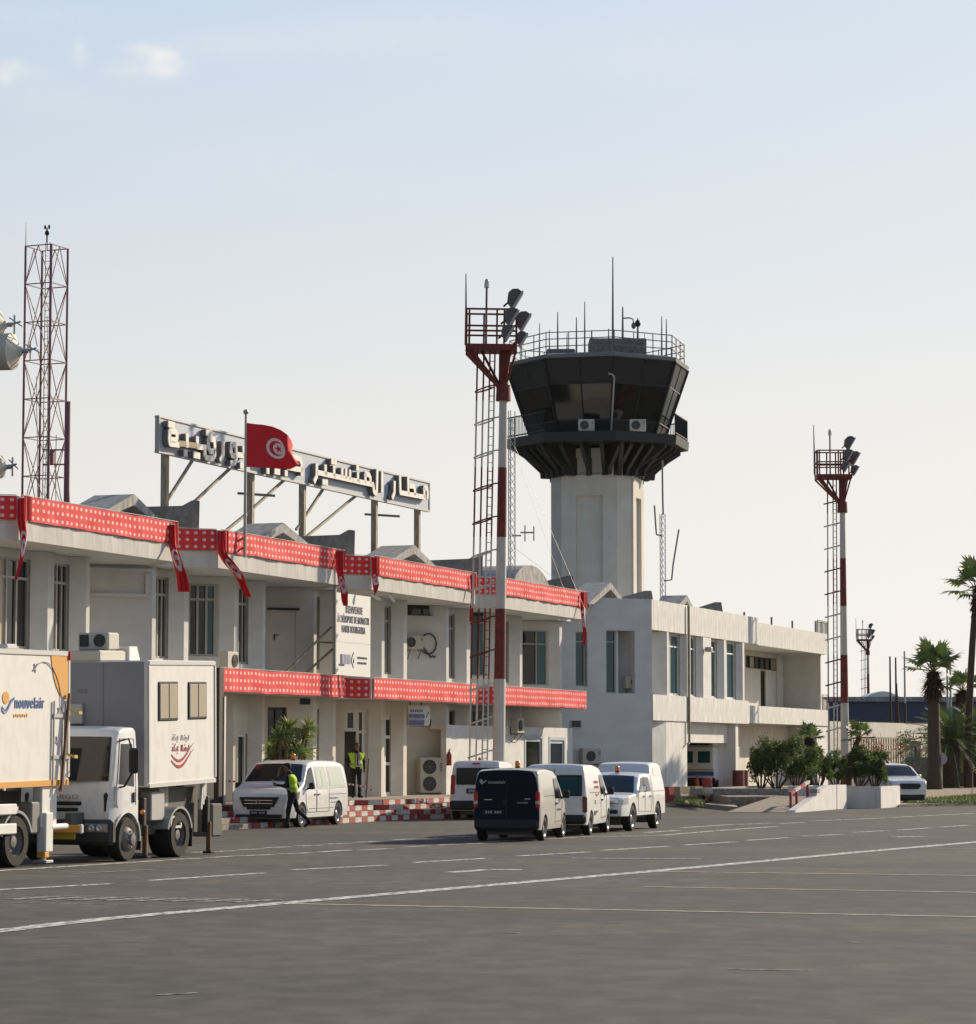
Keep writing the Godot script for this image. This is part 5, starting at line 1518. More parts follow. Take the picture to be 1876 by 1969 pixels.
	for k in [[670, 1290, 1070, 890], [850, 1295, 1085, 1085], [930, 1025, 1090, 1030]]:
		var a := zd(Vector2(700, 1750), 2.68, k[0], k[1]); var c := zd(Vector2(700, 1750), 2.68, k[2], k[3])
		var la := bt.transform.affine_inverse() * (TF * on(TF, a.x, a.y, -0.9)); var lc := bt.transform.affine_inverse() * (TF * on(TF, c.x, c.y, -0.4))
		b.bar(la, lc, 0.06)
	obj(b, "stay", mats["post_beige"], bt)
	# hanging information sign
	var hs := on(TF, 804, 1376, -0.7)
	var ht := thing("hanging_sign", "curved white and blue information sign hung under the balcony", "sign", TF * Transform3D(seg(Vector2.ZERO, Vector2(1, 1)).basis, hs))
	var cols := 8
	for k in [[-0.42, 0.22, "billboard_white", 0.0], [0.22, 0.42, "billboard_white", 0.0]]:
		var gg := []
		for j in 9:
			var v := j / 8.0
			var row := []
			for i in cols + 1:
				var x: float = lerpf(k[0], k[1], i / float(cols))
				row.append(Vector3(x, 0.36 - 0.72 * v, 0.10 * sin(v * PI * 0.9)))
			gg.append(row)
		b = B.new(); b.grid(gg, true); obj(b, "panel", mats[k[2]], ht)
	b = B.new()
	var gg := []
	for j in 6:
		var v := 0.42 + 0.56 * j / 5.0
		gg.append([Vector3(-0.41, 0.36 - 0.72 * v, 0.10 * sin(v * PI * 0.9) + 0.006), Vector3(0.2, 0.36 - 0.72 * v, 0.10 * sin(v * PI * 0.9) + 0.006)])
	b.grid(gg, true); obj(b, "blue_band", mat("sign_blue", lin(0.16, 0.18, 0.34), 0.5), ht)
	text_part("Information", ht, "lettering", mats["billboard_white"], 0.11, Vector3(-0.1, -0.12, 0.112), true, 0.72)
	b = B.new()
	for k in 6: b.box(Vector3(-0.32 + k * 0.085, 0.16 + 0.012 * (k % 2), 0.092), Vector3(0.05, 0.09, 0.006))
	stroke(b, [Vector2(0.26, -0.06), Vector2(0.36, 0.12)], 0.04, 0.098, 0.106)
	obj(b, "lettering", mats["sign_blue"], ht)
	b = B.new(); b.bar(Vector3(-0.32, 0.36, 0.0), Vector3(-0.32, 0.62, 0.0), 0.03); b.bar(Vector3(0.12, 0.36, 0.0), Vector3(0.12, 0.62, 0.0), 0.03); obj(b, "hanger", mats["black_metal"], ht)
	b = B.new(); b.box(Vector3(0, 0, -0.05), Vector3(0.84, 0.72, 0.08)); obj(b, "case", mats["unit_white"], ht)
func gap_frame(i: int) -> Transform3D:      # frame of the slanting alcove wall after strip i
	var s1: float = strips[i][1]; var gap: float = strips[i + 1][0] - s1
	return TF * seg(Vector2(s1, -1.5 - gap), Vector2(strips[i + 1][0], -1.5))
func at_wall(f: Transform3D, px: float, py: float, y: float, z := 0.0) -> Transform3D:
	var p := on(f, px, py, z)
	return f * Transform3D(Basis(), Vector3(p.x, y, z))
func build_units() -> void:
	var f10 := gap_frame(10)
	ac_unit("condenser", "large beige condenser with two stacked fans standing on the entrance platform", at_wall(f10, 822, 1500, 0.66, 0.25), 0.95, 1.32, 0.36, [[-0.1, 0.97, 0.27], [-0.1, 0.35, 0.27]], "", false)
	var u := ac_unit("wall_unit", "white air conditioner with coiled hose high on the upper alcove wall", at_wall(f10, 793, 1240, on(f10, 793, 1249, 0).y), 0.62, 0.52, 0.28, [[-0.2, 0.26, 0.19]])
	var b := B.new()
	var q := []
	for i in 20: q.append(Vector3(0.62 + 0.32 * cos(2.6 - i * 0.3), 0.22 + 0.38 * sin(2.6 - i * 0.3), 0.06))
	for i in 8: q.append(Vector3(0.7 + 0.03 * i, -0.25 - 0.03 * sin(i * 1.4), 0.05))
	b.tube(q, 0.028, 6); obj(b, "hose", mats["unit_dark"], u)
	var f4 := gap_frame(4)
	ac_unit("wall_unit", "white air conditioner on the balcony beside the tall four-pane window", Transform3D((TF * seg(Vector2.ZERO, Vector2(1, 0))).basis, TF * (on(TF, 430, 1280, -1.2) * Vector3(1, 0, 1) + Vector3(0, 4.68, 0))), 0.8, 0.56, 0.28, [[0.1, 0.28, 0.2]], "", false)
	var fs := OF * seg(-Vector2(S45, S45) * 5.0, Vector2.ZERO)
	ac_unit("wall_unit", "white air conditioner with thick pipe in the recess of the slanted wall", at_wall(fs, 1209, 1315, on(fs, 1210, 1324, -0.5).y, -0.62), 0.62, 0.56, 0.28, [[0.12, 0.28, 0.19]])
	b = B.new()
	var pt := at_wall(fs, 1207, 1270, 0.0, -0.95)
	b.cyl(Vector3(0, on(fs, 1207, 1300, -0.9).y, 0.06), Vector3(0, on(fs, 1207, 1256, -0.9).y, 0.06), 0.05)
	single(b, "insulated_pipe", "thick beige pipe above the air conditioner in the slanted wall recess", "pipe", mats["post_beige"], pt)
	ac_unit("wall_unit", "beige air conditioner low on the slanted wall above the parked pickup", at_wall(fs, 1131, 1455, on(fs, 1131, 1469, 0).y), 0.9, 0.66, 0.3, [[-0.05, 0.33, 0.22]])
	var fa := TF * seg(Vector2(-10, -1.2), Vector2(0, -1.2))
	ac_unit("wall_unit", "white air conditioner behind the pole of the caged mast", at_wall(fa, 986, 1395, on(fa, 986, 1410, 0).y), 0.8, 0.6, 0.3, [[-0.1, 0.3, 0.22]])
	# vent grille
	var v := thing("vent_grille", "small louvred vent grille on the slanted wall beside the lower banner", "vent", at_wall(fs, 1106.5, 1392, on(fs, 1106.5, 1400, 0).y))
	b = B.new()
	for e in [[-0.24, 0.17, 0.04, 0.34], [0.24, 0.17, 0.04, 0.34], [0, 0.02, 0.44, 0.04], [0, 0.32, 0.44, 0.04]]: b.box(Vector3(e[0], e[1], 0.02), Vector3(e[2], e[3], 0.04))
	obj(b, "frame", mats["galvanised"], v)
	for k in 5:
		b = B.new(); b.box(Vector3(0, 0.07 + k * 0.05, 0.02), Vector3(0.44, 0.03, 0.02), Basis(Vector3.RIGHT, 0.6)); obj(b, "slat", mats["unit_dark"], v)
	# name plate, extinguisher
	b = B.new(); b.bev(Vector3(0, 0, 0.02), Vector3(0.36, 0.2, 0.03), 0.008)
	var f6 := gap_frame(6)
	single(b, "door_plate", "small blank dark blue plate on the wall above the yucca", "sign", mats["ink_navy"], at_wall(f6, 586, 1349, on(f6, 586, 1349, 0).y))
	var ep := on(TF, 863.5, 1472, -1.1)
	var e := thing("fire_extinguisher", "red fire extinguisher hanging on the wall beside the condenser", "extinguisher", TF * Transform3D(Basis(), ep))
	b = B.new(); b.lathe([Vector2(0.001, 0), Vector2(0.085, 0.0), Vector2(0.09, 0.03), Vector2(0.09, 0.42), Vector2(0.06, 0.5), Vector2(0.025, 0.53)], 16); obj(b, "cylinder", mat("ext_red", lin(0.30, 0.01, 0.015), 0.4), e)
	b = B.new(); b.box(Vector3(0, 0.56, 0), Vector3(0.05, 0.06, 0.05)); b.bar(Vector3(0, 0.58, 0), Vector3(0.1, 0.62, 0), 0.02); b.tube([Vector3(0, 0.55, 0), Vector3(-0.1, 0.5, 0.03), Vector3(-0.11, 0.2, 0.05)], 0.012, 6); obj(b, "valve", mats["black_metal"], e)
	# strip lamps under the fascia
	for k in [[710, 730, 1142, 1153, "tilted white strip lamp under the fascia right of the billboard"], [748, 757, 1141, 1156, "second tilted white strip lamp under the fascia right of the billboard"]]:
		var a := on(TF, k[0], k[2], -0.35); var c := on(TF, k[1], k[3], -0.35)
		var lp := thing("strip_lamp", k[4], "lamp", TF * Transform3D(Basis(), (a + c) * 0.5))
		b = B.new(); b.bar(a - (a + c) * 0.5, c - (a + c) * 0.5, 0.09, 0.06); obj(b, "tube_cover", mats["white_frame"], lp)
		b = B.new(); b.bar(Vector3(0, 0, 0), Vector3(0, 7.62 - ((a + c) * 0.5).y, 0), 0.03); obj(b, "stem", mats["grey_metal"], lp)
func build_far() -> void:
	# raised platform in front of the offices with its ramp
	var b := B.new()
	b.slab([Vector2(-10.5, 6.2), Vector2(3.0, 0.7), Vector2(3.0, -8.8), Vector2(33.0, -8.8), Vector2(33.0, 10.2), Vector2(-10.5, 10.2)], 0.0, 0.46)
	struct(b, "office_platform", mats["tread"], OF)
	b = B.new()
	b.prism([Vector2(-17.0, 0.0), Vector2(-10.5, 0.0), Vector2(-10.5, 0.455), Vector2(-17.0, 0.012)], 7.9, 10.15)
	struct(b, "ramp", mats["tread"], OF)
	# wedge wall of the ramp
	var t := thing("ramp_wall", "white wedge-shaped concrete wall along the ramp with a small step at its top", "wall", OF * Transform3D(Basis(), Vector3(-17.0, 0, 10.3)))
	b = B.new()
	b.prism([Vector2(0, 0), Vector2(6.6, 0), Vector2(6.6, 0.92), Vector2(5.2, 0.90), Vector2(3.4, 0.66), Vector2(3.4, 0.56), Vector2(0.15, 0.08)], -0.15, 0.15)
	obj(b, "wedge", mats["white_wall"], t)
	b = B.new(); b.box(Vector3(7.4, 0.46, 0.0), Vector3(1.58, 0.92, 0.34)); obj(b, "end_block", mats["white_wall"], t)
	b = B.new(); b.bev(Vector3(3.6, 0.74, 0), Vector3(0.5, 0.16, 0.34), 0.02); obj(b, "cap_step", mats["roof_plate"], t)
	# little red and white rail on the wedge
	var r := thing("ramp_rail", "low red and white rail on short posts above the ramp wall", "rail", OF * Transform3D(Basis(), Vector3(-15.8, 0.2, 10.0)))
	for k in [[0.0, 0.0], [0.9, 0.1], [2.6, 0.35]]:
		b = B.new(); b.bar(Vector3(k[0], k[1] - 0.3, 0), Vector3(k[0], k[1] + 0.5, 0), 0.09); obj(b, "post", mats["paint_red"], r)
	for k in 4:
		b = B.new(); b.bar(Vector3(-0.1 + k * 0.72, 0.47 + k * 0.1, 0), Vector3(0.62 + k * 0.72, 0.57 + k * 0.1, 0), 0.1); obj(b, "rail_section", mats["paint_white"] if k % 2 else mats["paint_red"], r)
	# planting beds
	var pl := thing("planter_box", "square white concrete planter with shrubs and a small leaning palm", "planter", OF * Transform3D(Basis(), Vector3(-7.8, 0, 11.6)))
	for k in [[Vector3(1.8, 0.42, -0.1), Vector3(3.6, 0.84, 0.2)], [Vector3(0.1, 0.42, -1.85), Vector3(0.2, 0.84, 3.28)], [Vector3(3.5, 0.42, -1.85), Vector3(0.2, 0.84, 3.28)], [Vector3(1.8, 0.42, -3.6), Vector3(3.6, 0.84, 0.2)]]:
		b = B.new(); b.box(k[0], k[1]); obj(b, "side", mats["white_wall"], pl)
	b = B.new(); b.box(Vector3(1.8, 0.36, -1.85), Vector3(3.1, 0.72, 3.2)); obj(b, "soil", mats["verge_soil"], pl)
	var bd := thing("planting_bed", "long low grey walled bed full of shrubs in front of the offices", "planter", OF * Transform3D(Basis(), Vector3(-6.0, 0.46, 4.0)))
	for k in [[Vector3(0, 0.13, 2.4), Vector3(0.18, 0.26, 6.0)], [Vector3(6.0, 0.13, 5.3), Vector3(11.8, 0.26, 0.18)], [Vector3(6.0, 0.13, -0.5), Vector3(11.8, 0.26, 0.18)]]:
		b = B.new(); b.box(k[0], k[1]); obj(b, "side", mats["kerb"], bd)
	b = B.new(); b.box(Vector3(6.0, 0.09, 2.4), Vector3(11.7, 0.18, 5.6)); obj(b, "soil", mats["verge_soil"], bd)
	# kerbed island with weeds
	var isl := B.new()
	var ip := []
	for e in [[1270, 1541.5], [1288, 1543.7], [1351, 1553], [1418, 1560], [1416, 1557], [1396, 1552], [1351, 1540], [1280, 1531]]:
		var gp := ground(e[0], e[1]); ip.append(Vector2(gp.x, gp.z))
	isl.slab(ip, 0.0, 0.16)
	struct(isl, "kerb_island", mats["kerb"])
	# far low building with the blue band
	var D := 215.0
	var f := Transform3D(Basis(), at_depth(1700, 1450, D) * Vector3(1, 0, 1))
	var fb := thing("blue_building", "distant long low building with a dark blue band above a cream wall", "building", f)
	var W := 34.0
	var yy := func(py: float) -> float: return at_depth(1700, py, D).y
	b = B.new(); b.span(Vector3(-7.0, 0, -8), Vector3(W, yy.call(1386), -0.4)); obj(b, "wall", mats["warm_wall"], fb)
	b = B.new(); b.span(Vector3(-5.6, yy.call(1387), -8.0), Vector3(W, yy.call(1349), 0.0)); obj(b, "blue_band", mat("band_blue", lin(0.05, 0.065, 0.125), 0.5), fb)
	b = B.new(); b.span(Vector3(-7.0, yy.call(1349), -8.3), Vector3(W, yy.call(1340), 0.3)); obj(b, "roof_edge", mats["roof_plate"], fb)
	b = B.new()
	var roof := []
	for k in 9: roof.append(Vector2(-1.2 + 2.6 * k / 8.0, yy.call(1340) + 0.45 * sin(PI * k / 8.0)))
	b.prism(roof, -6.0, -1.0); obj(b, "roof_light", mats["white_frame"], fb)
	for k in 9:
		b = B.new(); b.box(Vector3(-2.0 + k * 2.3, yy.call(1418), -0.38), Vector3(0.9, 0.9, 0.1)); obj(b, "window", mats["glass"], fb)
	# cream boundary wall and fence in front of it
	D = 175.0
	var wl := thing("boundary_wall", "long cream boundary wall with a dark gateway behind the palms", "wall", along(at_depth(1596, 1450, 166.0) * Vector3(1, 0, 1), 28.0))
	b = B.new(); wall(b, Transform3D(Basis(), Vector3(0, 0, 0)), 30.0, 0.0, at_depth(1700, 1390, D).y, 0.3, [[12.6, 15.6, 0.0, at_depth(1700, 1424, D).y]]); obj(b, "wall", mats["warm_wall"], wl)
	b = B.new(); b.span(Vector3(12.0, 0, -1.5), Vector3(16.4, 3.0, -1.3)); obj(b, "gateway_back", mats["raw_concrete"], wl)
	for k in 26:
		b = B.new(); b.bar(Vector3(1.0 + k * 0.42, 0, 0.6), Vector3(1.0 + k * 0.42, at_depth(1700, 1418, D).y, 0.6), 0.07); obj(b, "picket", mats["post_beige"], wl)
	b = B.new()
	for y in [1420, 1432, 1444]: b.bar(Vector3(0.8, at_depth(1700, y, D).y, 0.6), Vector3(11.8, at_depth(1700, y, D).y, 0.6), 0.07)
	obj(b, "fence_rail", mats["post_beige"], wl)
	# teal framed board
	D = 150.0
	var tb := thing("notice_board", "weathered notice board in a teal frame behind the white crossover", "board", Transform3D(Basis(), at_depth(1763, 1450, D) * Vector3(1, 0, 1)))
	var bw := 21.0 / 5500 * D; var t0 := at_depth(1763, 1460, D).y
	b = B.new(); b.box(Vector3(0, t0 * 0.5 + 0.05, 0), Vector3(bw * 2, t0, 0.06)); obj(b, "panel", mats["raw_concrete"], tb)
	b = B.new()
	for s in [-1, 1]: b.box(Vector3(s * bw, t0 * 0.5, 0.02), Vector3(0.1, t0 + 0.1, 0.12))
	b.box(Vector3(0, t0 + 0.05, 0.02), Vector3(bw * 2, 0.12, 0.12)); obj(b, "frame", mat("teal_paint", lin(0.10, 0.24, 0.23), 0.6), tb)
	# rusty poles
	for k in [[1713, 1262, 1400, "thin rusty pole standing behind the boundary wall, beside the forked one"], [1724, 1264, 1400, "rusty pole with a second pole lashed to it behind the boundary wall"], [1741, 1252, 1400, "taller rusty pole with pale top behind the boundary wall"]]:
		D = 178.0
		var p := at_depth(k[0], 1450, D) * Vector3(1, 0, 1)
		var h := at_depth(k[0], k[1], D).y
		var ph := thing("rusty_pole", k[3], "pole", Transform3D(Basis(), p))
		b = B.new(); b.cyl(Vector3.ZERO, Vector3(0, h * 0.62, 0), 0.09, 0.08, 8); obj(b, "lower_tube", mats["dead_leaf"], ph)
		b = B.new(); b.cyl(Vector3(0, h * 0.62, 0), Vector3(0, h, 0), 0.065, 0.05, 8); obj(b, "upper_tube", mats["dead_leaf"] if k[0] != 1741 else mats["galvanised"], ph)
		if k[0] == 1724: b = B.new(); b.cyl(Vector3(0.3, 0, 0), Vector3(0.02, h * 0.8, 0), 0.07, 0.06, 8); obj(b, "lashed_tube", mats["dead_leaf"], ph)
	for k in [[1823, "slim grey lamp pole behind the fan palm crown, left of two"], [1829, "slim grey lamp pole behind the fan palm crown, right of two"]]:
		D = 190.0
		var ph := thing("lamp_pole", k[1], "pole", Transform3D(Basis(), at_depth(k[0], 1450, D) * Vector3(1, 0, 1)))
		var h := at_depth(k[0], 1268, D).y
		b = B.new(); b.cyl(Vector3.ZERO, Vector3(0, h, 0), 0.1, 0.06, 8); obj(b, "pole", mats["galvanised"], ph)
		b = B.new(); b.bev(Vector3(0.15, h, 0), Vector3(0.5, 0.1, 0.2), 0.03); obj(b, "lamp_head", mats["grey_metal"], ph)
	# round sign seen from behind
	var sp := ground(1811, 1537)
	var rs := thing("road_sign", "round grey road sign seen from behind in front of the palms", "sign", Transform3D(Basis(), sp))
	var sd := -sp.z
	b = B.new(); b.cyl(Vector3.ZERO, Vector3(0, at_depth(1811, 1448, sd).y, 0), 0.035, 0.035, 8); obj(b, "post", mats["galvanised"], rs)
	b = B.new(); b.cyl(Vector3(0, at_depth(1811, 1459, sd).y, -0.05), Vector3(0, at_depth(1811, 1459, sd).y, -0.02), 0.28, 0.28, 20); obj(b, "disc", mats["galvanised"], rs)
	# grass verge with a pale kerb
	b = B.new()
	var q := [ground(1740, 1546), ground(1960, 1541), ground(1960, 1515), ground(1700, 1515)]
	var poly := []
	for e in q: poly.append(Vector2(e.x, e.z))
	b.slab(poly, 0.0, 0.13)
	struct(b, "verge", mats["verge_soil"])
	b = B.new()
	var k0 := ground(1728, 1552); var k1 := ground(1960, 1546)
	b.slab([Vector2(k0.x, k0.z), Vector2(k1.x, k1.z), Vector2(q[1].x, q[1].z + 0.05), Vector2(q[0].x, q[0].z + 0.05)], 0.0, 0.10)
	struct(b, "path", mats["tread"])
class Car:
	var L := 4.0; var W := 1.7; var belt := 0.95; var tumble := 0.16; var base := 0.28
	var top := []          # (x from the front, height)
	var wheels := []       # x of the axles
	var R := 0.31; var arch := 0.37
	var rf := 0.5; var rr := 0.12; var nf := 0.16; var nr := 0.05      # plan rounding: lengths and how much the ends narrow
	func yt(x: float) -> float:
		for i in top.size() - 1:
			if x <= top[i + 1][0]: return lerpf(top[i][1], top[i + 1][1], clampf((x - top[i][0]) / maxf(top[i + 1][0] - top[i][0], 1e-5), 0, 1))
		return top[-1][1]
	func hw(x: float, y: float) -> float:
		var w := W * 0.5
		if x < rf: w *= 1.0 - nf * pow(1.0 - x / rf, 2.2)
		if x > L - rr: w *= 1.0 - nr * pow((x - L + rr) / rr, 2.2)
		w -= tumble * pow(maxf(0.0, y - belt), 1.15)
		w -= 0.10 * pow(maxf(0.0, 0.55 - y) / 0.3, 2.0) * 0.35
		return w
	func yb(x: float) -> float:
		var y := base
		for c in wheels:
			var d := absf(x - c)
			if d < arch: y = maxf(y, R + sqrt(arch * arch - d * d))
		return y
	func side(x: float, y: float, s: float, off := 0.008) -> Vector3:
		return Vector3(L * 0.5 - x, y, s * (hw(x, y) + off))
	func over(x: float, u: float, off := 0.01) -> Vector3:     # on the bonnet, windscreen or roof, u from -1 to 1 across
		var y := yt(x)
		var d := Vector2(0.02, yt(x + 0.01) - yt(x - 0.01)).normalized()
		var crown := 0.035 * (1.0 - u * u)
		return Vector3(L * 0.5 - x + d.y * off, y + crown * absf(d.x) + d.x * off, u * (hw(x, y) - 0.04)) + Vector3(crown * absf(d.y) * 2.2, 0, 0)
	func body() -> B:
		var xs := [0.0, 0.02, 0.05, 0.1]
		for t in top: xs.append(t[0])
		for c in wheels:
			for k in 13: xs.append(c - arch * cos(PI * k / 12.0))
			xs.append(c - arch - 0.004); xs.append(c + arch + 0.004)
		var x := 0.0
		while x < L: xs.append(x); x += 0.22
		for e in [L - 0.1, L - 0.05, L - 0.02, L]: xs.append(e)
		xs.sort()
		var rings := []
		var last := -1.0
		for q in xs:
			if q - last < 0.0035 or q > L + 0.0001: continue
			last = q
			var Y := yt(q); var b0 := minf(yb(q), Y - 0.06)
			var bl := minf(belt, Y - 0.05)
			bl = maxf(bl, b0 + 0.03)
			var hl := []
			for f in [0.0, 0.1, 0.3, 0.55, 0.8, 1.0]: hl.append(lerpf(b0, bl, f))
			for f in [0.35, 0.7]: hl.append(lerpf(bl, Y - 0.04, f))
			hl.append(Y - 0.045)
			var half := []
			for h in hl: half.append(Vector3(L * 0.5 - q, h, hw(q, h)))
			var w := hw(q, Y)
			half.append(Vector3(L * 0.5 - q, Y - 0.015, w - 0.02))
			for u in [0.93, 0.7, 0.35, 0.0]: half.append(Vector3(L * 0.5 - q, Y + 0.035 * (1.0 - u * u), u * (w - 0.02)))
			var row := []
			for i in half.size(): row.append(half[i] * Vector3(1, 1, -1))
			for i in range(half.size() - 2, -1, -1): row.append(half[i])
			rings.append(row)
		var m := B.new()
		m.grid(rings, false)
		for i in rings.size() - 1:      # floor
			var a = rings[i]; var c = rings[i + 1]
			m.quad(a[0], a[-1], c[-1], c[0])
		for e in [0, rings.size() - 1]:     # ends
			var a: Array = rings[e]
			var n := a.size()
			for k in n / 2:
				if e == 0: m.quad(a[k], a[k + 1], a[n - 2 - k], a[n - 1 - k])
				else: m.quad(a[k + 1], a[k], a[n - 1 - k], a[n - 2 - k])
		return m
func side_panel(c: Car, q: Array, s: float, off := 0.008, nu := 6, nv := 5) -> B:      # four corners (x, y): lower front, lower rear, upper rear, upper front
	var g := []
	for j in nv + 1:
		var row := []
		for i in nu + 1:
			var u := float(i) / nu; var v := float(j) / nv
			var p := Vector2(q[0][0], q[0][1]).lerp(Vector2(q[1][0], q[1][1]), u).lerp(Vector2(q[3][0], q[3][1]).lerp(Vector2(q[2][0], q[2][1]), u), v)
			row.append(c.side(p.x, p.y, s, off))
		g.append(row)
	var b := B.new()
	b.grid(g, s < 0)
	return b
func over_panel(c: Car, x0: float, x1: float, u0: float, u1: float, v0 := 0.0, v1 := 0.0, off := 0.01) -> B:    # u0,u1 half spans at x0 and x1
	var g := []
	for j in 9:
		var row := []
		var f := j / 8.0
		var x := lerpf(x0, x1, f)
		for i in 9:
			var k := i / 8.0
			row.append(c.over(x, lerpf(lerpf(-u0, u0, k) if v0 == 0.0 else lerpf(v0, u0, k), lerpf(-u1, u1, k) if v1 == 0.0 else lerpf(v1, u1, k), f), off))
		g.append(row)
	var b := B.new()
	b.grid(g, false)
	return b
var wheel_tyre: Dictionary = {}
func add_wheels(t: Node3D, c: Car, rim_m: String, width := 0.19) -> void:
	for x in c.wheels:
		for s in [-1.0, 1.0]:
			var w := part("wheel", t, Transform3D(Basis(Vector3.RIGHT, s * PI / 2), Vector3(c.L * 0.5 - x, c.R, s * (c.W * 0.5 - 0.02 - width * 0.5))))
			var key := "%s %.2f %.2f" % [rim_m, c.R, width]
			if not wheel_tyre.has(key):
				var r := c.R; var h := width * 0.5
				var b := B.new()
				b.lathe([Vector2(r * 0.64, -h), Vector2(r * 0.93, -h), Vector2(r, -h * 0.7), Vector2(r, h * 0.7), Vector2(r * 0.93, h), Vector2(r * 0.66, h), Vector2(r * 0.64, h * 0.6)], 28)
				var k := B.new()
				k.lathe([Vector2(r * 0.66, h * 0.9), Vector2(r * 0.6, h * 0.75), Vector2(r * 0.52, h * 0.3), Vector2(r * 0.3, h * 0.45), Vector2(r * 0.2, h * 0.7), Vector2(0.001, h * 0.75)], 24)
				var d := B.new()
				for i in 6:
					var a := TAU * i / 6.0
					d.box(Vector3(cos(a) * r * 0.42, h * 0.42, sin(a) * r * 0.42), Vector3(r * 0.13, h * 0.25, r * 0.1), Basis(Vector3.UP, -a))
				wheel_tyre[key] = [b.mesh(), k.mesh(), d.mesh()]
			share(wheel_tyre[key][0], "tyre", mats["tyre"], w, Transform3D())
			var rm := share(wheel_tyre[key][1], "rim", mats[rim_m], w, Transform3D())
	var b := B.new()
	for x in c.wheels: b.box(Vector3(c.L * 0.5 - x, c.R + 0.02, 0), Vector3(c.arch * 1.9, c.R * 1.15, c.W - 0.55))
	b.box(Vector3(0, c.base - 0.03, 0), Vector3(c.L * 0.8, 0.1, c.W - 0.5))
	obj(b, "underbody", mats["chassis_grey"], t)
func add_mirrors(t: Node3D, c: Car, x: float, y: float, m: String) -> void:
	for s in [-1.0, 1.0]:
		var b := B.new()
		var p := c.side(x, y, s)
		b.bev(p + Vector3(0, 0.1, s * 0.14), Vector3(0.1, 0.2, 0.16), 0.035); b.bar(p - Vector3(0, 0, s * 0.03), p + Vector3(0, 0.04, s * 0.1), 0.05)
		obj(b, "mirror", mats[m], t)
func add_beacon(t: Node3D, p: Vector3) -> void:
	var b := B.new(); b.cyl(p, p + Vector3(0, 0.05, 0), 0.065, 0.06, 14); var k := obj(b, "beacon_base", mats["rubber"], t)
	b = B.new(); b.lathe([Vector2(0.06, 0.05), Vector2(0.06, 0.15), Vector2(0.045, 0.18), Vector2(0.001, 0.19)], 14, Transform3D(Basis(), p)); obj(b, "lens", mats["amber"], k)
func seam(t: Node3D, c: Car, pts: Array, s: float) -> void:
	var b := B.new()
	for i in pts.size() - 1:
		var P := Vector2(pts[i][0], pts[i][1]); var Q := Vector2(pts[i + 1][0], pts[i + 1][1])
		for k in 4: b.bar(c.side(P.lerp(Q, k / 4.0).x, P.lerp(Q, k / 4.0).y, s, 0.001), c.side(P.lerp(Q, (k + 1) / 4.0).x, P.lerp(Q, (k + 1) / 4.0).y, s, 0.001), 0.012)
	obj(b, "door_seam", mats["rubber"], t)
func rear_rect(c: Car, z0: float, z1: float, y0: float, y1: float, th: float, r := 0.02) -> B:
	var b := B.new()
	b.bev(Vector3(-c.L * 0.5 - th * 0.5 + 0.015, (y0 + y1) * 0.5, (z0 + z1) * 0.5), Vector3(th + 0.03, y1 - y0, absf(z1 - z0)), r)
	return b
func plate_marks(parent: Node, at: Vector3, dx: float, m: String, w: float) -> void:     # unreadable white marks of a number plate
	var b := B.new()
	for k in 7:
		if k == 3: continue
		b.box(at + Vector3(dx, 0, (k - 3) * w / 7.0), Vector3(0.006, 0.05, w / 7.0 * 0.55))
	obj(b, "plate_marks", mats[m], parent)
func turned_text(s: String, parent: Node, called: String, m: Material, size: float, at: Vector3, face: Vector3, squeeze := 1.0, bold := true) -> void:   # lettering whose front looks along face
	var o := text_part(s, parent, called, m, size, at, bold, squeeze)
	var z := face.normalized()
	var x := Vector3.UP.cross(z).normalized()
	o.basis = Basis(x * squeeze, z.cross(x), z)

func build_vehicles() -> void:
	make_minibus()
	make_navy_van()
	make_white_van()
	make_far_van()
	make_pickup()
	make_suv()
	make_lift_truck()
	make_catering_truck()

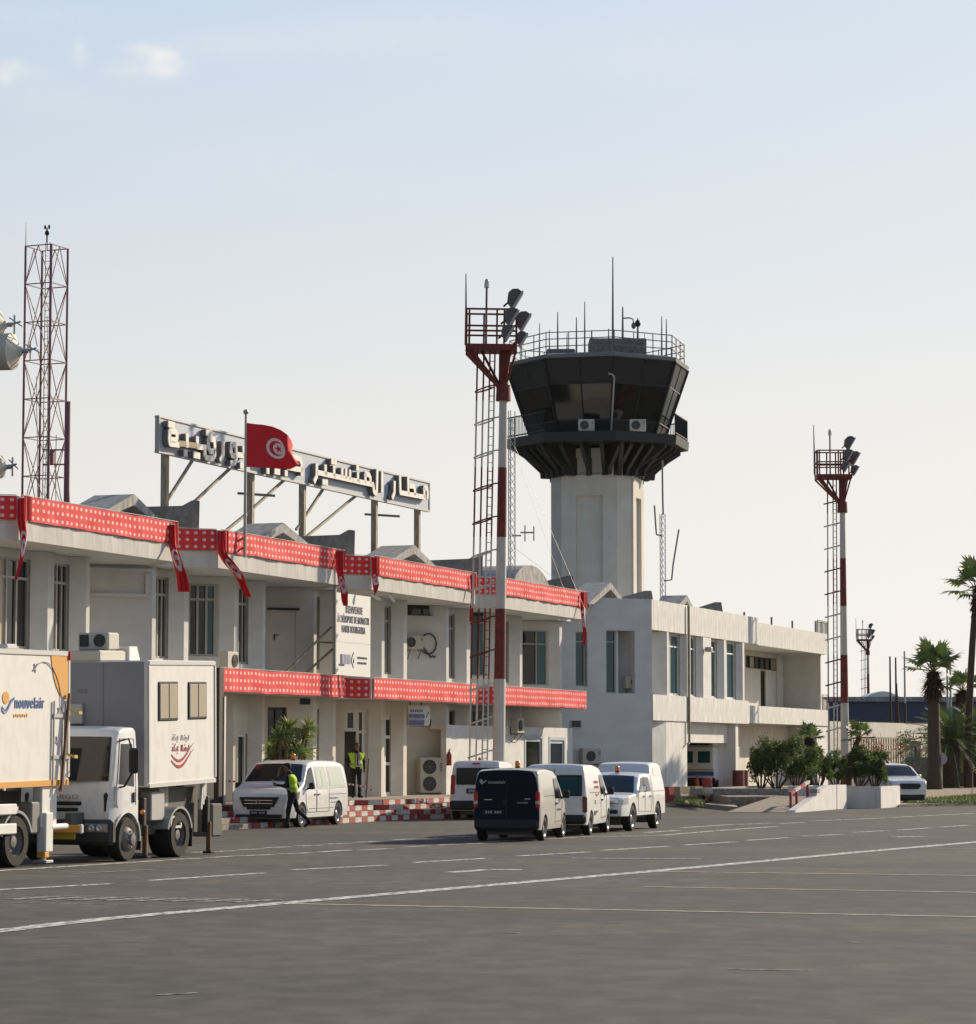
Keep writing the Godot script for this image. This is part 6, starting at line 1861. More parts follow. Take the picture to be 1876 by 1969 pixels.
func make_minibus() -> void:
	var c := Car.new()
	c.L = 5.1; c.W = 2.0; c.belt = 1.02; c.base = 0.27; c.tumble = 0.2; c.R = 0.33; c.arch = 0.40
	c.top = [[0.0, 0.60], [0.03, 0.78], [0.12, 0.92], [0.45, 1.07], [0.95, 1.20], [1.15, 1.30], [1.72, 1.78], [1.95, 1.85], [2.6, 1.90], [4.3, 1.89], [4.8, 1.82], [4.95, 1.72], [5.05, 1.2], [5.1, 0.85]]
	c.wheels = [0.92, 4.12]; c.rf = 0.9; c.nf = 0.22; c.rr = 0.2; c.nr = 0.06
	var fw := ground(574.8, 1590.5)      # camera-side front wheel
	var dir := 196.0
	var f := along(Vector3.ZERO, dir)
	var org := fw - f.basis * Vector3(c.L * 0.5 - 0.92, 0, -(c.W * 0.5 - 0.1))
	var t := thing("minibus", "white minibus with beacon parked facing the apron by the painted steps", "minibus", Transform3D(f.basis, org))
	obj(c.body(), "body", mats["car_white"], t)
	obj(over_panel(c, 1.14, 1.74, 0.95, 0.88), "windscreen", mats["glass"], t)
	var film := mat("window_film", lin(0.50, 0.56, 0.47), 0.3)
	for s in [-1.0, 1.0]:
		obj(side_panel(c, [[1.32, 1.12], [2.05, 1.08], [2.02, 1.72], [1.78, 1.7]], s), "side_window", mats["glass"], t)
		obj(side_panel(c, [[1.06, 1.14], [1.28, 1.13], [1.72, 1.66], [1.66, 1.66]], s), "quarter_window", mats["glass"], t)
		obj(side_panel(c, [[2.2, 1.08], [3.22, 1.08], [3.2, 1.74], [2.2, 1.74]], s, 0.004), "window_surround", mats["car_silver"], t)
		obj(side_panel(c, [[3.3, 1.08], [4.82, 1.10], [4.66, 1.72], [3.3, 1.74]], s, 0.004), "window_surround", mats["car_silver"], t)
		for k in [[2.28, 2.68], [2.74, 3.15], [3.42, 4.62]]:
			obj(side_panel(c, [[k[0], 1.17], [k[1], 1.17], [k[1] - 0.02, 1.64], [k[0], 1.64]], s), "side_window", film, t)
		seam(t, c, [[1.2, 1.05], [1.25, 0.6], [1.42, 0.42], [2.12, 0.42], [2.14, 1.06]], s)
		seam(t, c, [[2.18, 1.05], [2.18, 0.42], [3.26, 0.42], [3.26, 1.05]], s)
		seam(t, c, [[1.5, 0.52], [3.6, 0.52]], s)
		seam(t, c, [[3.3, 0.92], [4.8, 0.92]], s)
		for x in [2.0, 2.32]:
			var h := B.new(); h.bev(c.side(x, 0.93, s, 0.02), Vector3(0.16, 0.05, 0.04), 0.015); obj(h, "door_handle", mats["chrome"], t)
		obj(side_panel(c, [[0.08, 0.72], [0.62, 0.80], [0.70, 1.02], [0.30, 0.98]], s, 0.012), "headlight", mat("headlight_dim", lin(0.22, 0.22, 0.22), 0.2, 0.3), t)
	add_wheels(t, c, "rim", 0.21)
	add_mirrors(t, c, 1.3, 1.08, "rubber")
	var p := c.over(2.35, -0.25)
	add_beacon(t, p)
	# front: grille, bumper slot, plate, badge
	var X := c.L * 0.5
	var b := B.new()
	b.prism([Vector2(-0.6, 0.88), Vector2(0.6, 0.88), Vector2(0.46, 0.60), Vector2(-0.46, 0.60)], -0.02, 0.02, Transform3D(Basis(Vector3(0, 0, 1), Vector3(-0.13, 0.99, 0), Vector3(-0.99, -0.13, 0)), Vector3(X + 0.10, 0, 0))); obj(b, "grille", mats["rubber"], t)
	b = B.new()
	for y in [0.69, 0.78]: b.box(Vector3(X + 0.035 - (y - 0.66) * 0.13, y, 0), Vector3(0.03, 0.012, 0.86))
	b.tube(arc_pts(Vector3.ZERO, 0.06, 16).map(func(q): return Vector3(X + 0.045, 0.735 + q.y * 0.7, q.x)), 0.012, 5, false)
	obj(b, "grille_bar", mats["chrome"], t)
	b = B.new(); b.bev(Vector3(X + 0.0, 0.56, 0), Vector3(0.1, 0.08, 0.72), 0.02); b.bev(Vector3(X - 0.03, 0.33, 0), Vector3(0.16, 0.1, 1.42), 0.03); obj(b, "bumper_inset", mats["rubber"], t)
	b = B.new(); b.bev(Vector3(X + 0.04, 0.43, 0), Vector3(0.03, 0.12, 0.52), 0.008); obj(b, "number_plate", mats["plate_black"], t)
	plate_marks(t, Vector3(X + 0.058, 0.43, 0), 0, "paint_white", 0.42)
	b = B.new()
	for k in 9: b.box(c.over(0.62, -0.42 + k * 0.105, 0.006), Vector3(0.05, 0.004, 0.06 if k % 3 else 0.03))
	for k in 7: b.box(c.over(0.75, -0.3 + k * 0.1, 0.006), Vector3(0.04, 0.004, 0.05))
	obj(b, "bonnet_lettering", mat("pale_blue", lin(0.25, 0.33, 0.48), 0.6), t)
	b = B.new()
	for k in 8: b.box(c.side(3.3 + k * 0.1, 0.80 + 0.01 * (k % 2), -1.0, 0.008), Vector3(0.06, 0.05, 0.006))
	for k in 6: b.box(c.side(3.4 + k * 0.09, 0.68, -1.0, 0.008), Vector3(0.05, 0.03, 0.006))
	obj(b, "side_lettering", mats["pale_blue"], t)
	for s in [-1.0, 1.0]:
		b = B.new(); b.bev(Vector3(-X + 0.03, 1.05, s * 0.82), Vector3(0.08, 0.5, 0.12), 0.03); obj(b, "tail_light", mats["tail_red"], t)

func van_common(t: Node3D, c: Car, win_front: Array, rim_m: String) -> void:
	for s in [-1.0, 1.0]:
		obj(side_panel(c, win_front, s), "side_window", mats["glass"], t)
		seam(t, c, [[win_front[0][0] - 0.06, c.belt], [win_front[0][0] + 0.02, 0.45], [win_front[1][0] + 0.05, 0.42], [win_front[1][0] + 0.06, c.belt + 0.5]], s)
		seam(t, c, [[win_front[1][0] + 0.1, c.belt + 0.1], [c.L - 0.5, c.belt + 0.1]], s)
		var h := B.new(); h.bev(c.side(win_front[1][0] - 0.08, c.belt - 0.1, s, 0.02), Vector3(0.16, 0.05, 0.04), 0.015); obj(h, "door_handle", mats["rubber"], t)
		obj(side_panel(c, [[0.05, 0.62], [0.5, 0.7], [0.5, 0.86], [0.15, 0.8]], s, 0.012), "headlight", mats["lamp_glass"], t)
	add_wheels(t, c, rim_m)
	add_mirrors(t, c, win_front[0][0] + 0.1, c.belt + 0.02, "rubber")

func make_navy_van() -> void:
	var c := Car.new()
	c.L = 3.86; c.W = 1.68; c.belt = 0.98; c.base = 0.27; c.R = 0.295; c.arch = 0.35; c.tumble = 0.13
	c.top = [[0.0, 0.55], [0.04, 0.74], [0.2, 0.84], [0.85, 1.0], [1.5, 1.58], [1.8, 1.68], [2.6, 1.73], [3.5, 1.72], [3.74, 1.68], [3.82, 1.55], [3.85, 1.0], [3.86, 0.5]]
	c.wheels = [0.75, 3.26]; c.rf = 0.8; c.nf = 0.2; c.rr = 0.16; c.nr = 0.05
	var dir := 12.0
	var f := along(Vector3.ZERO, dir)
	var rw := ground(1041.0, 1616.5)
	var org := rw - f.basis * Vector3(c.L * 0.5 - 3.26, 0, c.W * 0.5 - 0.1)
	var t := thing("small_van", "small delivery van with navy rear doors and silver grey sides", "van", Transform3D(f.basis, org), "service vans in a row on the apron")
	obj(c.body(), "body", mats["car_silver"], t)
	obj(over_panel(c, 0.9, 1.48, 0.95, 0.9), "windscreen", mats["glass"], t)
	van_common(t, c, [[1.12, 1.02], [1.95, 1.0], [1.95, 1.5], [1.5, 1.5]], "rim")
	# navy tail
	var q := []
	for k in [[0.30, 1.0], [0.5, 1.0], [1.0, 1.0], [1.35, 1.0], [1.55, 0.985]]: q.append(Vector2(c.hw(c.L, k[0]) * k[1] + 0.004, k[0]))
	q.append(Vector2(c.hw(c.L, 1.6) - 0.05, 1.65)); q.append(Vector2(c.hw(c.L, 1.6) - 0.14, 1.69)); q.append(Vector2(0.3, 1.715))
	var full := q.duplicate()
	for i in range(q.size() - 1, -1, -1): full.append(Vector2(-q[i].x, q[i].y))
	var b := B.new()
	b.prism(full, 0.0, 0.06, Transform3D(Basis(Vector3(0, 0, 1), Vector3.UP, Vector3(-1, 0, 0)), Vector3(-c.L * 0.5 + 0.02, 0, 0)))
	obj(b, "rear_doors", mats["car_navy"], t)
	var tx := -c.L * 0.5 - 0.045
	b = B.new(); b.box(Vector3(tx, 0.98, 0), Vector3(0.012, 1.15, 0.012)); b.bev(Vector3(tx - 0.005, 0.92, -0.03), Vector3(0.03, 0.16, 0.1), 0.01); obj(b, "door_seam", mats["rubber"], t)
	for s in [-1.0, 1.0]:
		b = B.new(); b.bev(Vector3(tx + 0.05, 1.0, s * 0.76), Vector3(0.14, 0.42, 0.11), 0.03); obj(b, "tail_light", mats["tail_red"], t)
		b = B.new(); b.bev(Vector3(tx + 0.045, 0.93, s * 0.762), Vector3(0.145, 0.1, 0.1), 0.02); obj(b, "reversing_lamp", mats["lamp_glass"], t)
	b = B.new(); b.bev(Vector3(tx + 0.06, 0.4, 0), Vector3(0.22, 0.26, 1.6), 0.06); obj(b, "rear_bumper", mats["rubber"], t)
	b = B.new(); b.bev(Vector3(tx - 0.01, 0.70, -0.32), Vector3(0.025, 0.11, 0.5), 0.008); obj(b, "number_plate", mats["plate_black"], t)
	plate_marks(t, Vector3(tx - 0.025, 0.70, -0.32), 0, "paint_white", 0.4)
	var pale := mat("print_pale", lin(0.40, 0.41, 0.44), 0.6)
	turned_text("nouvelair", t, "rear_lettering", pale, 0.075, Vector3(tx - 0.004, 1.42, -0.24), Vector3(-1, 0, 0), 0.95)
	b = B.new(); stroke(b, [Vector2(-0.08, 0.03), Vector2(-0.03, -0.04), Vector2(0.08, 0.04)], 0.03, 0.0, 0.008); stroke(b, [Vector2(-0.06, 0.06), Vector2(-0.01, 0.0)], 0.05, 0.0, 0.008)
	var lg := obj(b, "rear_logo", pale, t); lg.transform = Transform3D(Basis(Vector3(0, 0, 1), Vector3.UP, Vector3(-1, 0, 0)), Vector3(tx - 0.003, 1.42, -0.58))
	turned_text("nouvelair", t, "rear_lettering", pale, 0.05, Vector3(tx - 0.004, 0.93, 0.4), Vector3(-1, 0, 0), 0.9)
	b = B.new(); b.box(Vector3(tx, 1.0, -0.45), Vector3(0.01, 0.02, 0.2)); b.box(Vector3(tx, 1.02, 0.52), Vector3(0.01, 0.02, 0.14)); obj(b, "badge", mats["chrome"], t)
	b = B.new(); b.bev(Vector3(-c.L * 0.5 + 0.0, 1.66, 0), Vector3(0.04, 0.03, 0.22), 0.01); obj(b, "brake_lamp", mats["tail_red"], t)
	add_beacon(t, Vector3(-0.7, 1.75, 0.02))
	b = B.new()
	for k in 6: b.box(c.side(1.3 + k * 0.09, 0.72 + 0.01 * (k % 2), 1.0, 0.008), Vector3(0.06, 0.045, 0.006))
	obj(b, "side_lettering", mats["ink_navy"], t)

func make_white_van() -> void:
	var c := Car.new()
	c.L = 4.14; c.W = 1.72; c.belt = 1.0; c.base = 0.28; c.R = 0.30; c.arch = 0.36; c.tumble = 0.15
	c.top = [[0.0, 0.55], [0.04, 0.74], [0.25, 0.86], [0.95, 1.04], [1.5, 1.6], [1.8, 1.74], [2.5, 1.81], [3.7, 1.82], [3.98, 1.79], [4.08, 1.68], [4.12, 1.0], [4.14, 0.5]]
	c.wheels = [0.82, 3.5]; c.rf = 0.85; c.nf = 0.2; c.rr = 0.16; c.nr = 0.05
	var f := along(Vector3.ZERO, 12.0)
	var rw := ground(1130.0, 1606.0)
	var org := rw - f.basis * Vector3(c.L * 0.5 - 3.5, 0, c.W * 0.5 - 0.1)
	var t := thing("small_van", "white panel van with black bumper between the navy van and the pickup", "van", Transform3D(f.basis, org), "service vans in a row on the apron")
	obj(c.body(), "body", mats["car_white"], t)
	obj(over_panel(c, 1.0, 1.48, 0.95, 0.9), "windscreen", mats["glass"], t)
	van_common(t, c, [[1.22, 1.06], [2.0, 1.04], [2.0, 1.55], [1.6, 1.55]], "rim")
	var tx := -c.L * 0.5
	for s in [-1.0, 1.0]:
		obj(rear_rect(c, s * 0.06, s * 0.72, 1.02, 1.56, 0.008, 0.06), "window_seal", mats["rubber"], t)
		obj(rear_rect(c, s * 0.10, s * 0.68, 1.06, 1.52, 0.018, 0.05), "rear_window", mats["teal_glass"] if s > 0 else mats["glass"], t)
		var b := B.new(); b.bev(Vector3(tx + 0.06, 0.80, s * 0.79), Vector3(0.16, 0.42, 0.12), 0.03); obj(b, "tail_light", mat("tail_dark", lin(0.12, 0.012, 0.012), 0.25), t)
		obj(side_panel(c, [[3.02, 0.5], [3.1, 0.5], [3.1, 0.62], [2.5, 0.62]], s, 0.012), "side_moulding", mats["rubber"], t)
	var b := B.new(); b.box(Vector3(tx - 0.004, 1.05, 0), Vector3(0.012, 1.3, 0.014)); obj(b, "door_seam", mats["rubber"], t)
	b = B.new(); b.bev(Vector3(tx + 0.03, 0.42, 0), Vector3(0.26, 0.24, 1.66), 0.06); obj(b, "rear_bumper", mats["rubber"], t)
	b = B.new(); b.bev(Vector3(tx - 0.02, 0.74, -0.36), Vector3(0.02, 0.11, 0.5), 0.008); obj(b, "number_plate", mats["plate_black"], t)
	plate_marks(t, Vector3(tx - 0.033, 0.74, -0.36), 0, "paint_white", 0.4)
	b = B.new()
	for r in 2:
		for k in 5: b.box(c.side(2.35 + k * 0.13, 1.36 - r * 0.13 + 0.015 * (k % 2), 1.0, 0.008), Vector3(0.09, 0.06, 0.006))
	for k in 6: b.box(c.side(2.45 + k * 0.08, 1.06 - 0.05 * sin(k * 0.6), 1.0, 0.008), Vector3(0.09, 0.03, 0.006))
	obj(b, "side_logo", mats["logo_red"], t)
	b = B.new(); b.bev(c.side(2.9, 0.86, 1.0, 0.012), Vector3(0.2, 0.12, 0.02), 0.01); obj(b, "fuel_flap", mats["car_cream"], t)

func make_far_van() -> void:
	var c := Car.new()
	c.L = 4.2; c.W = 1.74; c.belt = 1.02; c.base = 0.29; c.R = 0.31; c.arch = 0.37; c.tumble = 0.15
	c.top = [[0.0, 0.58], [0.04, 0.8], [0.25, 0.9], [0.95, 1.1], [1.6, 1.68], [1.9, 1.8], [2.5, 1.86], [3.7, 1.87], [4.0, 1.84], [4.12, 1.72], [4.17, 1.05], [4.2, 0.5]]
	c.wheels = [0.85, 3.5]; c.rf = 0.85; c.nf = 0.2; c.rr = 0.2; c.nr = 0.07
	var f := along(Vector3.ZERO, 10.0)
	var lw := ground(877.0, 1575.0)
	var org := lw - f.basis * Vector3(c.L * 0.5 - 3.5, 0, -(c.W * 0.5 - 0.1))
	var t := thing("small_van", "white tall van with wide dark rear window parked beside the steps", "van", Transform3D(f.basis, org), "service vans in a row on the apron")
	obj(c.body(), "body", mats["car_white"], t)
	obj(over_panel(c, 1.05, 1.55, 0.95, 0.9), "windscreen", mats["glass"], t)
	van_common(t, c, [[1.3, 1.1], [2.1, 1.08], [2.1, 1.6], [1.7, 1.6]], "rim")
	var tx := -c.L * 0.5
	obj(rear_rect(c, -0.64, 0.64, 1.12, 1.66, 0.014, 0.06), "rear_window", mats["glass"], t)
	var b: B
	for s in [-1.0, 1.0]:
		b = B.new(); b.bev(Vector3(tx + 0.07, 1.12, s * 0.755), Vector3(0.18, 0.62, 0.13), 0.03); obj(b, "tail_light", mats["tail_red"], t)
	b = B.new(); b.bev(Vector3(tx - 0.01, 0.92, 0.0), Vector3(0.03, 0.16, 0.62), 0.02); obj(b, "plate_recess", mats["rubber"], t)
	b = B.new(); b.bev(Vector3(tx - 0.03, 0.92, 0.0), Vector3(0.02, 0.1, 0.48), 0.008); obj(b, "number_plate", mat("plate_grey", lin(0.25, 0.26, 0.30), 0.5), t)
	b = B.new(); b.bev(Vector3(tx + 0.03, 0.46, 0), Vector3(0.26, 0.3, 1.7), 0.06); obj(b, "rear_bumper", mats["rubber"], t)
	b = B.new(); b.bev(Vector3(tx + 0.06, 1.80, 0), Vector3(0.06, 0.04, 0.26), 0.01); obj(b, "brake_lamp", mats["tail_red"], t)
	b = B.new(); b.lathe([Vector2(0.05, 0), Vector2(0.05, 0.06), Vector2(0.03, 0.09), Vector2(0.001, 0.1)], 12, Transform3D(Basis(), Vector3(-1.4, 1.9, -0.0))); obj(b, "roof_lamp", mats["tail_red"], t)

func make_pickup() -> void:
	var c := Car.new()
	c.L = 5.05; c.W = 1.78; c.belt = 1.0; c.base = 0.42; c.R = 0.355; c.arch = 0.43; c.tumble = 0.2
	c.top = [[0.0, 0.62], [0.03, 0.82], [0.1, 0.90], [0.5, 0.97], [1.35, 1.03], [2.0, 1.47], [2.25, 1.54], [2.9, 1.57], [3.38, 1.55], [3.42, 1.58], [3.56, 1.80], [3.8, 1.85], [4.6, 1.85], [4.85, 1.80], [5.0, 1.1], [5.05, 0.7]]
	c.wheels = [0.92, 4.0]; c.rf = 0.8; c.nf = 0.14; c.rr = 0.2; c.nr = 0.04
	var f := along(Vector3.ZERO, 196.0)
	var fw := ground(1211.0, 1598.0)
	var org := fw - f.basis * Vector3(c.L * 0.5 - 0.92, 0, -(c.W * 0.5 - 0.1))
	var t := thing("pickup_truck", "white double cab pickup with beacon and raised rear canopy", "pickup", Transform3D(f.basis, org))
	obj(c.body(), "body", mats["car_white"], t)
	obj(over_panel(c, 1.36, 2.02, 0.94, 0.86), "windscreen", mats["glass"], t)
	for s in [-1.0, 1.0]:
		obj(side_panel(c, [[1.62, 1.06], [2.32, 1.06], [2.3, 1.44], [2.1, 1.44]], s), "side_window", mats["glass"], t)
		obj(side_panel(c, [[2.42, 1.06], [3.12, 1.06], [3.02, 1.45], [2.42, 1.46]], s), "side_window", mats["glass"], t)
		obj(side_panel(c, [[3.75, 1.5], [4.75, 1.5], [4.7, 1.72], [3.85, 1.72]], s), "canopy_print", mats["car_cream"], t)
		seam(t, c, [[1.5, 1.0], [1.55, 0.52], [2.34, 0.5], [2.36, 1.5]], s)
		seam(t, c, [[2.36, 0.5], [3.1, 0.5], [3.24, 0.9], [3.2, 1.4]], s)
		seam(t, c, [[3.36, 0.45], [3.38, 1.55]], s)
		seam(t, c, [[3.4, 1.06], [5.0, 1.06]], s)
		for x in [2.2, 3.0]:
			var h := B.new(); h.bev(c.side(x, 0.93, s, 0.02), Vector3(0.17, 0.05, 0.04), 0.015); obj(h, "door_handle", mats["chrome"], t)
		obj(side_panel(c, [[0.03, 0.74], [0.42, 0.76], [0.42, 0.94], [0.1, 0.90]], s, 0.012), "headlight", mats["lamp_glass"], t)
		for x in c.wheels:
			var m := B.new(); m.box(Vector3(c.L * 0.5 - x - 0.42, 0.42, s * (c.W * 0.5 - 0.12)), Vector3(0.03, 0.36, 0.22)); obj(m, "mud_flap", mats["rubber"], t)
		var tl := B.new(); tl.bev(Vector3(-c.L * 0.5 + 0.05, 0.9, s * 0.8), Vector3(0.1, 0.35, 0.12), 0.03); obj(tl, "tail_light", mats["tail_red"], t)
	add_wheels(t, c, "rim", 0.23)
	add_mirrors(t, c, 1.68, 1.06, "chrome")
	add_beacon(t, c.over(2.3, -0.15))
	var X := c.L * 0.5
	var b := B.new(); b.bev(Vector3(X - 0.005, 0.82, 0), Vector3(0.06, 0.16, 0.82), 0.03); obj(b, "grille", mats["rubber"], t)
	b = B.new()
	for y in [0.78, 0.82, 0.87]: b.box(Vector3(X + 0.03, y, 0), Vector3(0.012, 0.014, 0.78))
	obj(b, "grille_bar", mats["chrome"], t)
	for s in [-1.0, 1.0]:
		b = B.new(); b.bev(Vector3(X - 0.03, 0.83, s * 0.56), Vector3(0.1, 0.17, 0.3), 0.03); obj(b, "headlight", mats["lamp_glass"], t)
		b = B.new(); b.bev(Vector3(X - 0.02, 0.54, s * 0.52), Vector3(0.1, 0.11, 0.3), 0.03); obj(b, "fog_lamp", mats["rubber"], t)
	b = B.new(); b.bev(Vector3(X - 0.01, 0.47, 0), Vector3(0.1, 0.08, 0.8), 0.02); obj(b, "air_intake", mats["rubber"], t)

func make_suv() -> void:
	var c := Car.new()
	c.L = 4.5; c.W = 1.84; c.belt = 1.02; c.base = 0.24; c.R = 0.345; c.arch = 0.41; c.tumble = 0.24
	c.top = [[0.0, 0.62], [0.03, 0.88], [0.12, 0.98], [0.6, 1.06], [1.2, 1.14], [1.9, 1.58], [2.4, 1.67], [3.2, 1.69], [3.9, 1.62], [4.3, 1.25], [4.45, 1.0], [4.5, 0.6]]
	c.wheels = [0.93, 3.6]; c.rf = 1.0; c.nf = 0.24; c.rr = 0.4; c.nr = 0.12
	var f := along(Vector3.ZERO, 168.0)
	var fw := ground(1750.0, 1548.0)
	var org := fw - f.basis * Vector3(c.L * 0.5, 0, 0)
	var t := thing("suv", "white crossover car with black grille half hidden behind the planter wall", "car", Transform3D(f.basis, org))
	obj(c.body(), "body", mats["car_white"], t)
	obj(over_panel(c, 1.28, 2.02, 0.95, 0.88), "windscreen", mats["glass"], t)
	for s in [-1.0, 1.0]:
		obj(side_panel(c, [[1.72, 1.1], [2.6, 1.08], [2.56, 1.54], [2.18, 1.52]], s), "side_window", mats["glass"], t)
		obj(side_panel(c, [[2.66, 1.08], [3.6, 1.1], [3.4, 1.5], [2.64, 1.54]], s), "side_window", mats["glass"], t)
		obj(side_panel(c, [[0.12, 0.78], [0.75, 0.88], [0.85, 1.0], [0.22, 0.94]], s, 0.012), "headlight", mats["lamp_glass"], t)
	add_wheels(t, c, "rim", 0.22)
	add_mirrors(t, c, 1.75, 1.06, "car_white")
	var X := c.L * 0.5
	var b := B.new(); b.prism([Vector2(-0.48, 0.80), Vector2(-0.4, 0.89), Vector2(0.4, 0.89), Vector2(0.48, 0.80), Vector2(0.36, 0.66), Vector2(-0.36, 0.66)], -0.03, 0.03, Transform3D(Basis(Vector3(0, 0, 1), Vector3.UP, Vector3(-1, 0, 0)), Vector3(X + 0.01, 0, 0))); obj(b, "grille", mats["rubber"], t)
	b = B.new(); b.bev(Vector3(X - 0.03, 0.33, 0), Vector3(0.2, 0.2, 1.3), 0.05); obj(b, "air_intake", mats["rubber"], t)
	for s in [-1.0, 1.0]:
		b = B.new(); b.bev(Vector3(X - 0.13, 0.55, s * 0.62), Vector3(0.16, 0.13, 0.26), 0.04); obj(b, "fog_lamp", mats["rubber"], t)
	b = B.new(); b.lathe([Vector2(0.06, 0), Vector2(0.06, 0.06), Vector2(0.03, 0.1), Vector2(0.001, 0.11)], 12, Transform3D(Basis(), Vector3(0.15, 1.71, 0.2))); obj(b, "roof_lamp", mats["tail_red"], t)

func truck_wheel(t: Node3D, p: Vector3, r: float, w: float, front: bool) -> void:     # p: centre of the outer face, +z side
	var k := part("wheel", t, Transform3D(Basis(Vector3.RIGHT, PI / 2), p))
	var b := B.new()
	b.lathe([Vector2(r * 0.56, -w), Vector2(r * 0.94, -w), Vector2(r, -w * 0.85), Vector2(r, -0.05), Vector2(r * 0.94, 0.0), Vector2(r * 0.6, 0.0), Vector2(r * 0.56, -0.03)], 36)
	obj(b, "tyre", mats["tyre"], k)
	b = B.new()
	if front: b.lathe([Vector2(r * 0.58, -0.02), Vector2(r * 0.5, 0.02), Vector2(r * 0.42, 0.05), Vector2(r * 0.3, 0.05), Vector2(r * 0.24, 0.12), Vector2(0.001, 0.13)], 28)
	else: b.lathe([Vector2(r * 0.6, -0.01), Vector2(r * 0.56, -0.06), Vector2(r * 0.5, -0.14), Vector2(r * 0.25, -0.16), Vector2(r * 0.22, -0.06), Vector2(0.001, -0.05)], 28)
	obj(b, "rim", mat("truck_rim", lin(0.16, 0.155, 0.15), 0.5, 0.3), k)
	b = B.new()
	for i in 8:
		var a := TAU * i / 8
		b.cyl(Vector3(cos(a) * r * 0.36, -0.02 if front else -0.16, sin(a) * r * 0.36), Vector3(cos(a) * r * 0.36, 0.08 if front else -0.12, sin(a) * r * 0.36), 0.018, 0.018, 6)
	obj(b, "wheel_nuts", mats["galvanised"], k)
func fender(t: Node3D, x: float, z: float, r: float, w: float, a0: float, a1: float) -> void:
	var o := []; var i := []
	for k in 17:
		var a := deg_to_rad(lerpf(a0, a1, k / 16.0))
		o.append(Vector2(x + cos(a) * (r + 0.05), 0.43 + sin(a) * (r + 0.05))); i.append(Vector2(x + cos(a) * r, 0.43 + sin(a) * r))
	i.reverse(); o.append_array(i)
	var b := B.new(); b.prism(o, z - w, z); obj(b, "fender", mat("fender_grey", lin(0.30, 0.30, 0.29), 0.5), t)

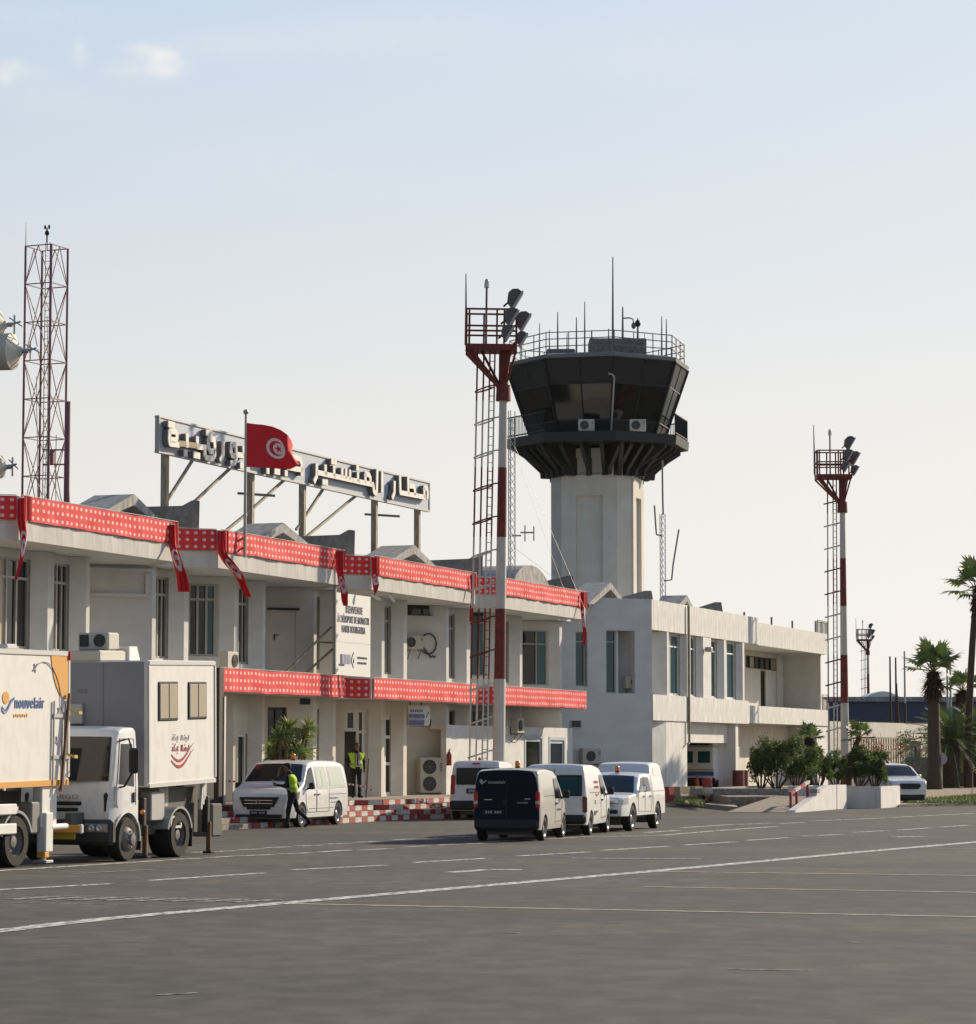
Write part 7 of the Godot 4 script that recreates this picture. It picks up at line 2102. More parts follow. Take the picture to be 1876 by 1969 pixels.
func make_lift_truck() -> void:
	var fw := ground(236.5, 1656.0)
	var f := along(fw, 19.0)         # x away along the truck, z out of its visible side
	var t := thing("lift_truck", "white cabin-lift truck with two windows and red emblem on its raised box", "truck", f)
	var hz := 0.12                   # visible side plane
	# raised box, slightly higher at the rear
	var x0 := on(f, 285.9, 1400, hz).x; var x1 := on(f, 415.3, 1400, hz).x
	var y0 := on(f, 285.9, 1514, hz).y; var y1 := on(f, 285.9, 1269.5, hz).y
	var Lb := x1 - x0; var Hb := y1 - y0; var Wb := 2.35
	var bx := part("raised_box", t, Transform3D(Basis(Vector3.BACK, deg_to_rad(1.5)), Vector3(x0, y0, hz)))
	var b := B.new(); b.bev(Vector3(Lb * 0.5, Hb * 0.5, -Wb * 0.5), Vector3(Lb, Hb, Wb), 0.025); obj(b, "shell", mats["box_white"], bx)
	b = B.new(); b.box(Vector3(-0.006, Hb * 0.5, -Wb * 0.5), Vector3(0.014, Hb - 0.06, Wb - 0.16)); obj(b, "front_panel", mats["box_grey"], bx)
	b = B.new()
	for y in [0.03, Hb - 0.05]: b.box(Vector3(Lb * 0.5, y, 0.008), Vector3(Lb - 0.06, 0.08, 0.03))
	for x in [0.03, Lb - 0.03]: b.box(Vector3(x, Hb * 0.5, 0.006), Vector3(0.06, Hb - 0.2, 0.03))
	b.box(Vector3(-0.01, Hb * 0.5, -0.04), Vector3(0.03, Hb - 0.1, 0.07))
	obj(b, "corner_trim", mat("trim_white", lin(0.60, 0.58, 0.55), 0.5), bx)
	for k in [[1297, 1455, 402, 727], [1540, 1690, 400, 718]]:
		var inv := (f * bx.transform).affine_inverse()
		var c0 := on(f * bx.transform, k[0] / 2.461 / 1.72708, (2100 + (k[2] + k[3]) * 0.5 / 2.461) / 1.72708, 0.02)
		var c1 := on(f * bx.transform, k[1] / 2.461 / 1.72708, (2100 + (k[2] + k[3]) * 0.5 / 2.461) / 1.72708, 0.02)
		var hh: float = (k[3] - k[2]) / 2.461 / 1.72708 / 5500.0 * 57.5
		var w := part("window", bx, Transform3D(Basis(), Vector3((c0.x + c1.x) * 0.5, c0.y, 0.0)))
		b = B.new(); b.bev(Vector3(0, 0, 0.0), Vector3(c1.x - c0.x, hh, 0.05), 0.02); obj(b, "frame", mats["rubber"], w)
		for s in [-1, 1]:
			b = B.new(); b.bev(Vector3(s * (c1.x - c0.x) * 0.235, 0, 0.02), Vector3((c1.x - c0.x) * 0.43, hh - 0.1, 0.03), 0.008); obj(b, "pane", mats["beige_pane"], w)  # both panes in one flat beige
	# emblem: two lines of script over a double swoosh
	var inv := f * bx.transform
	var lp := func(zx: float, zy: float) -> Vector2:
		var p := on(inv, zx / 2.461 / 1.72708, (2100 + zy / 2.461) / 1.72708, 0.0); return Vector2(p.x, p.y)
	b = B.new()
	var sw := func(k: B, y: float, th: float) -> void:
		var o := []; var i2 := []
		for j in 15:
			var u := j / 14.0
			var zx := 1398.0 + u * 185.0
			var zy := y + 62.0 * sin(clampf(u * 1.18, 0, 1) * PI) * (1.0 - u * 0.35) - u * u * 95.0 + 12.0
			o.append(lp.call(zx, zy)); i2.append(lp.call(zx, zy + th * sin(clampf(u * 0.9 + 0.12, 0, 1) * PI)))
		i2.reverse(); o.append_array(i2)
		k.prism(o, 0.002, 0.01)
	sw.call(b, 985.0, 24.0); sw.call(b, 1032.0, 26.0)
	obj(b, "emblem", mats["logo_red"], bx)
	for ln in [[965.0, "logo_red", 45.0], [875.0, "emblem_grey", 35.0]]:
		mat("emblem_grey", lin(0.40, 0.36, 0.35), 0.6)
		b = B.new()
		var y: float = ln[0]; var h: float = ln[2]
		stroke(b, [lp.call(1402, y), lp.call(1455, y)], 0.022, 0.002, 0.01); stroke(b, [lp.call(1475, y), lp.call(1540, y)], 0.022, 0.002, 0.01)
		for k in [[1406, 0.6], [1420, 0.9], [1436, 0.5], [1450, 0.8], [1478, 1.0], [1487, 1.0], [1502, 0.5], [1514, 0.6], [1526, 0.5], [1540, 1.0]]:
			stroke(b, [lp.call(k[0], y), lp.call(k[0] + 2, y - h * k[1])], 0.022, 0.002, 0.011)
		for k in [[1412, -1.2], [1430, -1.1], [1446, 0.5], [1508, -1.0], [1520, 0.5]]:
			var p: Vector2 = lp.call(k[0], y + h * k[1]); b.prism([p + Vector2(-0.012, -0.012), p + Vector2(0.012, -0.012), p + Vector2(0.012, 0.012), p + Vector2(-0.012, 0.012)], 0.002, 0.01)
		obj(b, "emblem_script", mats[ln[1]], bx)
	# front of the box: vent, locker, panel seam, corner
	b = B.new(); b.box(Vector3(-0.016, Hb * 0.5, -Wb * 0.42), Vector3(0.012, Hb - 0.1, 0.02)); b.box(Vector3(-0.012, Hb * 0.76, -Wb * 0.62), Vector3(0.03, 0.08, 0.2)); obj(b, "front_seam", mats["grey_metal"], bx)
	b = B.new(); b.bev(Vector3(-0.08, Hb * 0.58, -Wb * 0.66), Vector3(0.14, 0.42, 0.3), 0.02); obj(b, "front_locker", mats["galvanised"], bx)
	# roof equipment: cooling unit, beacon, white visor
	b = B.new(); b.bev(Vector3(0.55, Hb + 0.1, -1.6), Vector3(1.2, 0.22, 1.1), 0.03); obj(b, "roof_unit", mats["unit_white"], bx)
	b = B.new(); b.prism([Vector2(1.2, Hb), Vector2(1.7, Hb), Vector2(1.55, Hb + 0.3), Vector2(1.2, Hb + 0.3)], -1.7, -1.0); obj(b, "roof_cowl", mats["box_white"], bx)
	b = B.new(); b.bev(Vector3(0.9, Hb + 0.40, -1.55), Vector3(0.5, 0.36, 0.7), 0.03); obj(b, "cooling_unit", mats["unit_white"], bx)
	b = B.new(); b.cyl(Vector3(0.62, Hb + 0.42, -1.4), Vector3(0.66, Hb + 0.42, -1.4), 0.13, 0.13, 16); b.box(Vector3(0.64, Hb + 0.42, -1.75), Vector3(0.02, 0.24, 0.2)); obj(b, "cooling_grille", mats["unit_dark"], bx)
	b = B.new(); b.bev(Vector3(0.0, Hb + 0.08, -1.75), Vector3(0.12, 0.12, 0.16), 0.02); obj(b, "beacon", mats["amber"], bx)
	# cab
	var c := Car.new()
	c.L = 1.08; c.W = 2.1; c.belt = 1.5; c.base = 0.62; c.tumble = 0.07; c.R = 0.43; c.arch = 0.52
	c.top = [[0.0, 0.95], [0.015, 1.2], [0.06, 1.5], [0.2, 2.2], [0.27, 2.45], [0.36, 2.56], [0.55, 2.62], [1.0, 2.63], [1.08, 2.58]]
	c.wheels = [0.64]; c.rf = 0.5; c.nf = 0.1; c.rr = 0.05; c.nr = 0.01
	var cab := part("cab", t, along(Vector3.ZERO, 0.0).affine_inverse() * Transform3D(Basis(), Vector3.ZERO))
	cab.transform = Transform3D(Basis(Vector3.UP, PI), Vector3(0.0 - (c.L * 0.5 - 0.5) + 0.0 + 0.0, 0, 0.1 - c.W * 0.5))
	cab.position.x = -(0.64 - c.L * 0.5)
	obj(c.body(), "shell", mats["car_white"], cab)
	obj(over_panel(c, 0.075, 0.265, 0.96, 0.93, 0, 0, 0.012), "windscreen", mats["glass"], cab)
	for s in [-1.0, 1.0]:
		obj(side_panel(c, [[0.26, 1.52], [0.88, 1.46], [0.88, 2.3], [0.40, 2.3]], s), "side_window", mats["cab_glass"], cab)
		seam(cab, c, [[0.2, 1.5], [0.22, 1.05]], s); seam(cab, c, [[0.96, 1.1], [0.96, 2.4], [0.36, 2.4], [0.2, 1.5]], s)
		b = B.new(); b.bev(c.side(0.86, 1.25, s, 0.02), Vector3(0.12, 0.2, 0.03), 0.02); obj(b, "door_handle", mats["rubber"], cab)
		b = B.new(); b.bev(c.side(0.2, 1.28, s, 0.0) + Vector3(0.02, 0, 0), Vector3(0.1, 0.4, 0.06), 0.02); obj(b, "corner_lamp", mats["lamp_glass"], cab)
		b = B.new()      # mirror on two arms
		var m0 := c.side(0.32, 2.35, s); var m1 := c.side(0.28, 1.45, s)
		b.tube([m0, m0 + Vector3(0.02, 0.05, s * 0.22), m0 + Vector3(0.0, -0.2, s * 0.3)], 0.02, 6); b.tube([m1, m1 + Vector3(0.05, 0.02, s * 0.12), m1 + Vector3(0.02, 0.3, s * 0.28)], 0.022, 6); b.bev(m1 + Vector3(0.02, 0.52, s * 0.3), Vector3(0.09, 0.5, 0.2), 0.04)
		obj(b, "mirror", mats["rubber"], cab)
	var X := c.L * 0.5
	b = B.new(); b.bev(Vector3(X - 0.02, 0.58, 0), Vector3(0.22, 0.5, 2.12), 0.06); obj(b, "bumper", mat("bumper_grey", lin(0.035, 0.035, 0.036), 0.6), cab)
	for s in [-1.0, 1.0]:
		b = B.new(); b.bev(Vector3(X + 0.09, 0.66, s * 0.72), Vector3(0.04, 0.18, 0.5), 0.02)
		var hl := obj(b, "headlight", mat("headlight_dim", lin(0.22, 0.22, 0.22), 0.2, 0.3), cab)
		b = B.new()
		for k in 2: b.lathe([Vector2(0.07, 0), Vector2(0.05, 0.02), Vector2(0.001, 0.01)], 14, Transform3D(Basis(Vector3.UP, Vector3.RIGHT, Vector3.FORWARD), Vector3(X + 0.11, 0.66, s * (0.62 + k * 0.17))))
		obj(b, "lamp_bowl", mats["lamp_glass"], hl)
	b = B.new()
	for e in [[1.14, 0.9], [1.02, 0.76]]: b.bev(Vector3(X + 0.0, e[0], 0.1), Vector3(0.05, 0.075, e[1]), 0.02)
	for s in [-1.0, 1.0]: b.bev(Vector3(X - 0.04, 1.15, s * 0.86), Vector3(0.1, 0.4, 0.1), 0.04)
	obj(b, "air_slot", mats["rubber"], cab)
	turned_text("CARGO", cab, "lettering", mats["grey_metal"], 0.085, Vector3(X + 0.025, 1.27, 0.05), Vector3(1, 0, 0), 1.9, false)
	# chassis, wheels, lift columns, lockers, stabiliser legs
	b = B.new(); b.box(Vector3(1.4, 0.85, -0.6), Vector3(5.2, 0.22, 0.12)); b.box(Vector3(1.4, 0.85, -1.5), Vector3(5.2, 0.22, 0.12)); b.box(Vector3(1.9, 1.2, -1.0), Vector3(2.6, 0.5, 1.2)); b.box(Vector3(2.3, 0.95, -0.75), Vector3(3.4, 0.95, 1.0)); obj(b, "chassis", mats["chassis_grey"], t)
	var rx := on(f, 344.7, 1600, 0.08).x
	for z in [0.1, -1.75]: truck_wheel(t, Vector3(0.0, 0.43, z if z > 0 else z), 0.43, 0.26, true)
	for z in [0.1, -1.5]: truck_wheel(t, Vector3(rx, 0.46, z), 0.46, 0.52, false)
	fender(t, rx, 0.1, 0.56, 0.5, 15, 165); fender(t, 0.0, 0.09, 0.55, 0.3, -5, 150)
	for x in [0.62, rx + 0.62]:
		b = B.new(); b.box(Vector3(x, 0.45, -0.12), Vector3(0.02, 0.5, 0.4)); obj(b, "mud_flap", mats["rubber"], t)
	for k in [[0.72, 0.85, 0.2, 0.6, "box_white", 0.14], [1.6, 1.0, 0.4, 0.58, "trim_white", 0.62]]:
		b = B.new(); b.bev(Vector3(k[0], k[1] + 0.05, -0.1 - k[2] * 0.3), Vector3(k[5], k[3], k[2]), 0.02); obj(b, "locker", mats["galvanised"], t)
	for x in [2.35, 3.55]:
		b = B.new(); b.box(Vector3(x, 1.35, -0.35), Vector3(0.42, 1.0, 0.2)); obj(b, "lift_column", mats["box_white"], t)
	for x in [0.95, 4.0]:
		b = B.new(); b.bev(Vector3(x, 0.85, -0.06), Vector3(0.14, 0.75, 0.14), 0.02)
		var lg := obj(b, "stabiliser", mats["black_metal"], t)
		b = B.new(); b.bev(Vector3(x + 0.02, 0.38, 0.0), Vector3(0.08, 0.62, 0.1), 0.02); obj(b, "leg_sleeve", mat("leg_yellow", lin(0.16, 0.09, 0.03), 0.7), lg)
		b = B.new(); b.bev(Vector3(x + 0.02, 0.05, 0.0), Vector3(0.2, 0.05, 0.2), 0.015); obj(b, "foot_pad", mats["dark"], lg)
	b = B.new()
	for k in 3: b.bar(Vector3(3.7 + k * 0.1, 0.95 + k * 0.1, -0.05), Vector3(3.9 + k * 0.06, 1.6, -0.1), 0.06)
	b.bar(Vector3(2.0, 0.62, 0.06), Vector3(2.5, 0.62, 0.06), 0.05); b.bar(Vector3(2.05, 0.82, 0.06), Vector3(2.45, 0.82, 0.06), 0.05); b.bar(Vector3(2.0, 0.62, 0.06), Vector3(2.05, 0.82, 0.06), 0.05); b.bar(Vector3(2.5, 0.62, 0.06), Vector3(2.45, 0.82, 0.06), 0.05)
	obj(b, "step_frame", mats["trim_white"], t)
	b = B.new(); b.ball(Vector3(0.68, 0.95, 0.08), Vector3(0.05, 0.05, 0.05), 6); obj(b, "marker_lamp", mats["amber"], t)
	b = B.new(); b.bev(Vector3(4.9, 0.7, -1.2), Vector3(0.5, 0.7, 2.0), 0.03); obj(b, "tail_platform", mats["chassis_grey"], t)

func make_catering_truck() -> void:
	var rw := ground(20.0, 1668.0)
	var f := along(rw, 19.0)
	var t := thing("catering_truck", "white high-loader truck with blue and orange lettering and orange box corner", "truck", f)
	var hz := 0.16
	var xe := on(f, 133.0, 1400, hz).x
	xe = minf(xe, 2.55)
	var y0 := on(f, 120, 1509, hz).y; var y1 := on(f, 120, 1252, hz).y
	var Hb := y1 - y0; var Lb := 6.2; var Wb := 2.45
	var bx := part("raised_box", t, Transform3D(Basis(Vector3.BACK, deg_to_rad(0.8)), Vector3(xe, y0, hz)))
	var b := B.new(); b.bev(Vector3(-Lb * 0.5, Hb * 0.5, -Wb * 0.5), Vector3(Lb, Hb, Wb), 0.025); obj(b, "shell", mats["box_white"], bx)
	b = B.new(); b.box(Vector3(-Lb * 0.5, 0.05, 0.01), Vector3(Lb - 0.08, 0.11, 0.03)); obj(b, "base_rail", mats["orange"], bx)
	b = B.new(); b.box(Vector3(-0.03, Hb * 0.5 + 0.05, 0.006), Vector3(0.07, Hb - 0.2, 0.03)); b.box(Vector3(-Lb * 0.5, Hb - 0.04, 0.01), Vector3(Lb - 0.2, 0.09, 0.03)); obj(b, "corner_trim", mats["trim_white"], bx)
	var g := f * bx.transform
	var lp := func(zx: float, zy: float) -> Vector2:
		var p := on(g, zx / 2.461 / 1.72708, (2100 + zy / 2.461) / 1.72708, 0.0); return Vector2(minf(p.x, -0.005), minf(p.y, Hb - 0.01))
	# orange corner
	var poly := []
	for e in [[412, 150], [572, 150], [572, 535], [540, 545], [510, 535], [480, 500], [455, 440], [435, 370], [425, 300], [415, 220]]: poly.append(lp.call(e[0], e[1]))
	b = B.new(); b.prism(poly, 0.002, 0.014); obj(b, "orange_corner", mats["orange"], bx)
	# lettering and emblem
	var tc: Vector2 = lp.call(236, 580)
	var tw: float = lp.call(355, 580).x - lp.call(115, 580).x
	var tx := text_part("nouvelair", bx, "lettering", mats["logo_blue"], 0.2, Vector3(tc.x, tc.y + 0.0, 0.008), true, 1.0)
	var aw: float = tx.mesh.get_aabb().size.x
	tx.scale.x = tw / aw
	var ot: Vector2 = lp.call(165, 682)
	b = B.new()
	for k in 8: b.box(Vector3(ot.x + (k - 3.5) * 0.07, ot.y + (0.01 if k % 2 else 0.0), 0.006), Vector3(0.045, 0.05, 0.008))
	obj(b, "small_lettering", mats["orange"], bx)
	var sc: Vector2 = lp.call(44, 535)
	b = B.new()
	var ring_p := []
	for k in 24: ring_p.append(sc + Vector2(cos(TAU * k / 24) * 0.13, sin(TAU * k / 24) * 0.115))
	b.prism(ring_p, 0.002, 0.01); obj(b, "emblem_sun", mats["orange"], bx)
	for k in 2:
		b = B.new()
		var q := []; var r := []
		for e in [[12, 600 + k * 20], [28, 628 + k * 18], [48, 628 + k * 16], [66, 595 + k * 18], [84, 550 + k * 18], [112, 528 + k * 6]]:
			q.append(lp.call(e[0], e[1])); r.append(lp.call(e[0] - 1, e[1] + 17))
		r.reverse(); q.append_array(r)
		b.prism(q, 0.011, 0.016); obj(b, "emblem_wave", mats["logo_blue"] if k == 0 else mats["pale_blue"], bx)
	b = B.new()
	var arc := []
	for e in [[282, 290], [310, 255], [345, 240], [385, 248], [420, 285], [450, 350], [475, 430], [490, 520], [495, 640]]:
		var p: Vector2 = lp.call(e[0], e[1]); arc.append(Vector3(p.x, p.y, 0.018))
	b.tube(arc, 0.009, 5); obj(b, "painted_arc", mat("arc_violet", lin(0.32, 0.28, 0.36), 0.7), bx)
	b = B.new()
	for e in [[282, 292], [478, 650], [462, 885]]:
		var p: Vector2 = lp.call(e[0], e[1])
		stroke(b, [p + Vector2(-0.08, -0.05), p + Vector2(0.08, 0.07)], 0.03, 0.004, 0.016); stroke(b, [p + Vector2(-0.03, 0.08), p + Vector2(0.02, -0.08)], 0.022, 0.004, 0.0165)
	obj(b, "painted_plane", mats["arc_violet"], bx)
	# ladder strips, brown pole, yellow hooks, lamp
	b = B.new()
	for x in [432, 522]:
		var p: Vector2 = lp.call(x, 560); var q: Vector2 = lp.call(x - 14, 1245)
		b.bar(Vector3(p.x, p.y, 0.03), Vector3(q.x, q.y, 0.03), 0.03)
	for y in [680, 1018]:
		var p: Vector2 = lp.call(430, y); var q: Vector2 = lp.call(560, y + 4)
		b.bar(Vector3(p.x, p.y, 0.02), Vector3(q.x, q.y, 0.02), 0.03, 0.07)
	obj(b, "ladder", mats["galvanised"], bx)
	b = B.new()
	var p0: Vector2 = lp.call(552, 500); var p1: Vector2 = lp.call(472, 1270)
	b.bar(Vector3(p0.x - 0.06, p0.y, 0.07), Vector3(p1.x, p1.y - 0.05, 0.07), 0.05); obj(b, "brown_pole", mat("pole_brown", lin(0.14, 0.06, 0.03), 0.6), bx)
	for y in [630, 990]:
		b = B.new()
		var p: Vector2 = lp.call(515 if y > 800 else 552, y)
		b.bar(Vector3(p.x - 0.02, p.y, 0.06), Vector3(p.x + 0.16, p.y - 0.06, 0.14), 0.04); b.bar(Vector3(p.x + 0.16, p.y - 0.06, 0.14), Vector3(p.x + 0.3, p.y - 0.07, 0.14), 0.04, 0.06)
		obj(b, "hook", mat("hook_yellow", lin(0.50, 0.38, 0.05), 0.6), bx)
	b = B.new(); b.bev(Vector3(-0.03, Hb - 0.08, 0.02), Vector3(0.08, 0.16, 0.06), 0.01); obj(b, "marker_lamp", mats["tail_red"], bx)
	b = B.new(); b.ball(Vector3(-0.35, -0.08, 0.0), Vector3(0.05, 0.05, 0.04), 6); obj(b, "indicator", mats["amber"], bx)
	b = B.new(); b.bev(Vector3(-3.2, Hb + 0.1, -0.6), Vector3(1.9, 0.16, 0.7), 0.03); b.bev(Vector3(-2.2, Hb + 0.05, -0.2), Vector3(0.4, 0.1, 0.3), 0.02); obj(b, "roof_vent", mats["trim_white"], bx)
	# chassis and running gear
	b = B.new(); b.box(Vector3(-0.9, 0.9, -0.7), Vector3(6.2, 0.24, 0.12)); b.box(Vector3(-0.9, 0.9, -1.7), Vector3(6.2, 0.24, 0.12)); b.box(Vector3(-0.6, 1.25, -1.2), Vector3(4.2, 0.3, 1.2)); obj(b, "chassis", mats["chassis_grey"], t)
	for z in [0.12, -1.7]: truck_wheel(t, Vector3(0.0, 0.48, z), 0.48, 0.52, false)
	fender(t, 0.0, 0.13, 0.58, 0.52, 20, 165)
	b = B.new(); b.bev(Vector3(0.78, 0.9, -0.05), Vector3(0.34, 0.6, 0.3), 0.03); obj(b, "locker", mats["grey_metal"], t)
	# white stabiliser column with orange tip; lower arms
	b = B.new(); b.bev(Vector3(1.28, 1.18, 0.02), Vector3(0.62, 0.95, 0.2), 0.02); obj(b, "column", mats["box_white"], t)
	b = B.new(); b.bev(Vector3(1.15, 0.62, 0.10), Vector3(0.3, 0.75, 0.2), 0.02); obj(b, "column", mats["box_white"], t)
	b = B.new(); b.bev(Vector3(1.08, 0.2, 0.10), Vector3(0.2, 0.12, 0.18), 0.02); obj(b, "orange_tip", mats["orange"], t)
	b = B.new(); b.bev(Vector3(1.08, 0.07, 0.1), Vector3(0.3, 0.06, 0.3), 0.015); b.cyl(Vector3(1.08, 0.08, 0.1), Vector3(1.08, 0.2, 0.1), 0.06, 0.06, 10); obj(b, "foot_pad", mats["galvanised"], t)
	for y in [0.72, 1.08]:
		b = B.new(); b.bev(Vector3(-0.9, y, 0.1), Vector3(1.6, 0.2, 0.16), 0.02); obj(b, "side_arm", mats["box_white"], t)
	b = B.new(); b.cyl(Vector3(1.25, 0.72, 0.15), Vector3(1.9, 0.72, 0.15), 0.06, 0.06, 12); obj(b, "jack_arm", mats["box_white"], t)
	b = B.new(); b.bev(Vector3(2.2, 0.66, -0.35), Vector3(0.1, 0.16, 1.3), 0.02); obj(b, "rear_bar", mats["orange"], t)
	b = B.new(); b.bev(Vector3(2.2, 0.66, 0.33), Vector3(0.12, 0.18, 0.06), 0.02); obj(b, "bar_cap", mats["paint_white"], t)
	b = B.new(); b.bev(Vector3(2.3, 0.52, -0.25), Vector3(0.03, 0.13, 0.8), 0.01); obj(b, "number_plate", mats["hook_yellow"], t)
func leafy(b: B, c: Vector3, r: Vector3, n: int, size: float) -> void:     # small two-sided leaves spread through an ellipsoid
	for i in n:
		var d := Vector3(rng.randfn(), rng.randfn(), rng.randfn()).normalized() * pow(rng.randf(), 0.45)
		var p := c + d * r
		var a := Vector3(rng.randfn(), rng.randfn() * 0.7 + 0.3, rng.randfn()).normalized()
		var s := a.cross(Vector3(rng.randfn(), rng.randfn(), rng.randfn())).normalized()
		var l := size * rng.randf_range(0.6, 1.35)
		b.tri(p - s * l * 0.22, p + a * l * 0.5 + s * 0.0, p + s * l * 0.22)
		b.tri(p + s * l * 0.22, p + a * l * 0.5, p - s * l * 0.22 + a * l * 0.0)
func shrub(label: String, p: Vector3, h: float, w: float, group: String) -> void:
	var t := thing("shrub", label, "shrub", Transform3D(Basis(Vector3.UP, rng.randf() * TAU), p), group)
	var dk := B.new(); var md := B.new(); var ye := B.new()
	var n := 9
	var stems := B.new()
	for i in n:
		var a := TAU * i / n + rng.randf() * 0.6
		var rad := w * rng.randf_range(0.1, 0.42)
		var top := Vector3(cos(a) * rad, h * rng.randf_range(0.42, 0.95), sin(a) * rad)
		stems.tube([Vector3(cos(a) * 0.08, 0, sin(a) * 0.08), Vector3(cos(a) * rad * 0.7, h * 0.25, sin(a) * rad * 0.7), top], [0.035, 0.028, 0.012], 5, false)
		for k in 4:
			var c := top + Vector3(rng.randfn() * w * 0.11, rng.randfn() * h * 0.08, rng.randfn() * w * 0.11)
			leafy(dk, c, Vector3(w * 0.13, h * 0.17, w * 0.13), 55, 0.17)
			leafy(md, c + Vector3(0, h * 0.04, 0), Vector3(w * 0.13, h * 0.16, w * 0.13), 60, 0.16)
			leafy(ye, c + Vector3(0, h * 0.07, 0), Vector3(w * 0.12, h * 0.14, w * 0.12), 24, 0.15)
	obj(stems, "stems", mats["bark"], t)
	obj(dk, "foliage", mats["leaf_dark"], t); obj(md, "foliage", mats["leaf_mid"], t); obj(ye, "young_leaves", mats["leaf_yellow"], t)
func fan_leaf(b: B, st: B, o: Vector3, dir: Vector3, pet: float, r: float, droop: float) -> void:
	var side := dir.cross(Vector3.UP).normalized()
	if side.length() < 0.1: side = Vector3.RIGHT
	var hub := o + dir * pet + Vector3(0, -droop * 0.25, 0)
	st.tube([o, o + dir * pet * 0.5, hub], [0.03, 0.022, 0.014], 4, false)
	var up := side.cross(dir).normalized()
	var n := 17
	for i in n:
		var a := deg_to_rad(lerpf(-115, 115, i / float(n - 1)))
		var d := (dir * cos(a) + side * sin(a)).normalized()
		var l := r * (1.0 - 0.28 * absf(a) / 2.0) * rng.randf_range(0.85, 1.1)
		var w := r * 0.085
		var sd := up.cross(d).normalized() * w
		var m := hub + d * l * 0.6 + up * 0.04 * r
		var e := hub + d * l + Vector3(rng.randfn() * 0.04, -droop * rng.randf_range(0.2, 0.6) - 0.03, rng.randfn() * 0.04)
		b.tri(hub, m - sd, m + sd); b.tri(m - sd, e, m + sd)
func fan_palm(label: String, p: Vector3, h: float, tr: float, leaves: int, r: float, skirt: float, lean := Vector3.ZERO, low := -0.5) -> void:
	var t := thing("fan_palm", label, "palm tree", Transform3D(Basis(), p))
	var b := B.new()
	var pts := []; var rad := []
	for i in 9:
		var u := i / 8.0
		pts.append(Vector3(lean.x * u * u, h * u, lean.z * u * u)); rad.append(tr * (1.25 - 0.55 * u if u < 0.2 else 1.02 - 0.22 * u))
	b.tube(pts, rad, 14); obj(b, "trunk", mats["bark"], t)
	var top := Vector3(lean.x, h, lean.z)
	if skirt > 0:
		b = B.new()
		for i in 150:
			var a := rng.randf() * TAU; var y := h - skirt * pow(rng.randf(), 1.1)
			var rr := tr * (1.05 + 0.75 * sin(clampf((h - y) / skirt, 0, 1) * PI * 0.75))
			var d := Vector3(cos(a), 0, sin(a))
			var s := d.cross(Vector3.UP) * 0.10
			var o := Vector3(lean.x, y, lean.z) + d * rr * 0.6
			b.tri(o - s, o + s, o + d * rr * 0.55 + Vector3(0, -0.35, 0)); b.tri(o - s, o + d * rr * 0.9 + Vector3(0, 0.12, 0), o + s)
		obj(b, "dead_skirt", mats["dead_leaf"], t)
	b = B.new(); var y2 := B.new(); var st := B.new()
	for i in leaves:
		var a := TAU * i * 0.381966 * 1.0 + rng.randf() * 0.3
		var el := lerpf(1.35, low, i / float(leaves))
		var d := Vector3(cos(a) * cos(el), sin(el), sin(a) * cos(el))
		fan_leaf(b if i % 3 else y2, st, top, d, r * rng.randf_range(0.75, 1.05), r * rng.randf_range(0.75, 1.0), 0.25 * r * (1.2 - sin(el)))
	obj(b, "fronds", mats["palm_leaf"], t); obj(y2, "fronds", mats["leaf_mid"], t); obj(st, "stalks", mats["leaf_yellow"], t)
func date_palm(label: String, p: Vector3, h: float, tr: float, n: int, len: float) -> void:
	var t := thing("date_palm", label, "palm tree", Transform3D(Basis(), p))
	var b := B.new()
	b.tube([Vector3.ZERO, Vector3(0, h * 0.3, 0), Vector3(0, h * 0.75, 0), Vector3(0, h, 0)], [tr * 1.15, tr, tr * 1.05, tr * 0.8], 16); obj(b, "trunk", mats["bark"], t)
	b = B.new()
	for i in 130:
		var a := i * 2.399; var y := h * (0.15 + 0.85 * i / 130.0)
		var d := Vector3(cos(a), 0, sin(a)); var s := d.cross(Vector3.UP) * 0.09
		var o := Vector3(0, y, 0) + d * tr * 0.95
		b.tri(o - s, o + s, o + d * 0.14 + Vector3(0, 0.16, 0)); b.tri(o - s, o + d * 0.14 + Vector3(0, 0.16, 0), o + s + Vector3(0, -0.05, 0))
	obj(b, "leaf_stubs", mats["dead_leaf"], t)
	var lf := B.new(); var l2 := B.new(); var st := B.new()
	for i in n:
		var a := i * 2.399963 + rng.randf() * 0.2
		var el := lerpf(1.4, -0.25, pow(i / float(n), 0.9))
		var hd := Vector3(cos(a), 0, sin(a))
		var pts := []
		for k in 9:
			var u := k / 8.0
			pts.append(Vector3(0, h, 0) + hd * (cos(el) * len * u + 0.12 * len * u * u) + Vector3(0, sin(el) * len * u - 0.5 * len * u * u * (1.15 - 0.5 * sin(el)), 0))
		st.tube(pts, [0.03, 0.028, 0.025, 0.022, 0.02, 0.016, 0.012, 0.01, 0.006], 4, false)
		var tgt := lf if i % 2 else l2
		for k in 26:
			var u := 0.12 + 0.88 * k / 26.0
			var j := mini(int(u * 8), 7)
			var o: Vector3 = pts[j].lerp(pts[j + 1], u * 8 - j)
			var fw: Vector3 = (pts[j + 1] - pts[j]).normalized()
			var sd := fw.cross(Vector3.UP).normalized(); var upv := sd.cross(fw)
			for s in [-1.0, 1.0]:
				var d: Vector3 = (sd * s + fw * 0.9 + upv * 0.35).normalized()
				var l := len * 0.2 * (1.0 - 0.6 * absf(u - 0.45)) * rng.randf_range(0.8, 1.15)
				tgt.tri(o - fw * 0.02, o + d * l + Vector3(0, -0.04, 0), o + fw * 0.035)
	obj(lf, "fronds", mats["palm_leaf"], t); obj(l2, "fronds", mats["leaf_dark"], t); obj(st, "stalks", mats["leaf_yellow"], t)
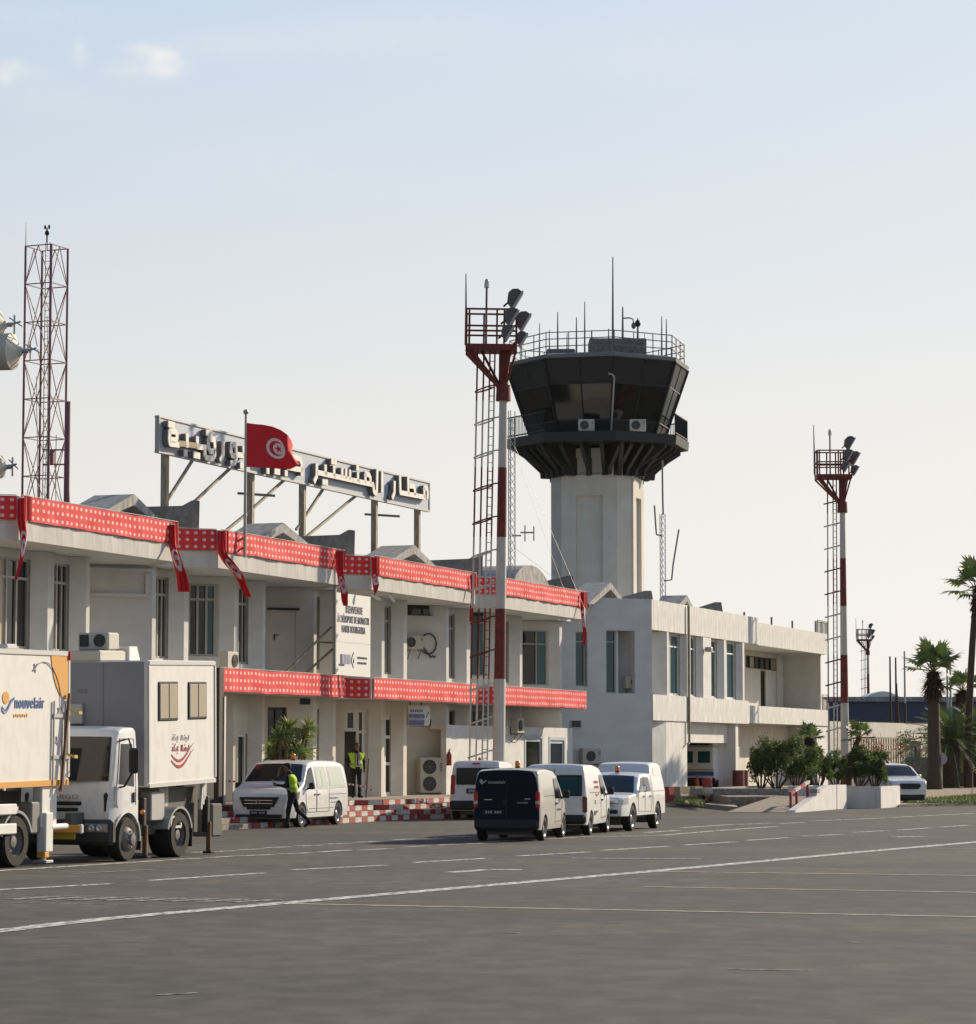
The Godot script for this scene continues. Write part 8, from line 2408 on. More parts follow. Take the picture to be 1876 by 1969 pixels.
func blades(b: B, c: Vector3, n: int, len: float, w: float) -> void:
	for i in n:
		var el := rng.randf_range(-0.5, 1.45); var a := rng.randf() * TAU
		var d := Vector3(cos(a) * cos(el), sin(el), sin(a) * cos(el))
		var s := d.cross(Vector3(rng.randfn(), rng.randfn(), rng.randfn())).normalized() * w
		var l := len * rng.randf_range(0.7, 1.15)
		var m := c + d * l * 0.5; var e := c + d * l + Vector3(0, -0.12 * l, 0)
		b.tri(c - s * 0.6, m - s, m + s); b.tri(m - s, e, m + s); b.tri(c - s * 0.6, m + s, c + s * 0.6)
func build_plants() -> void:
	# yucca behind the minibus
	var yp := TF * (on(TF, 556, 1531, 0.4) * Vector3(1, 0, 1) + Vector3(0, 0.6, 0))
	var yd := -yp.z
	var t := thing("yucca", "tall bushy green yucca with spiky heads behind the minibus", "plant", Transform3D(Basis(), yp))
	var stem := B.new(); var g1 := B.new(); var g2 := B.new()
	for k in [[530, 1437, 0.0], [522, 1456, 0.2], [548, 1418, -0.2], [557, 1402, 0.1], [566, 1436, 0.3], [583, 1420, 0.0], [592, 1402, 0.2], [576, 1450, -0.2], [544, 1452, 0.3], [586, 1446, 0.4], [536, 1420, -0.3]]:
		var c := at_depth(k[0], k[1], yd + k[2]) - yp
		stem.tube([Vector3(c.x * 0.25, 0, 0), Vector3(c.x * 0.75, c.y * 0.5, k[2] * -0.5), c], [0.07, 0.055, 0.04], 6)
		blades(g1, c, 34, 0.52, 0.03); blades(g2, c + Vector3(0, 0.04, 0), 22, 0.5, 0.028)
	obj(stem, "stems", mats["bark"], t); obj(g1, "leaves", mats["leaf_mid"], t); obj(g2, "leaves", mats["leaf_yellow"], t)
	var pot := B.new(); pot.lathe([Vector2(0.001, 0), Vector2(0.32, 0), Vector2(0.42, 0.5), Vector2(0.45, 0.52), Vector2(0.4, 0.5), Vector2(0.001, 0.48)], 20); obj(pot, "pot", mats["roof_plate"], t)
	# shrubs in the beds: pixel x of the middle, foot depth, height, width
	var labels := ["dark rounded shrub at the left end of the planting bed", "tall dense shrub in the planting bed before the dark doorway", "broad leafy shrub below the small fan palm in the bed", "shrub at the right end of the planting bed beside the office column", "low shrub at the foot of the cross-armed floodlight mast"]
	var k2 := 0
	for k in [[1462, 119.0, 1.55, 1.3], [1492, 117.5, 2.05, 1.9], [1532, 118.5, 1.85, 2.0], [1572, 121.0, 1.65, 1.7], [1606, 125.0, 1.35, 1.2]]:
		shrub(labels[k2], at_depth(k[0], 1450, k[1]) * Vector3(1, 0, 1) + Vector3(0, 0.62, 0), k[2], k[3], "shrubs in the beds before the offices")
		k2 += 1
	shrub("leafy shrub in the white planter beside the leaning palm", at_depth(1652, 1450, 115.5) * Vector3(1, 0, 1) + Vector3(0, 0.7, 0), 1.5, 1.5, "shrubs in the beds before the offices")
	shrub("wide drooping shrub at the outer end of the white planter", at_depth(1682, 1450, 114.5) * Vector3(1, 0, 1) + Vector3(0, 0.7, 0), 1.3, 1.25, "shrubs in the beds before the offices")
	fan_palm("young fan palm standing among the shrubs of the planting bed", at_depth(1556, 1450, 121.0) * Vector3(1, 0, 1) + Vector3(0, 0.6, 0), 2.1, 0.11, 10, 0.5, 0.3, Vector3.ZERO, 0.0)
	fan_palm("young fan palm with leaning bare trunk in the white planter", at_depth(1630, 1450, 116.0) * Vector3(1, 0, 1) + Vector3(0, 0.7, 0), 2.05, 0.13, 10, 0.5, 0.0, Vector3(0.45, 0, 0), -0.2)
	# palms on the verge
	var pa := ground(1797, 1537)
	fan_palm("tall fan palm with a shaggy skirt and thick trunk on the verge", pa, at_depth(1797, 1292, -pa.z).y, 0.32, 13, 0.98, 1.2, Vector3.ZERO, 0.12)
	var pb := ground(1862, 1533)
	fan_palm("tallest fan palm with a thin trunk cut by the picture's edge", pb, at_depth(1880, 1135, -pb.z).y, 0.19, 15, 1.05, 1.1, Vector3(0.55, 0, 0), -0.3)
	var pc := ground(1829, 1533)
	date_palm("stout date palm with a full dark crown behind the tall fan palms", pc, at_depth(1829, 1428, -pc.z).y, 0.42, 54, 2.7)
	var pd := ground(1880, 1532)
	date_palm("second stout date palm at the end of the verge", pd, at_depth(1880, 1420, -pd.z).y, 0.4, 46, 2.6)
	var pe := ground(1852, 1530)
	fan_palm("slim bare palm trunk with sparse leaves between the stout date palms", pe, at_depth(1852, 1330, -pe.z).y, 0.2, 10, 0.8, 0.4, Vector3.ZERO, 0.2)
	# bougainvillea by the fence
	var bp := at_depth(1712, 1450, 168.0) * Vector3(1, 0, 1)
	t = thing("bougainvillea", "straggling bougainvillea with red flowers along the fence", "plant", Transform3D(Basis(), bp))
	stem = B.new(); g1 = B.new(); g2 = B.new()
	for i in 26:
		var x := rng.randf_range(-2.0, 4.6); var h := rng.randf_range(1.8, 4.4)
		stem.tube([Vector3(x * 0.6, 0, 0), Vector3(x * 0.9, h * 0.6, rng.randfn() * 0.2), Vector3(x, h, rng.randfn() * 0.3)], [0.03, 0.02, 0.01], 4, false)
		leafy(g1, Vector3(x, h * 0.75, 0), Vector3(0.35, 0.6, 0.3), 40, 0.2)
		leafy(g2, Vector3(x, h * 0.6, 0), Vector3(0.4, 0.7, 0.3), 26, 0.2)
	obj(stem, "stems", mats["bark"], t); obj(g1, "flowers", mats["flower"], t); obj(g2, "foliage", mats["leaf_mid"], t)
	# hedge masses behind the palms
	for k in [[1850, 160.0, 4.2, 6.5, "dense green tree mass behind the date palms"], [1905, 150.0, 3.6, 6.0, "dense green hedge at the end of the verge"]]:
		var hp2 := at_depth(k[0], 1450, k[1]) * Vector3(1, 0, 1)
		t = thing("hedge", k[4], "hedge", Transform3D(Basis(), hp2))
		g1 = B.new(); g2 = B.new()
		for i in 40:
			var c := Vector3(rng.randf_range(-0.5, 0.5) * k[3], rng.randf_range(0.2, 0.85) * k[2], rng.randfn() * 0.7)
			leafy(g1, c, Vector3(0.6, 0.6, 0.6), 60, 0.26); leafy(g2, c, Vector3(0.6, 0.6, 0.6), 40, 0.26)
		obj(g1, "foliage", mats["leaf_dark"], t); obj(g2, "foliage", mats["leaf_mid"], t)
		stem = B.new()
		for i in 6: stem.tube([Vector3(-k[3] * 0.4 + i * k[3] * 0.16, 0, 0), Vector3(-k[3] * 0.4 + i * k[3] * 0.16, k[2] * 0.6, 0)], 0.06, 5)
		obj(stem, "stems", mats["bark"], t)
	# grass on the verge and weeds on the island
	var gr := B.new()
	for i in 9000:
		var px := rng.randf_range(1745, 1900); var py := rng.randf_range(1517, 1545)
		var p := ground(px, py, 0.12)
		var a := rng.randf() * TAU; var h := rng.randf_range(0.05, 0.14)
		var s := Vector3(cos(a), 0, sin(a)) * 0.03
		gr.tri(p - s, p + s, p + Vector3(rng.randfn() * 0.04, h, rng.randfn() * 0.04))
	var go := obj(gr, "verge_grass", mats["grass"], self)
	go.set_meta("label", "short green grass on the verge under the palms"); go.set_meta("category", "grass"); go.set_meta("kind", "stuff")
	gr = B.new()
	for i in 2600:
		var q := Vector3(0, 0, 0)
		var px := rng.randf_range(1290, 1352)
		q = ground(px, lerpf(1541.5, 1556.5, (px - 1292) / 100.0) + rng.randf_range(-9, 0.5), 0.155)
		var a := rng.randf() * TAU; var h := rng.randf_range(0.06, 0.24)
		var s := Vector3(cos(a), 0, sin(a)) * 0.035
		gr.tri(q - s, q + s, q + Vector3(rng.randfn() * 0.08, h, rng.randfn() * 0.08))
	go = obj(gr, "island_weeds", mats["grass"], self)
	go.set_meta("label", "green weeds growing over the kerbed island"); go.set_meta("category", "weeds"); go.set_meta("kind", "stuff")
func nets(out: B, bones: Array, cell: float, k: float, keep: Variant = null) -> void:     # bones [a, b, ra, rb, colour] joined smoothly, meshed as surface nets
	var lo := Vector3.INF; var hi := -Vector3.INF
	for q in bones:
		var r := maxf(q[2], q[3]) + 0.06
		for e in 2: lo = lo.min(q[e] - Vector3.ONE * r); hi = hi.max(q[e] + Vector3.ONE * r)
	var nx := int((hi.x - lo.x) / cell) + 2; var ny := int((hi.y - lo.y) / cell) + 2; var nz := int((hi.z - lo.z) / cell) + 2
	var f := PackedFloat32Array(); f.resize(nx * ny * nz); f.fill(1.0)
	var near := PackedFloat32Array(); near.resize(nx * ny * nz); near.fill(9.0)
	var who := PackedInt32Array(); who.resize(nx * ny * nz)
	for bi in bones.size():
		var q = bones[bi]
		var a: Vector3 = q[0]; var b: Vector3 = q[1]; var ra: float = q[2]; var rb: float = q[3]
		var r := maxf(ra, rb) + k + cell * 2.0
		var mn := ((a.min(b) - Vector3.ONE * r - lo) / cell).floor(); var mx := ((a.max(b) + Vector3.ONE * r - lo) / cell).ceil()
		var ab := b - a
		var l2 := maxf(ab.length_squared(), 1e-9)
		for z in range(maxi(0, int(mn.z)), mini(nz, int(mx.z) + 1)):
			for y in range(maxi(0, int(mn.y)), mini(ny, int(mx.y) + 1)):
				for x in range(maxi(0, int(mn.x)), mini(nx, int(mx.x) + 1)):
					var p := lo + Vector3(x, y, z) * cell
					var h := clampf((p - a).dot(ab) / l2, 0.0, 1.0)
					var d := (p - a - ab * h).length() - lerpf(ra, rb, h)
					var i := (z * ny + y) * nx + x
					var o := f[i]
					var m := clampf(0.5 + 0.5 * (o - d) / k, 0.0, 1.0)
					f[i] = lerpf(o, d, m) - k * m * (1.0 - m)
					if d < near[i]: near[i] = d; who[i] = bi
	var vid := {}
	var V := PackedVector3Array(); var C := PackedColorArray()
	var off := [0, 1, nx, nx + 1, nx * ny, nx * ny + 1, nx * ny + nx, nx * ny + nx + 1]
	for z in nz - 1:
		for y in ny - 1:
			for x in nx - 1:
				var i := (z * ny + y) * nx + x
				var s := 0
				for e in 8:
					if f[i + off[e]] < 0.0: s += 1
				if s == 0 or s == 8: continue
				var sum := Vector3.ZERO; var n := 0
				for e in 8:
					for ax in 3:
						if e & (1 << ax): continue
						var g: int = e | (1 << ax)
						var u := f[i + off[e]]; var w := f[i + off[g]]
						if (u < 0.0) == (w < 0.0): continue
						var p := Vector3(e & 1, (e >> 1) & 1, (e >> 2) & 1)
						p[ax] += u / (u - w)
						sum += p; n += 1
				vid[i] = V.size()
				V.append(lo + (Vector3(x, y, z) + sum / n) * cell)
				C.append(bones[who[i]][4])
	var Nn := PackedVector3Array(); Nn.resize(V.size())
	var F := []
	var st := [1, nx, nx * ny]
	for i in vid:
		for ax in 3:
			var j: int = i + st[ax]
			if j >= f.size() or (f[i] < 0.0) == (f[j] < 0.0): continue
			var s1: int = st[(ax + 1) % 3]; var s2: int = st[(ax + 2) % 3]
			if not (vid.has(i - s1) and vid.has(i - s2) and vid.has(i - s1 - s2)): continue
			var q := [vid[i], vid[i - s1], vid[i - s1 - s2], vid[i - s2]]
			if f[i] < 0.0: q.reverse()
			F.append(q)
			var m := (V[q[2]] - V[q[0]]).cross(V[q[3]] - V[q[1]])
			for e in q: Nn[e] += m
	for q in F:
		if keep != null:
			var c: Vector3 = (V[q[0]] + V[q[2]]) * 0.5
			if not keep.call(c): continue
		for tr in [[0, 1, 2], [0, 2, 3]]:
			for e in [0, 2, 1]:
				out.v.append(V[q[tr[e]]]); out.n.append(-Nn[q[tr[e]]].normalized() if false else Nn[q[tr[e]]].normalized()); out.t.append(Vector2.ZERO); out.c.append(C[q[tr[e]]])
func person(called_label: String, xf: Transform3D, J: Dictionary, col: Dictionary, vest_open: bool, curl: float) -> Node3D:
	var t := thing("person", called_label, "person", xf)
	var bm := mat("person_body", Color.WHITE, 0.85)
	bm.vertex_color_use_as_albedo = true
	var jk: Color = col.jacket; var tr: Color = col.trousers; var sk: Color = col.skin; var sh: Color = col.shoes
	var b := B.new()
	var bones := [[J.pelvis, J.waist, 0.145, 0.135, tr], [J.waist, J.chest, 0.135, 0.15, jk], [J.chest, J.neck0, 0.15, 0.085, jk],
		[J.chest + J.side * 0.1, J.chest - J.side * 0.1, 0.13, 0.13, jk], [J.pelvis + J.side * 0.08, J.pelvis - J.side * 0.08, 0.12, 0.12, tr],
		[J.waist + J.side * 0.06, J.waist - J.side * 0.06, 0.12, 0.12, jk],
		[J.neck0, J.head, 0.055, 0.055, sk]]
	for s in ["l", "r"]:
		bones.append([J["sh" + s], J["el" + s], 0.066, 0.05, jk]); bones.append([J["el" + s], J["wr" + s], 0.052, 0.037, jk])
		bones.append([J.chest, J["sh" + s], 0.1, 0.07, jk])
		bones.append([J["hip" + s], J["kn" + s], 0.095, 0.067, tr]); bones.append([J["kn" + s], J["an" + s], 0.066, 0.05, tr])
		bones.append([J["an" + s], J["an" + s] + Vector3(0, -0.05, 0), 0.05, 0.045, sh]); bones.append([J["an" + s] + J["ft" + s] * -0.25 + Vector3(0, -0.045, 0), J["an" + s] + J["ft" + s] + Vector3(0, -0.05, 0), 0.042, 0.036, sh])
	nets(b, bones, 0.018, 0.05)
	# head on a grid of its own: skull, jaw, nose, ears, brow
	var h: Vector3 = J.head; var fw: Vector3 = J.face; var up: Vector3 = J.up; var rt: Vector3 = fw.cross(up).normalized()
	var hb := [[h - fw * 0.02 + up * 0.05, h + fw * 0.02 + up * 0.06, 0.088, 0.082, sk], [h + fw * 0.03 - up * 0.05, h + fw * 0.045 - up * 0.06, 0.06, 0.045, sk], [h + fw * 0.085 + up * 0.02, h + fw * 0.108 - up * 0.005, 0.012, 0.017, sk],
		[h + rt * 0.082 + up * 0.02, h + rt * 0.086 - up * 0.01, 0.014, 0.012, sk], [h - rt * 0.082 + up * 0.02, h - rt * 0.086 - up * 0.01, 0.014, 0.012, sk], [h + fw * 0.075 - up * 0.048 + rt * 0.018, h + fw * 0.075 - up * 0.048 - rt * 0.018, 0.014, 0.014, Color(sk.r * 0.9, sk.g * 0.6, sk.b * 0.6)], [h - up * 0.1, h - up * 0.02, 0.055, 0.06, sk]]
	nets(b, hb, 0.009, 0.02)
	# hands: palm, four fingers, thumb
	for s in ["l", "r"]:
		var w: Vector3 = J["wr" + s]; var d: Vector3 = J["hd" + s]; var pn: Vector3 = J["pn" + s]
		var ac := d.cross(pn).normalized()
		var pm := w + d * 0.085
		var hnd := [[w, w + d * 0.03, 0.03, 0.03, sk], [w + d * 0.03 + ac * 0.018, pm + ac * 0.026, 0.022, 0.02, sk], [w + d * 0.03 - ac * 0.018, pm - ac * 0.026, 0.022, 0.02, sk], [w + d * 0.03, pm, 0.022, 0.02, sk]]
		for k in 4:
			var base := pm + ac * (0.031 - 0.0207 * k)
			var ln: float = [0.068, 0.078, 0.073, 0.056][k]
			var d1 := d.rotated(ac, -curl * 0.5); var d2 := d.rotated(ac, -curl * 1.3)
			if d1.dot(pn) < d.dot(pn): d1 = d.rotated(ac, curl * 0.5); d2 = d.rotated(ac, curl * 1.3)
			hnd.append([base, base + d1 * ln * 0.5, 0.0098, 0.0092, sk]); hnd.append([base + d1 * ln * 0.5, base + d1 * ln * 0.5 + d2 * ln * 0.5, 0.0092, 0.008, sk])
		var tb := w + d * 0.03 + ac * 0.03
		var td := (d * 0.7 + ac * 0.55 + pn * 0.4).normalized()
		hnd.append([tb, tb + td * 0.035, 0.012, 0.0105, sk]); hnd.append([tb + td * 0.035, tb + td * 0.035 + (d * 0.9 + pn * 0.3).normalized() * 0.03, 0.0105, 0.0085, sk])
		nets(b, hnd, 0.006, 0.008)
	obj(b, "body", bm, t)
	# hair cap, eyes
	b = B.new()
	nets(b, [[h - fw * 0.028 + up * 0.058, h + fw * 0.012 + up * 0.072, 0.094, 0.085, col.hair], [h - fw * 0.06 - up * 0.01, h - fw * 0.05 + up * 0.03, 0.05, 0.07, col.hair]], 0.010, 0.02, func(c): return (c - h).dot(up) > 0.06 + 0.45 * (c - h).dot(fw) or (c - h).dot(fw) < -0.04)
	obj(b, "hair", bm, t)
	b = B.new()
	for s in [-1.0, 1.0]: b.ball(h + fw * 0.092 + up * 0.022 + rt * 0.03 * s, Vector3(0.011, 0.008, 0.011), 4)
	obj(b, "eyes", mats["dark"], t)
	# hi-vis vest over the torso
	b = B.new()
	var vb := [[J.waist - J.up * 0.08, J.waist, 0.16, 0.158, Color.WHITE], [J.waist, J.chest, 0.158, 0.172, Color.WHITE], [J.chest, J.neck0, 0.172, 0.10, Color.WHITE], [J.chest + J.side * 0.1, J.chest - J.side * 0.1, 0.152, 0.152, Color.WHITE], [J.waist + J.side * 0.07, J.waist - J.side * 0.07, 0.145, 0.145, Color.WHITE], [J.chest, J.shl, 0.11, 0.085, Color.WHITE], [J.chest, J.shr, 0.11, 0.085, Color.WHITE]]
	var tf: Vector3 = J.side.cross(J.up).normalized()
	if tf.dot(fw) < 0: tf = -tf
	nets(b, vb, 0.018, 0.05, func(c):
		var y: float = (c - J.waist).dot(J.up)
		if y < -0.2 or (c - J.neck0).dot(J.up) > -0.02: return false
		if vest_open and (c - J.waist).dot(tf) > 0.02 and absf((c - J.waist).dot(J.side)) < 0.085: return false
		if not vest_open and (c - J.waist).dot(tf) > 0.05: return false
		return true)
	obj(b, "vest", mats["vest"], t)
	b = B.new()
	nets(b, [[J.waist + J.up * 0.0, J.waist + J.up * 0.02, 0.166, 0.166, Color.WHITE], [J.waist + J.side * 0.07, J.waist - J.side * 0.07, 0.152, 0.152, Color.WHITE]], 0.015, 0.04, func(c):
		var y: float = (c - J.waist).dot(J.up)
		if vest_open and (c - J.waist).dot(tf) > 0.02 and absf((c - J.waist).dot(J.side)) < 0.085: return false
		return absf(y) < 0.03)
	obj(b, "vest_band", mat("band_grey", lin(0.22, 0.25, 0.16), 0.4), t)
	return t
func build_people() -> void:
	var black := Color(0.010, 0.010, 0.012); var skin := Color(0.20, 0.105, 0.065); var hair := Color(0.016, 0.013, 0.011)
	# man walking to the left in front of the minibus
	var p := ground(551, 1592.5)
	var xf := along(p, -84.0)
	var up := Vector3(0.10, 0.995, 0).normalized()
	var J := {"up": up, "side": Vector3(0.12, 0, 0.99), "face": Vector3(0.97, -0.2, -0.05).normalized(), "pelvis": Vector3(-0.16, 0.96, 0), "waist": Vector3(-0.14, 1.12, 0), "chest": Vector3(-0.10, 1.36, 0), "neck0": Vector3(-0.07, 1.53, 0), "head": Vector3(0.0, 1.70, 0),
		"shl": Vector3(-0.09, 1.46, -0.19), "ell": Vector3(0.0, 1.19, -0.24), "wrl": Vector3(0.25, 1.22, -0.2), "hdl": Vector3(0.9, 0.4, 0.1).normalized(), "pnl": Vector3(0, 0.2, 1).normalized(),
		"shr": Vector3(-0.11, 1.46, 0.19), "elr": Vector3(-0.26, 1.19, 0.25), "wrr": Vector3(-0.12, 0.97, 0.27), "hdr": Vector3(0.35, -0.93, 0).normalized(), "pnr": Vector3(0, 0, -1),
		"hipl": Vector3(-0.15, 0.92, -0.1), "knl": Vector3(-0.06, 0.50, -0.1), "anl": Vector3(-0.03, 0.10, -0.1), "ftl": Vector3(0.17, -0.01, -0.01),
		"hipr": Vector3(-0.17, 0.92, 0.1), "knr": Vector3(-0.30, 0.50, 0.1), "anr": Vector3(-0.62, 0.21, 0.1), "ftr": Vector3(0.12, -0.11, 0.02)}
	person("man in black with lime hi-vis vest walking past the minibus with a phone", xf, J, {"jacket": black, "trousers": black, "skin": skin, "shoes": black, "hair": hair}, false, 0.9)
	var ph := B.new()
	ph.bev(Vector3.ZERO, Vector3(0.02, 0.15, 0.075), 0.006, Basis(Vector3.BACK, -0.5))
	single(ph, "mobile_phone", "dark mobile phone held by the walking man", "phone", mats["rubber"], xf * Transform3D(Basis(), Vector3(0.355, 1.31, -0.17)))
	# man standing in the doorway
	var q := TF * (on(TF, 684.5, 1530.5, -1.0) * Vector3(1, 0, 1) + Vector3(0, 0.62, 0))
	xf = along(q, 160.0)
	J = {"up": Vector3.UP, "side": Vector3(0, 0, 1), "face": Vector3(0.9, 0, -0.42).normalized(), "pelvis": Vector3(0, 0.97, 0), "waist": Vector3(0.02, 1.13, 0), "chest": Vector3(0.0, 1.38, 0), "neck0": Vector3(0.01, 1.55, 0), "head": Vector3(0.04, 1.72, 0),
		"shl": Vector3(0, 1.48, -0.2), "ell": Vector3(-0.06, 1.22, -0.29), "wrl": Vector3(0.0, 0.98, -0.29), "hdl": Vector3(0.15, -0.98, 0).normalized(), "pnl": Vector3(0, 0, 1),
		"shr": Vector3(0, 1.48, 0.2), "elr": Vector3(-0.09, 1.22, 0.30), "wrr": Vector3(-0.16, 1.02, 0.18), "hdr": Vector3(-0.1, -0.6, -0.75).normalized(), "pnr": Vector3(-0.5, 0.3, 0.3).normalized(),
		"hipl": Vector3(0, 0.92, -0.1), "knl": Vector3(0.01, 0.5, -0.11), "anl": Vector3(0, 0.1, -0.12), "ftl": Vector3(0.17, -0.01, -0.05),
		"hipr": Vector3(0, 0.92, 0.1), "knr": Vector3(0.01, 0.5, 0.11), "anr": Vector3(0, 0.1, 0.12), "ftr": Vector3(0.17, -0.01, 0.05)}
	var man := person("man in dark suit and open lime hi-vis vest standing in the doorway", xf, J, {"jacket": black, "trousers": black, "skin": Color(0.23, 0.10, 0.065), "shoes": black, "hair": Color(0.05, 0.035, 0.025)}, true, 0.7)
	var b := B.new()
	b.prism([Vector2(-0.055, 1.5), Vector2(0.055, 1.5), Vector2(0.075, 1.05), Vector2(-0.075, 1.05)], 0.0, 0.02, Transform3D(Basis(Vector3(0, 0, -1), Vector3(-0.05, 1, 0), Vector3(1, 0, 0)), Vector3(0.212, 0, 0)))
	obj(b, "shirt", mat("shirt", lin(0.55, 0.52, 0.48), 0.8), man)
	b = B.new()
	b.prism([Vector2(-0.02, 1.49), Vector2(0.02, 1.49), Vector2(0.035, 1.12), Vector2(0, 1.08), Vector2(-0.035, 1.12)], 0.022, 0.035, Transform3D(Basis(Vector3(0, 0, -1), Vector3(-0.05, 1, 0), Vector3(1, 0, 0)), Vector3(0.212, 0, 0)))
	obj(b, "tie", mat("tie", lin(0.06, 0.03, 0.035), 0.7), man)
	b = B.new(); b.bev(Vector3(0.205, 1.2, -0.05), Vector3(0.012, 0.11, 0.08), 0.004); obj(b, "badge", mats["white_frame"], man)
func build_small() -> void:
	var b: B
	# hydrant-like red and white post
	var p := ground(1360, 1551.5)
	var t := thing("marker_post", "red and white marker post with a bulky head standing on the kerbed island", "post", Transform3D(Basis(Vector3.UP, 0.3), p))
	b = B.new(); b.bev(Vector3(0, 0.25, 0), Vector3(0.12, 0.5, 0.12), 0.015); obj(b, "stem", mats["paint_red"], t)
	b = B.new(); b.lathe([Vector2(0.08, 0.42), Vector2(0.2, 0.55), Vector2(0.2, 0.78)], 18); obj(b, "white_bowl", mats["paint_white"], t)
	b = B.new(); b.lathe([Vector2(0.2, 0.78), Vector2(0.2, 1.1), Vector2(0.16, 1.16), Vector2(0.001, 1.18)], 18); obj(b, "red_cap", mats["paint_red"], t)
	# barrier blocks
	for k in [[1295, 1529, 1.05, "paint_red", "red plastic barrier block by the office pier"], [1318, 1533, 1.2, "cream_block", "cream concrete block between the red barrier and the marker post"], [1344, 1538, 0.95, "cream_block", "second cream concrete block, nearest the marker post"]]:
		worn("cream_block", lin(0.50, 0.44, 0.32), 0.9, mats["kerb"].albedo_texture, Vector3(0.6, 0.6, 0.6))
		var q := at_depth(k[0], 1450, 118.0) * Vector3(1, 0, 1) + Vector3(0, 0.15, 0)
		t = thing("barrier_block", k[4], "barrier", along(q, 40.0), "barrier blocks on the island")
		var w: float = k[2]
		b = B.new(); b.prism([Vector2(-0.3, 0), Vector2(0.3, 0), Vector2(0.28, 0.16), Vector2(0.16, 0.3), Vector2(0.13, 0.62), Vector2(-0.13, 0.62), Vector2(-0.16, 0.3), Vector2(-0.28, 0.18)], -w * 0.5, w * 0.5, Transform3D(Basis(Vector3.UP, PI / 2), Vector3.ZERO)); obj(b, "block", mats[k[3]], t)
		b = B.new()
		for s in [-1, 1]: b.box(Vector3(s * w * 0.28, 0.04, 0), Vector3(w * 0.2, 0.085, 0.604))
		obj(b, "foot_slot", mats["dark"], t)
	# vehicle in the garage bay, tail towards the opening
	var g0 := sx(OF, 1385, -1.0)
	t = thing("ambulance", "white ambulance with a blue stripe parked inside the garage bay", "van", OF * Transform3D(Basis(), Vector3(g0 - 1.5, 0.46, -1.85)))
	b = B.new(); b.bev(Vector3(2.3, 1.2, 0), Vector3(4.6, 1.7, 1.9), 0.1); obj(b, "body", mats["car_white"], t)
	b = B.new(); b.box(Vector3(-0.008, 0.72, 0), Vector3(0.02, 0.2, 1.78)); obj(b, "stripe", mats["logo_blue"], t)
	b = B.new(); b.box(Vector3(-0.008, 0.9, 0), Vector3(0.02, 0.06, 1.78)); obj(b, "stripe", mats["hook_yellow"], t)
	for z in [-0.42, 0.42]:
		b = B.new(); b.bev(Vector3(-0.01, 1.5, z), Vector3(0.03, 0.55, 0.6), 0.02); obj(b, "window", mats["teal_glass"], t)
	b = B.new(); b.bev(Vector3(0.02, 0.42, 0), Vector3(0.2, 0.2, 1.9), 0.04); obj(b, "bumper", mats["rubber"], t)
	for x in [0.8, 3.8]:
		for z in [-0.8, 0.8]:
			b = B.new(); b.cyl(Vector3(x, 0.33, z - 0.12), Vector3(x, 0.33, z + 0.12), 0.33, 0.33, 20); obj(b, "wheel", mats["tyre"], t)
	# oil drums and cones in the bay mouth
	for k in [[1396, "left"], [1404, "right"]]:
		var q := OF * (Vector3(sx(OF, k[0], -0.2), 0.46, 0.35))
		t = thing("oil_drum", "dark red oil drum by the garage column, " + ("nearer the bay" if k[1] == "left" else "nearer the shrubs"), "drum", Transform3D(Basis(), q))
		b = B.new(); b.lathe([Vector2(0.001, 0), Vector2(0.28, 0), Vector2(0.28, 0.3), Vector2(0.295, 0.31), Vector2(0.28, 0.32), Vector2(0.28, 0.6), Vector2(0.295, 0.61), Vector2(0.28, 0.62), Vector2(0.28, 0.88)], 20); obj(b, "shell", mat("drum_red", lin(0.14, 0.03, 0.025), 0.6), t)
		b = B.new(); b.lathe([Vector2(0.28, 0.88), Vector2(0.25, 0.87), Vector2(0.001, 0.87)], 20); obj(b, "lid", mats["black_metal"], t)
	for k in [[1338, "orange traffic cone in the garage bay"]]:
		var q := OF * Vector3(sx(OF, k[0], -1.6), 0.46, -1.6)
		t = thing("traffic_cone", k[1], "cone", Transform3D(Basis(), q))
		b = B.new(); b.lathe([Vector2(0.16, 0.03), Vector2(0.03, 0.7), Vector2(0.001, 0.7)], 16); obj(b, "cone", mat("cone_orange", lin(0.5, 0.10, 0.03), 0.6), t)
		b = B.new(); b.bev(Vector3(0, 0.015, 0), Vector3(0.4, 0.03, 0.4), 0.01); obj(b, "base", mats["rubber"], t)
	# leaning grey pole at the rear of the minibus
	var a := zd(Vector2(700, 2200), 3.127, 1598, 1560); var foot := ground(a.x, a.y + 6)
	var tp := zd(Vector2(700, 2200), 3.127, 1640, 1000)
	t = thing("leaning_pole", "thin grey pole leaning at the rear of the minibus on a small foot", "pole", Transform3D(Basis(), foot))
	b = B.new(); b.cyl(Vector3.ZERO, at_depth(tp.x, tp.y, -foot.z + 0.3) - foot, 0.04, 0.035, 10); obj(b, "pole", mats["grey_metal"], t)
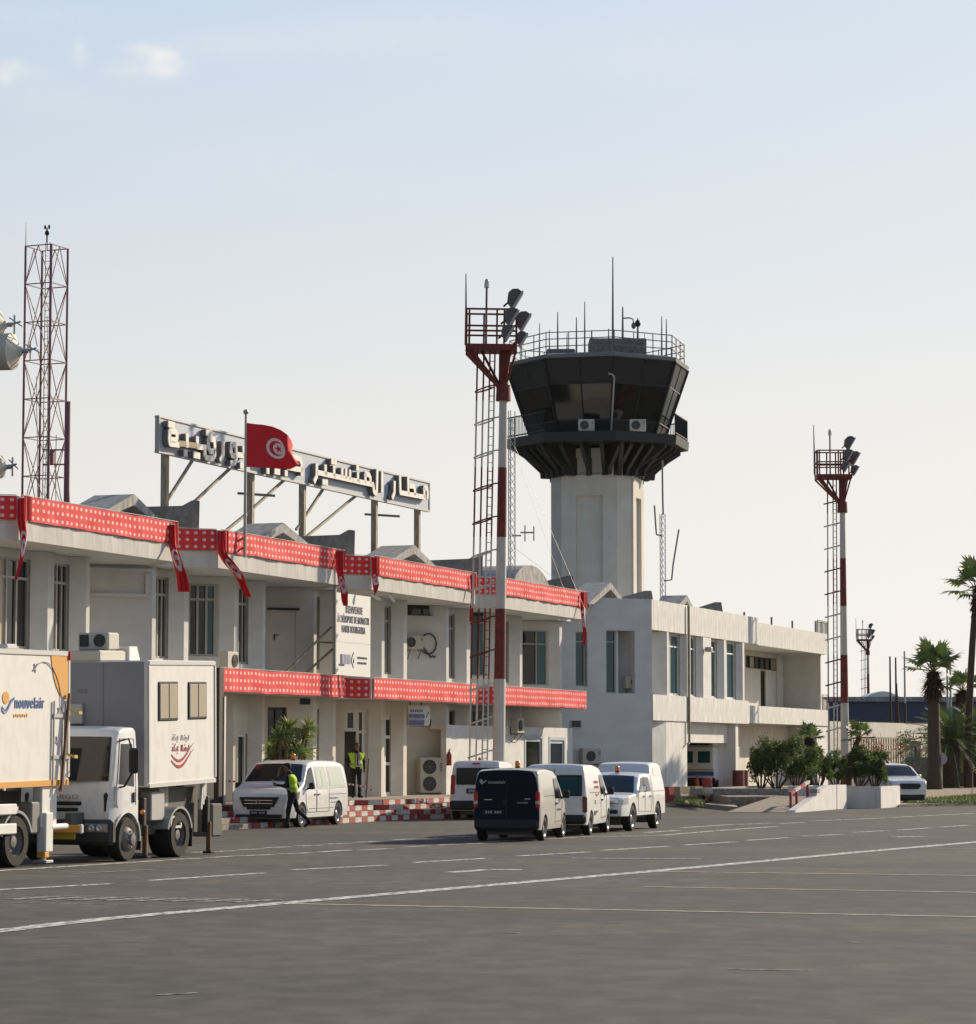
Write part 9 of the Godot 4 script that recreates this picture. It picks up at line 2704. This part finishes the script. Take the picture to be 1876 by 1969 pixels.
	b = B.new(); b.cyl(Vector3(0, 0, 0), Vector3(0, 0.06, 0), 0.2, 0.18, 16); obj(b, "foot", mats["rubber"], t)
	# barrier tape: from the truck to the door jamb and along the steps
	for k in [[[[405, 1500], [430, 1501.5], [452, 1503]], 88.0, "red and white barrier tape between the lift truck and the glazed doors"], [[[664, 1507], [680, 1509], [700, 1513], [718, 1521]], 90.5, "red and white barrier tape behind the rear of the minibus"], [[[800, 1540], [830, 1547], [868, 1554]], 93.0, "red and white barrier tape sagging over the painted steps"]]:
		t = thing("barrier_tape", k[2], "tape", Transform3D(Basis(), at_depth(k[0][0][0], k[0][0][1], k[1])))
		var pts := []
		for e in k[0]: pts.append(at_depth(e[0], e[1], k[1]) - t.position)
		var n := 0
		for i in pts.size() - 1:
			for j in 5:
				b = B.new()
				b.bar(pts[i].lerp(pts[i + 1], j / 5.0), pts[i].lerp(pts[i + 1], (j + 1) / 5.0), 0.01, 0.055)
				obj(b, "stripe", mats["paint_red"] if n % 2 else mats["white_frame"], t)
				n += 1
	# dark box beside the truck, by the steps
	var dq := ground(392, 1586)
	t = thing("stair_block", "black box step standing between the lift truck and the painted steps", "box", along(dq + Vector3(0, 0, -1.0), 20.0))
	b = B.new(); b.bev(Vector3(0.2, 0.36, -0.4), Vector3(1.2, 0.72, 0.8), 0.02); obj(b, "box", mats["dark"], t)
	b = B.new(); b.box(Vector3(0.2, 0.735, -0.4), Vector3(1.24, 0.03, 0.84)); obj(b, "top_board", mats["tread"], t)
	# drain post at the left end of the lower banner
	var dp := on(TF, 420.5, 1400, 0.12)
	t = thing("corner_post", "dark slim post at the terminal corner left of the lower banner", "post", TF * Transform3D(Basis(), Vector3(dp.x, 0.6, dp.z)))
	b = B.new(); b.box(Vector3(0, 2.0, 0), Vector3(0.3, 4.1, 0.16)); obj(b, "shaft", mat("post_dark", lin(0.05, 0.035, 0.025), 0.7), t)
	b = B.new(); b.box(Vector3(0.2, 1.6, 0.02), Vector3(0.1, 3.2, 0.18)); obj(b, "pale_edge", mats["white_frame"], t)
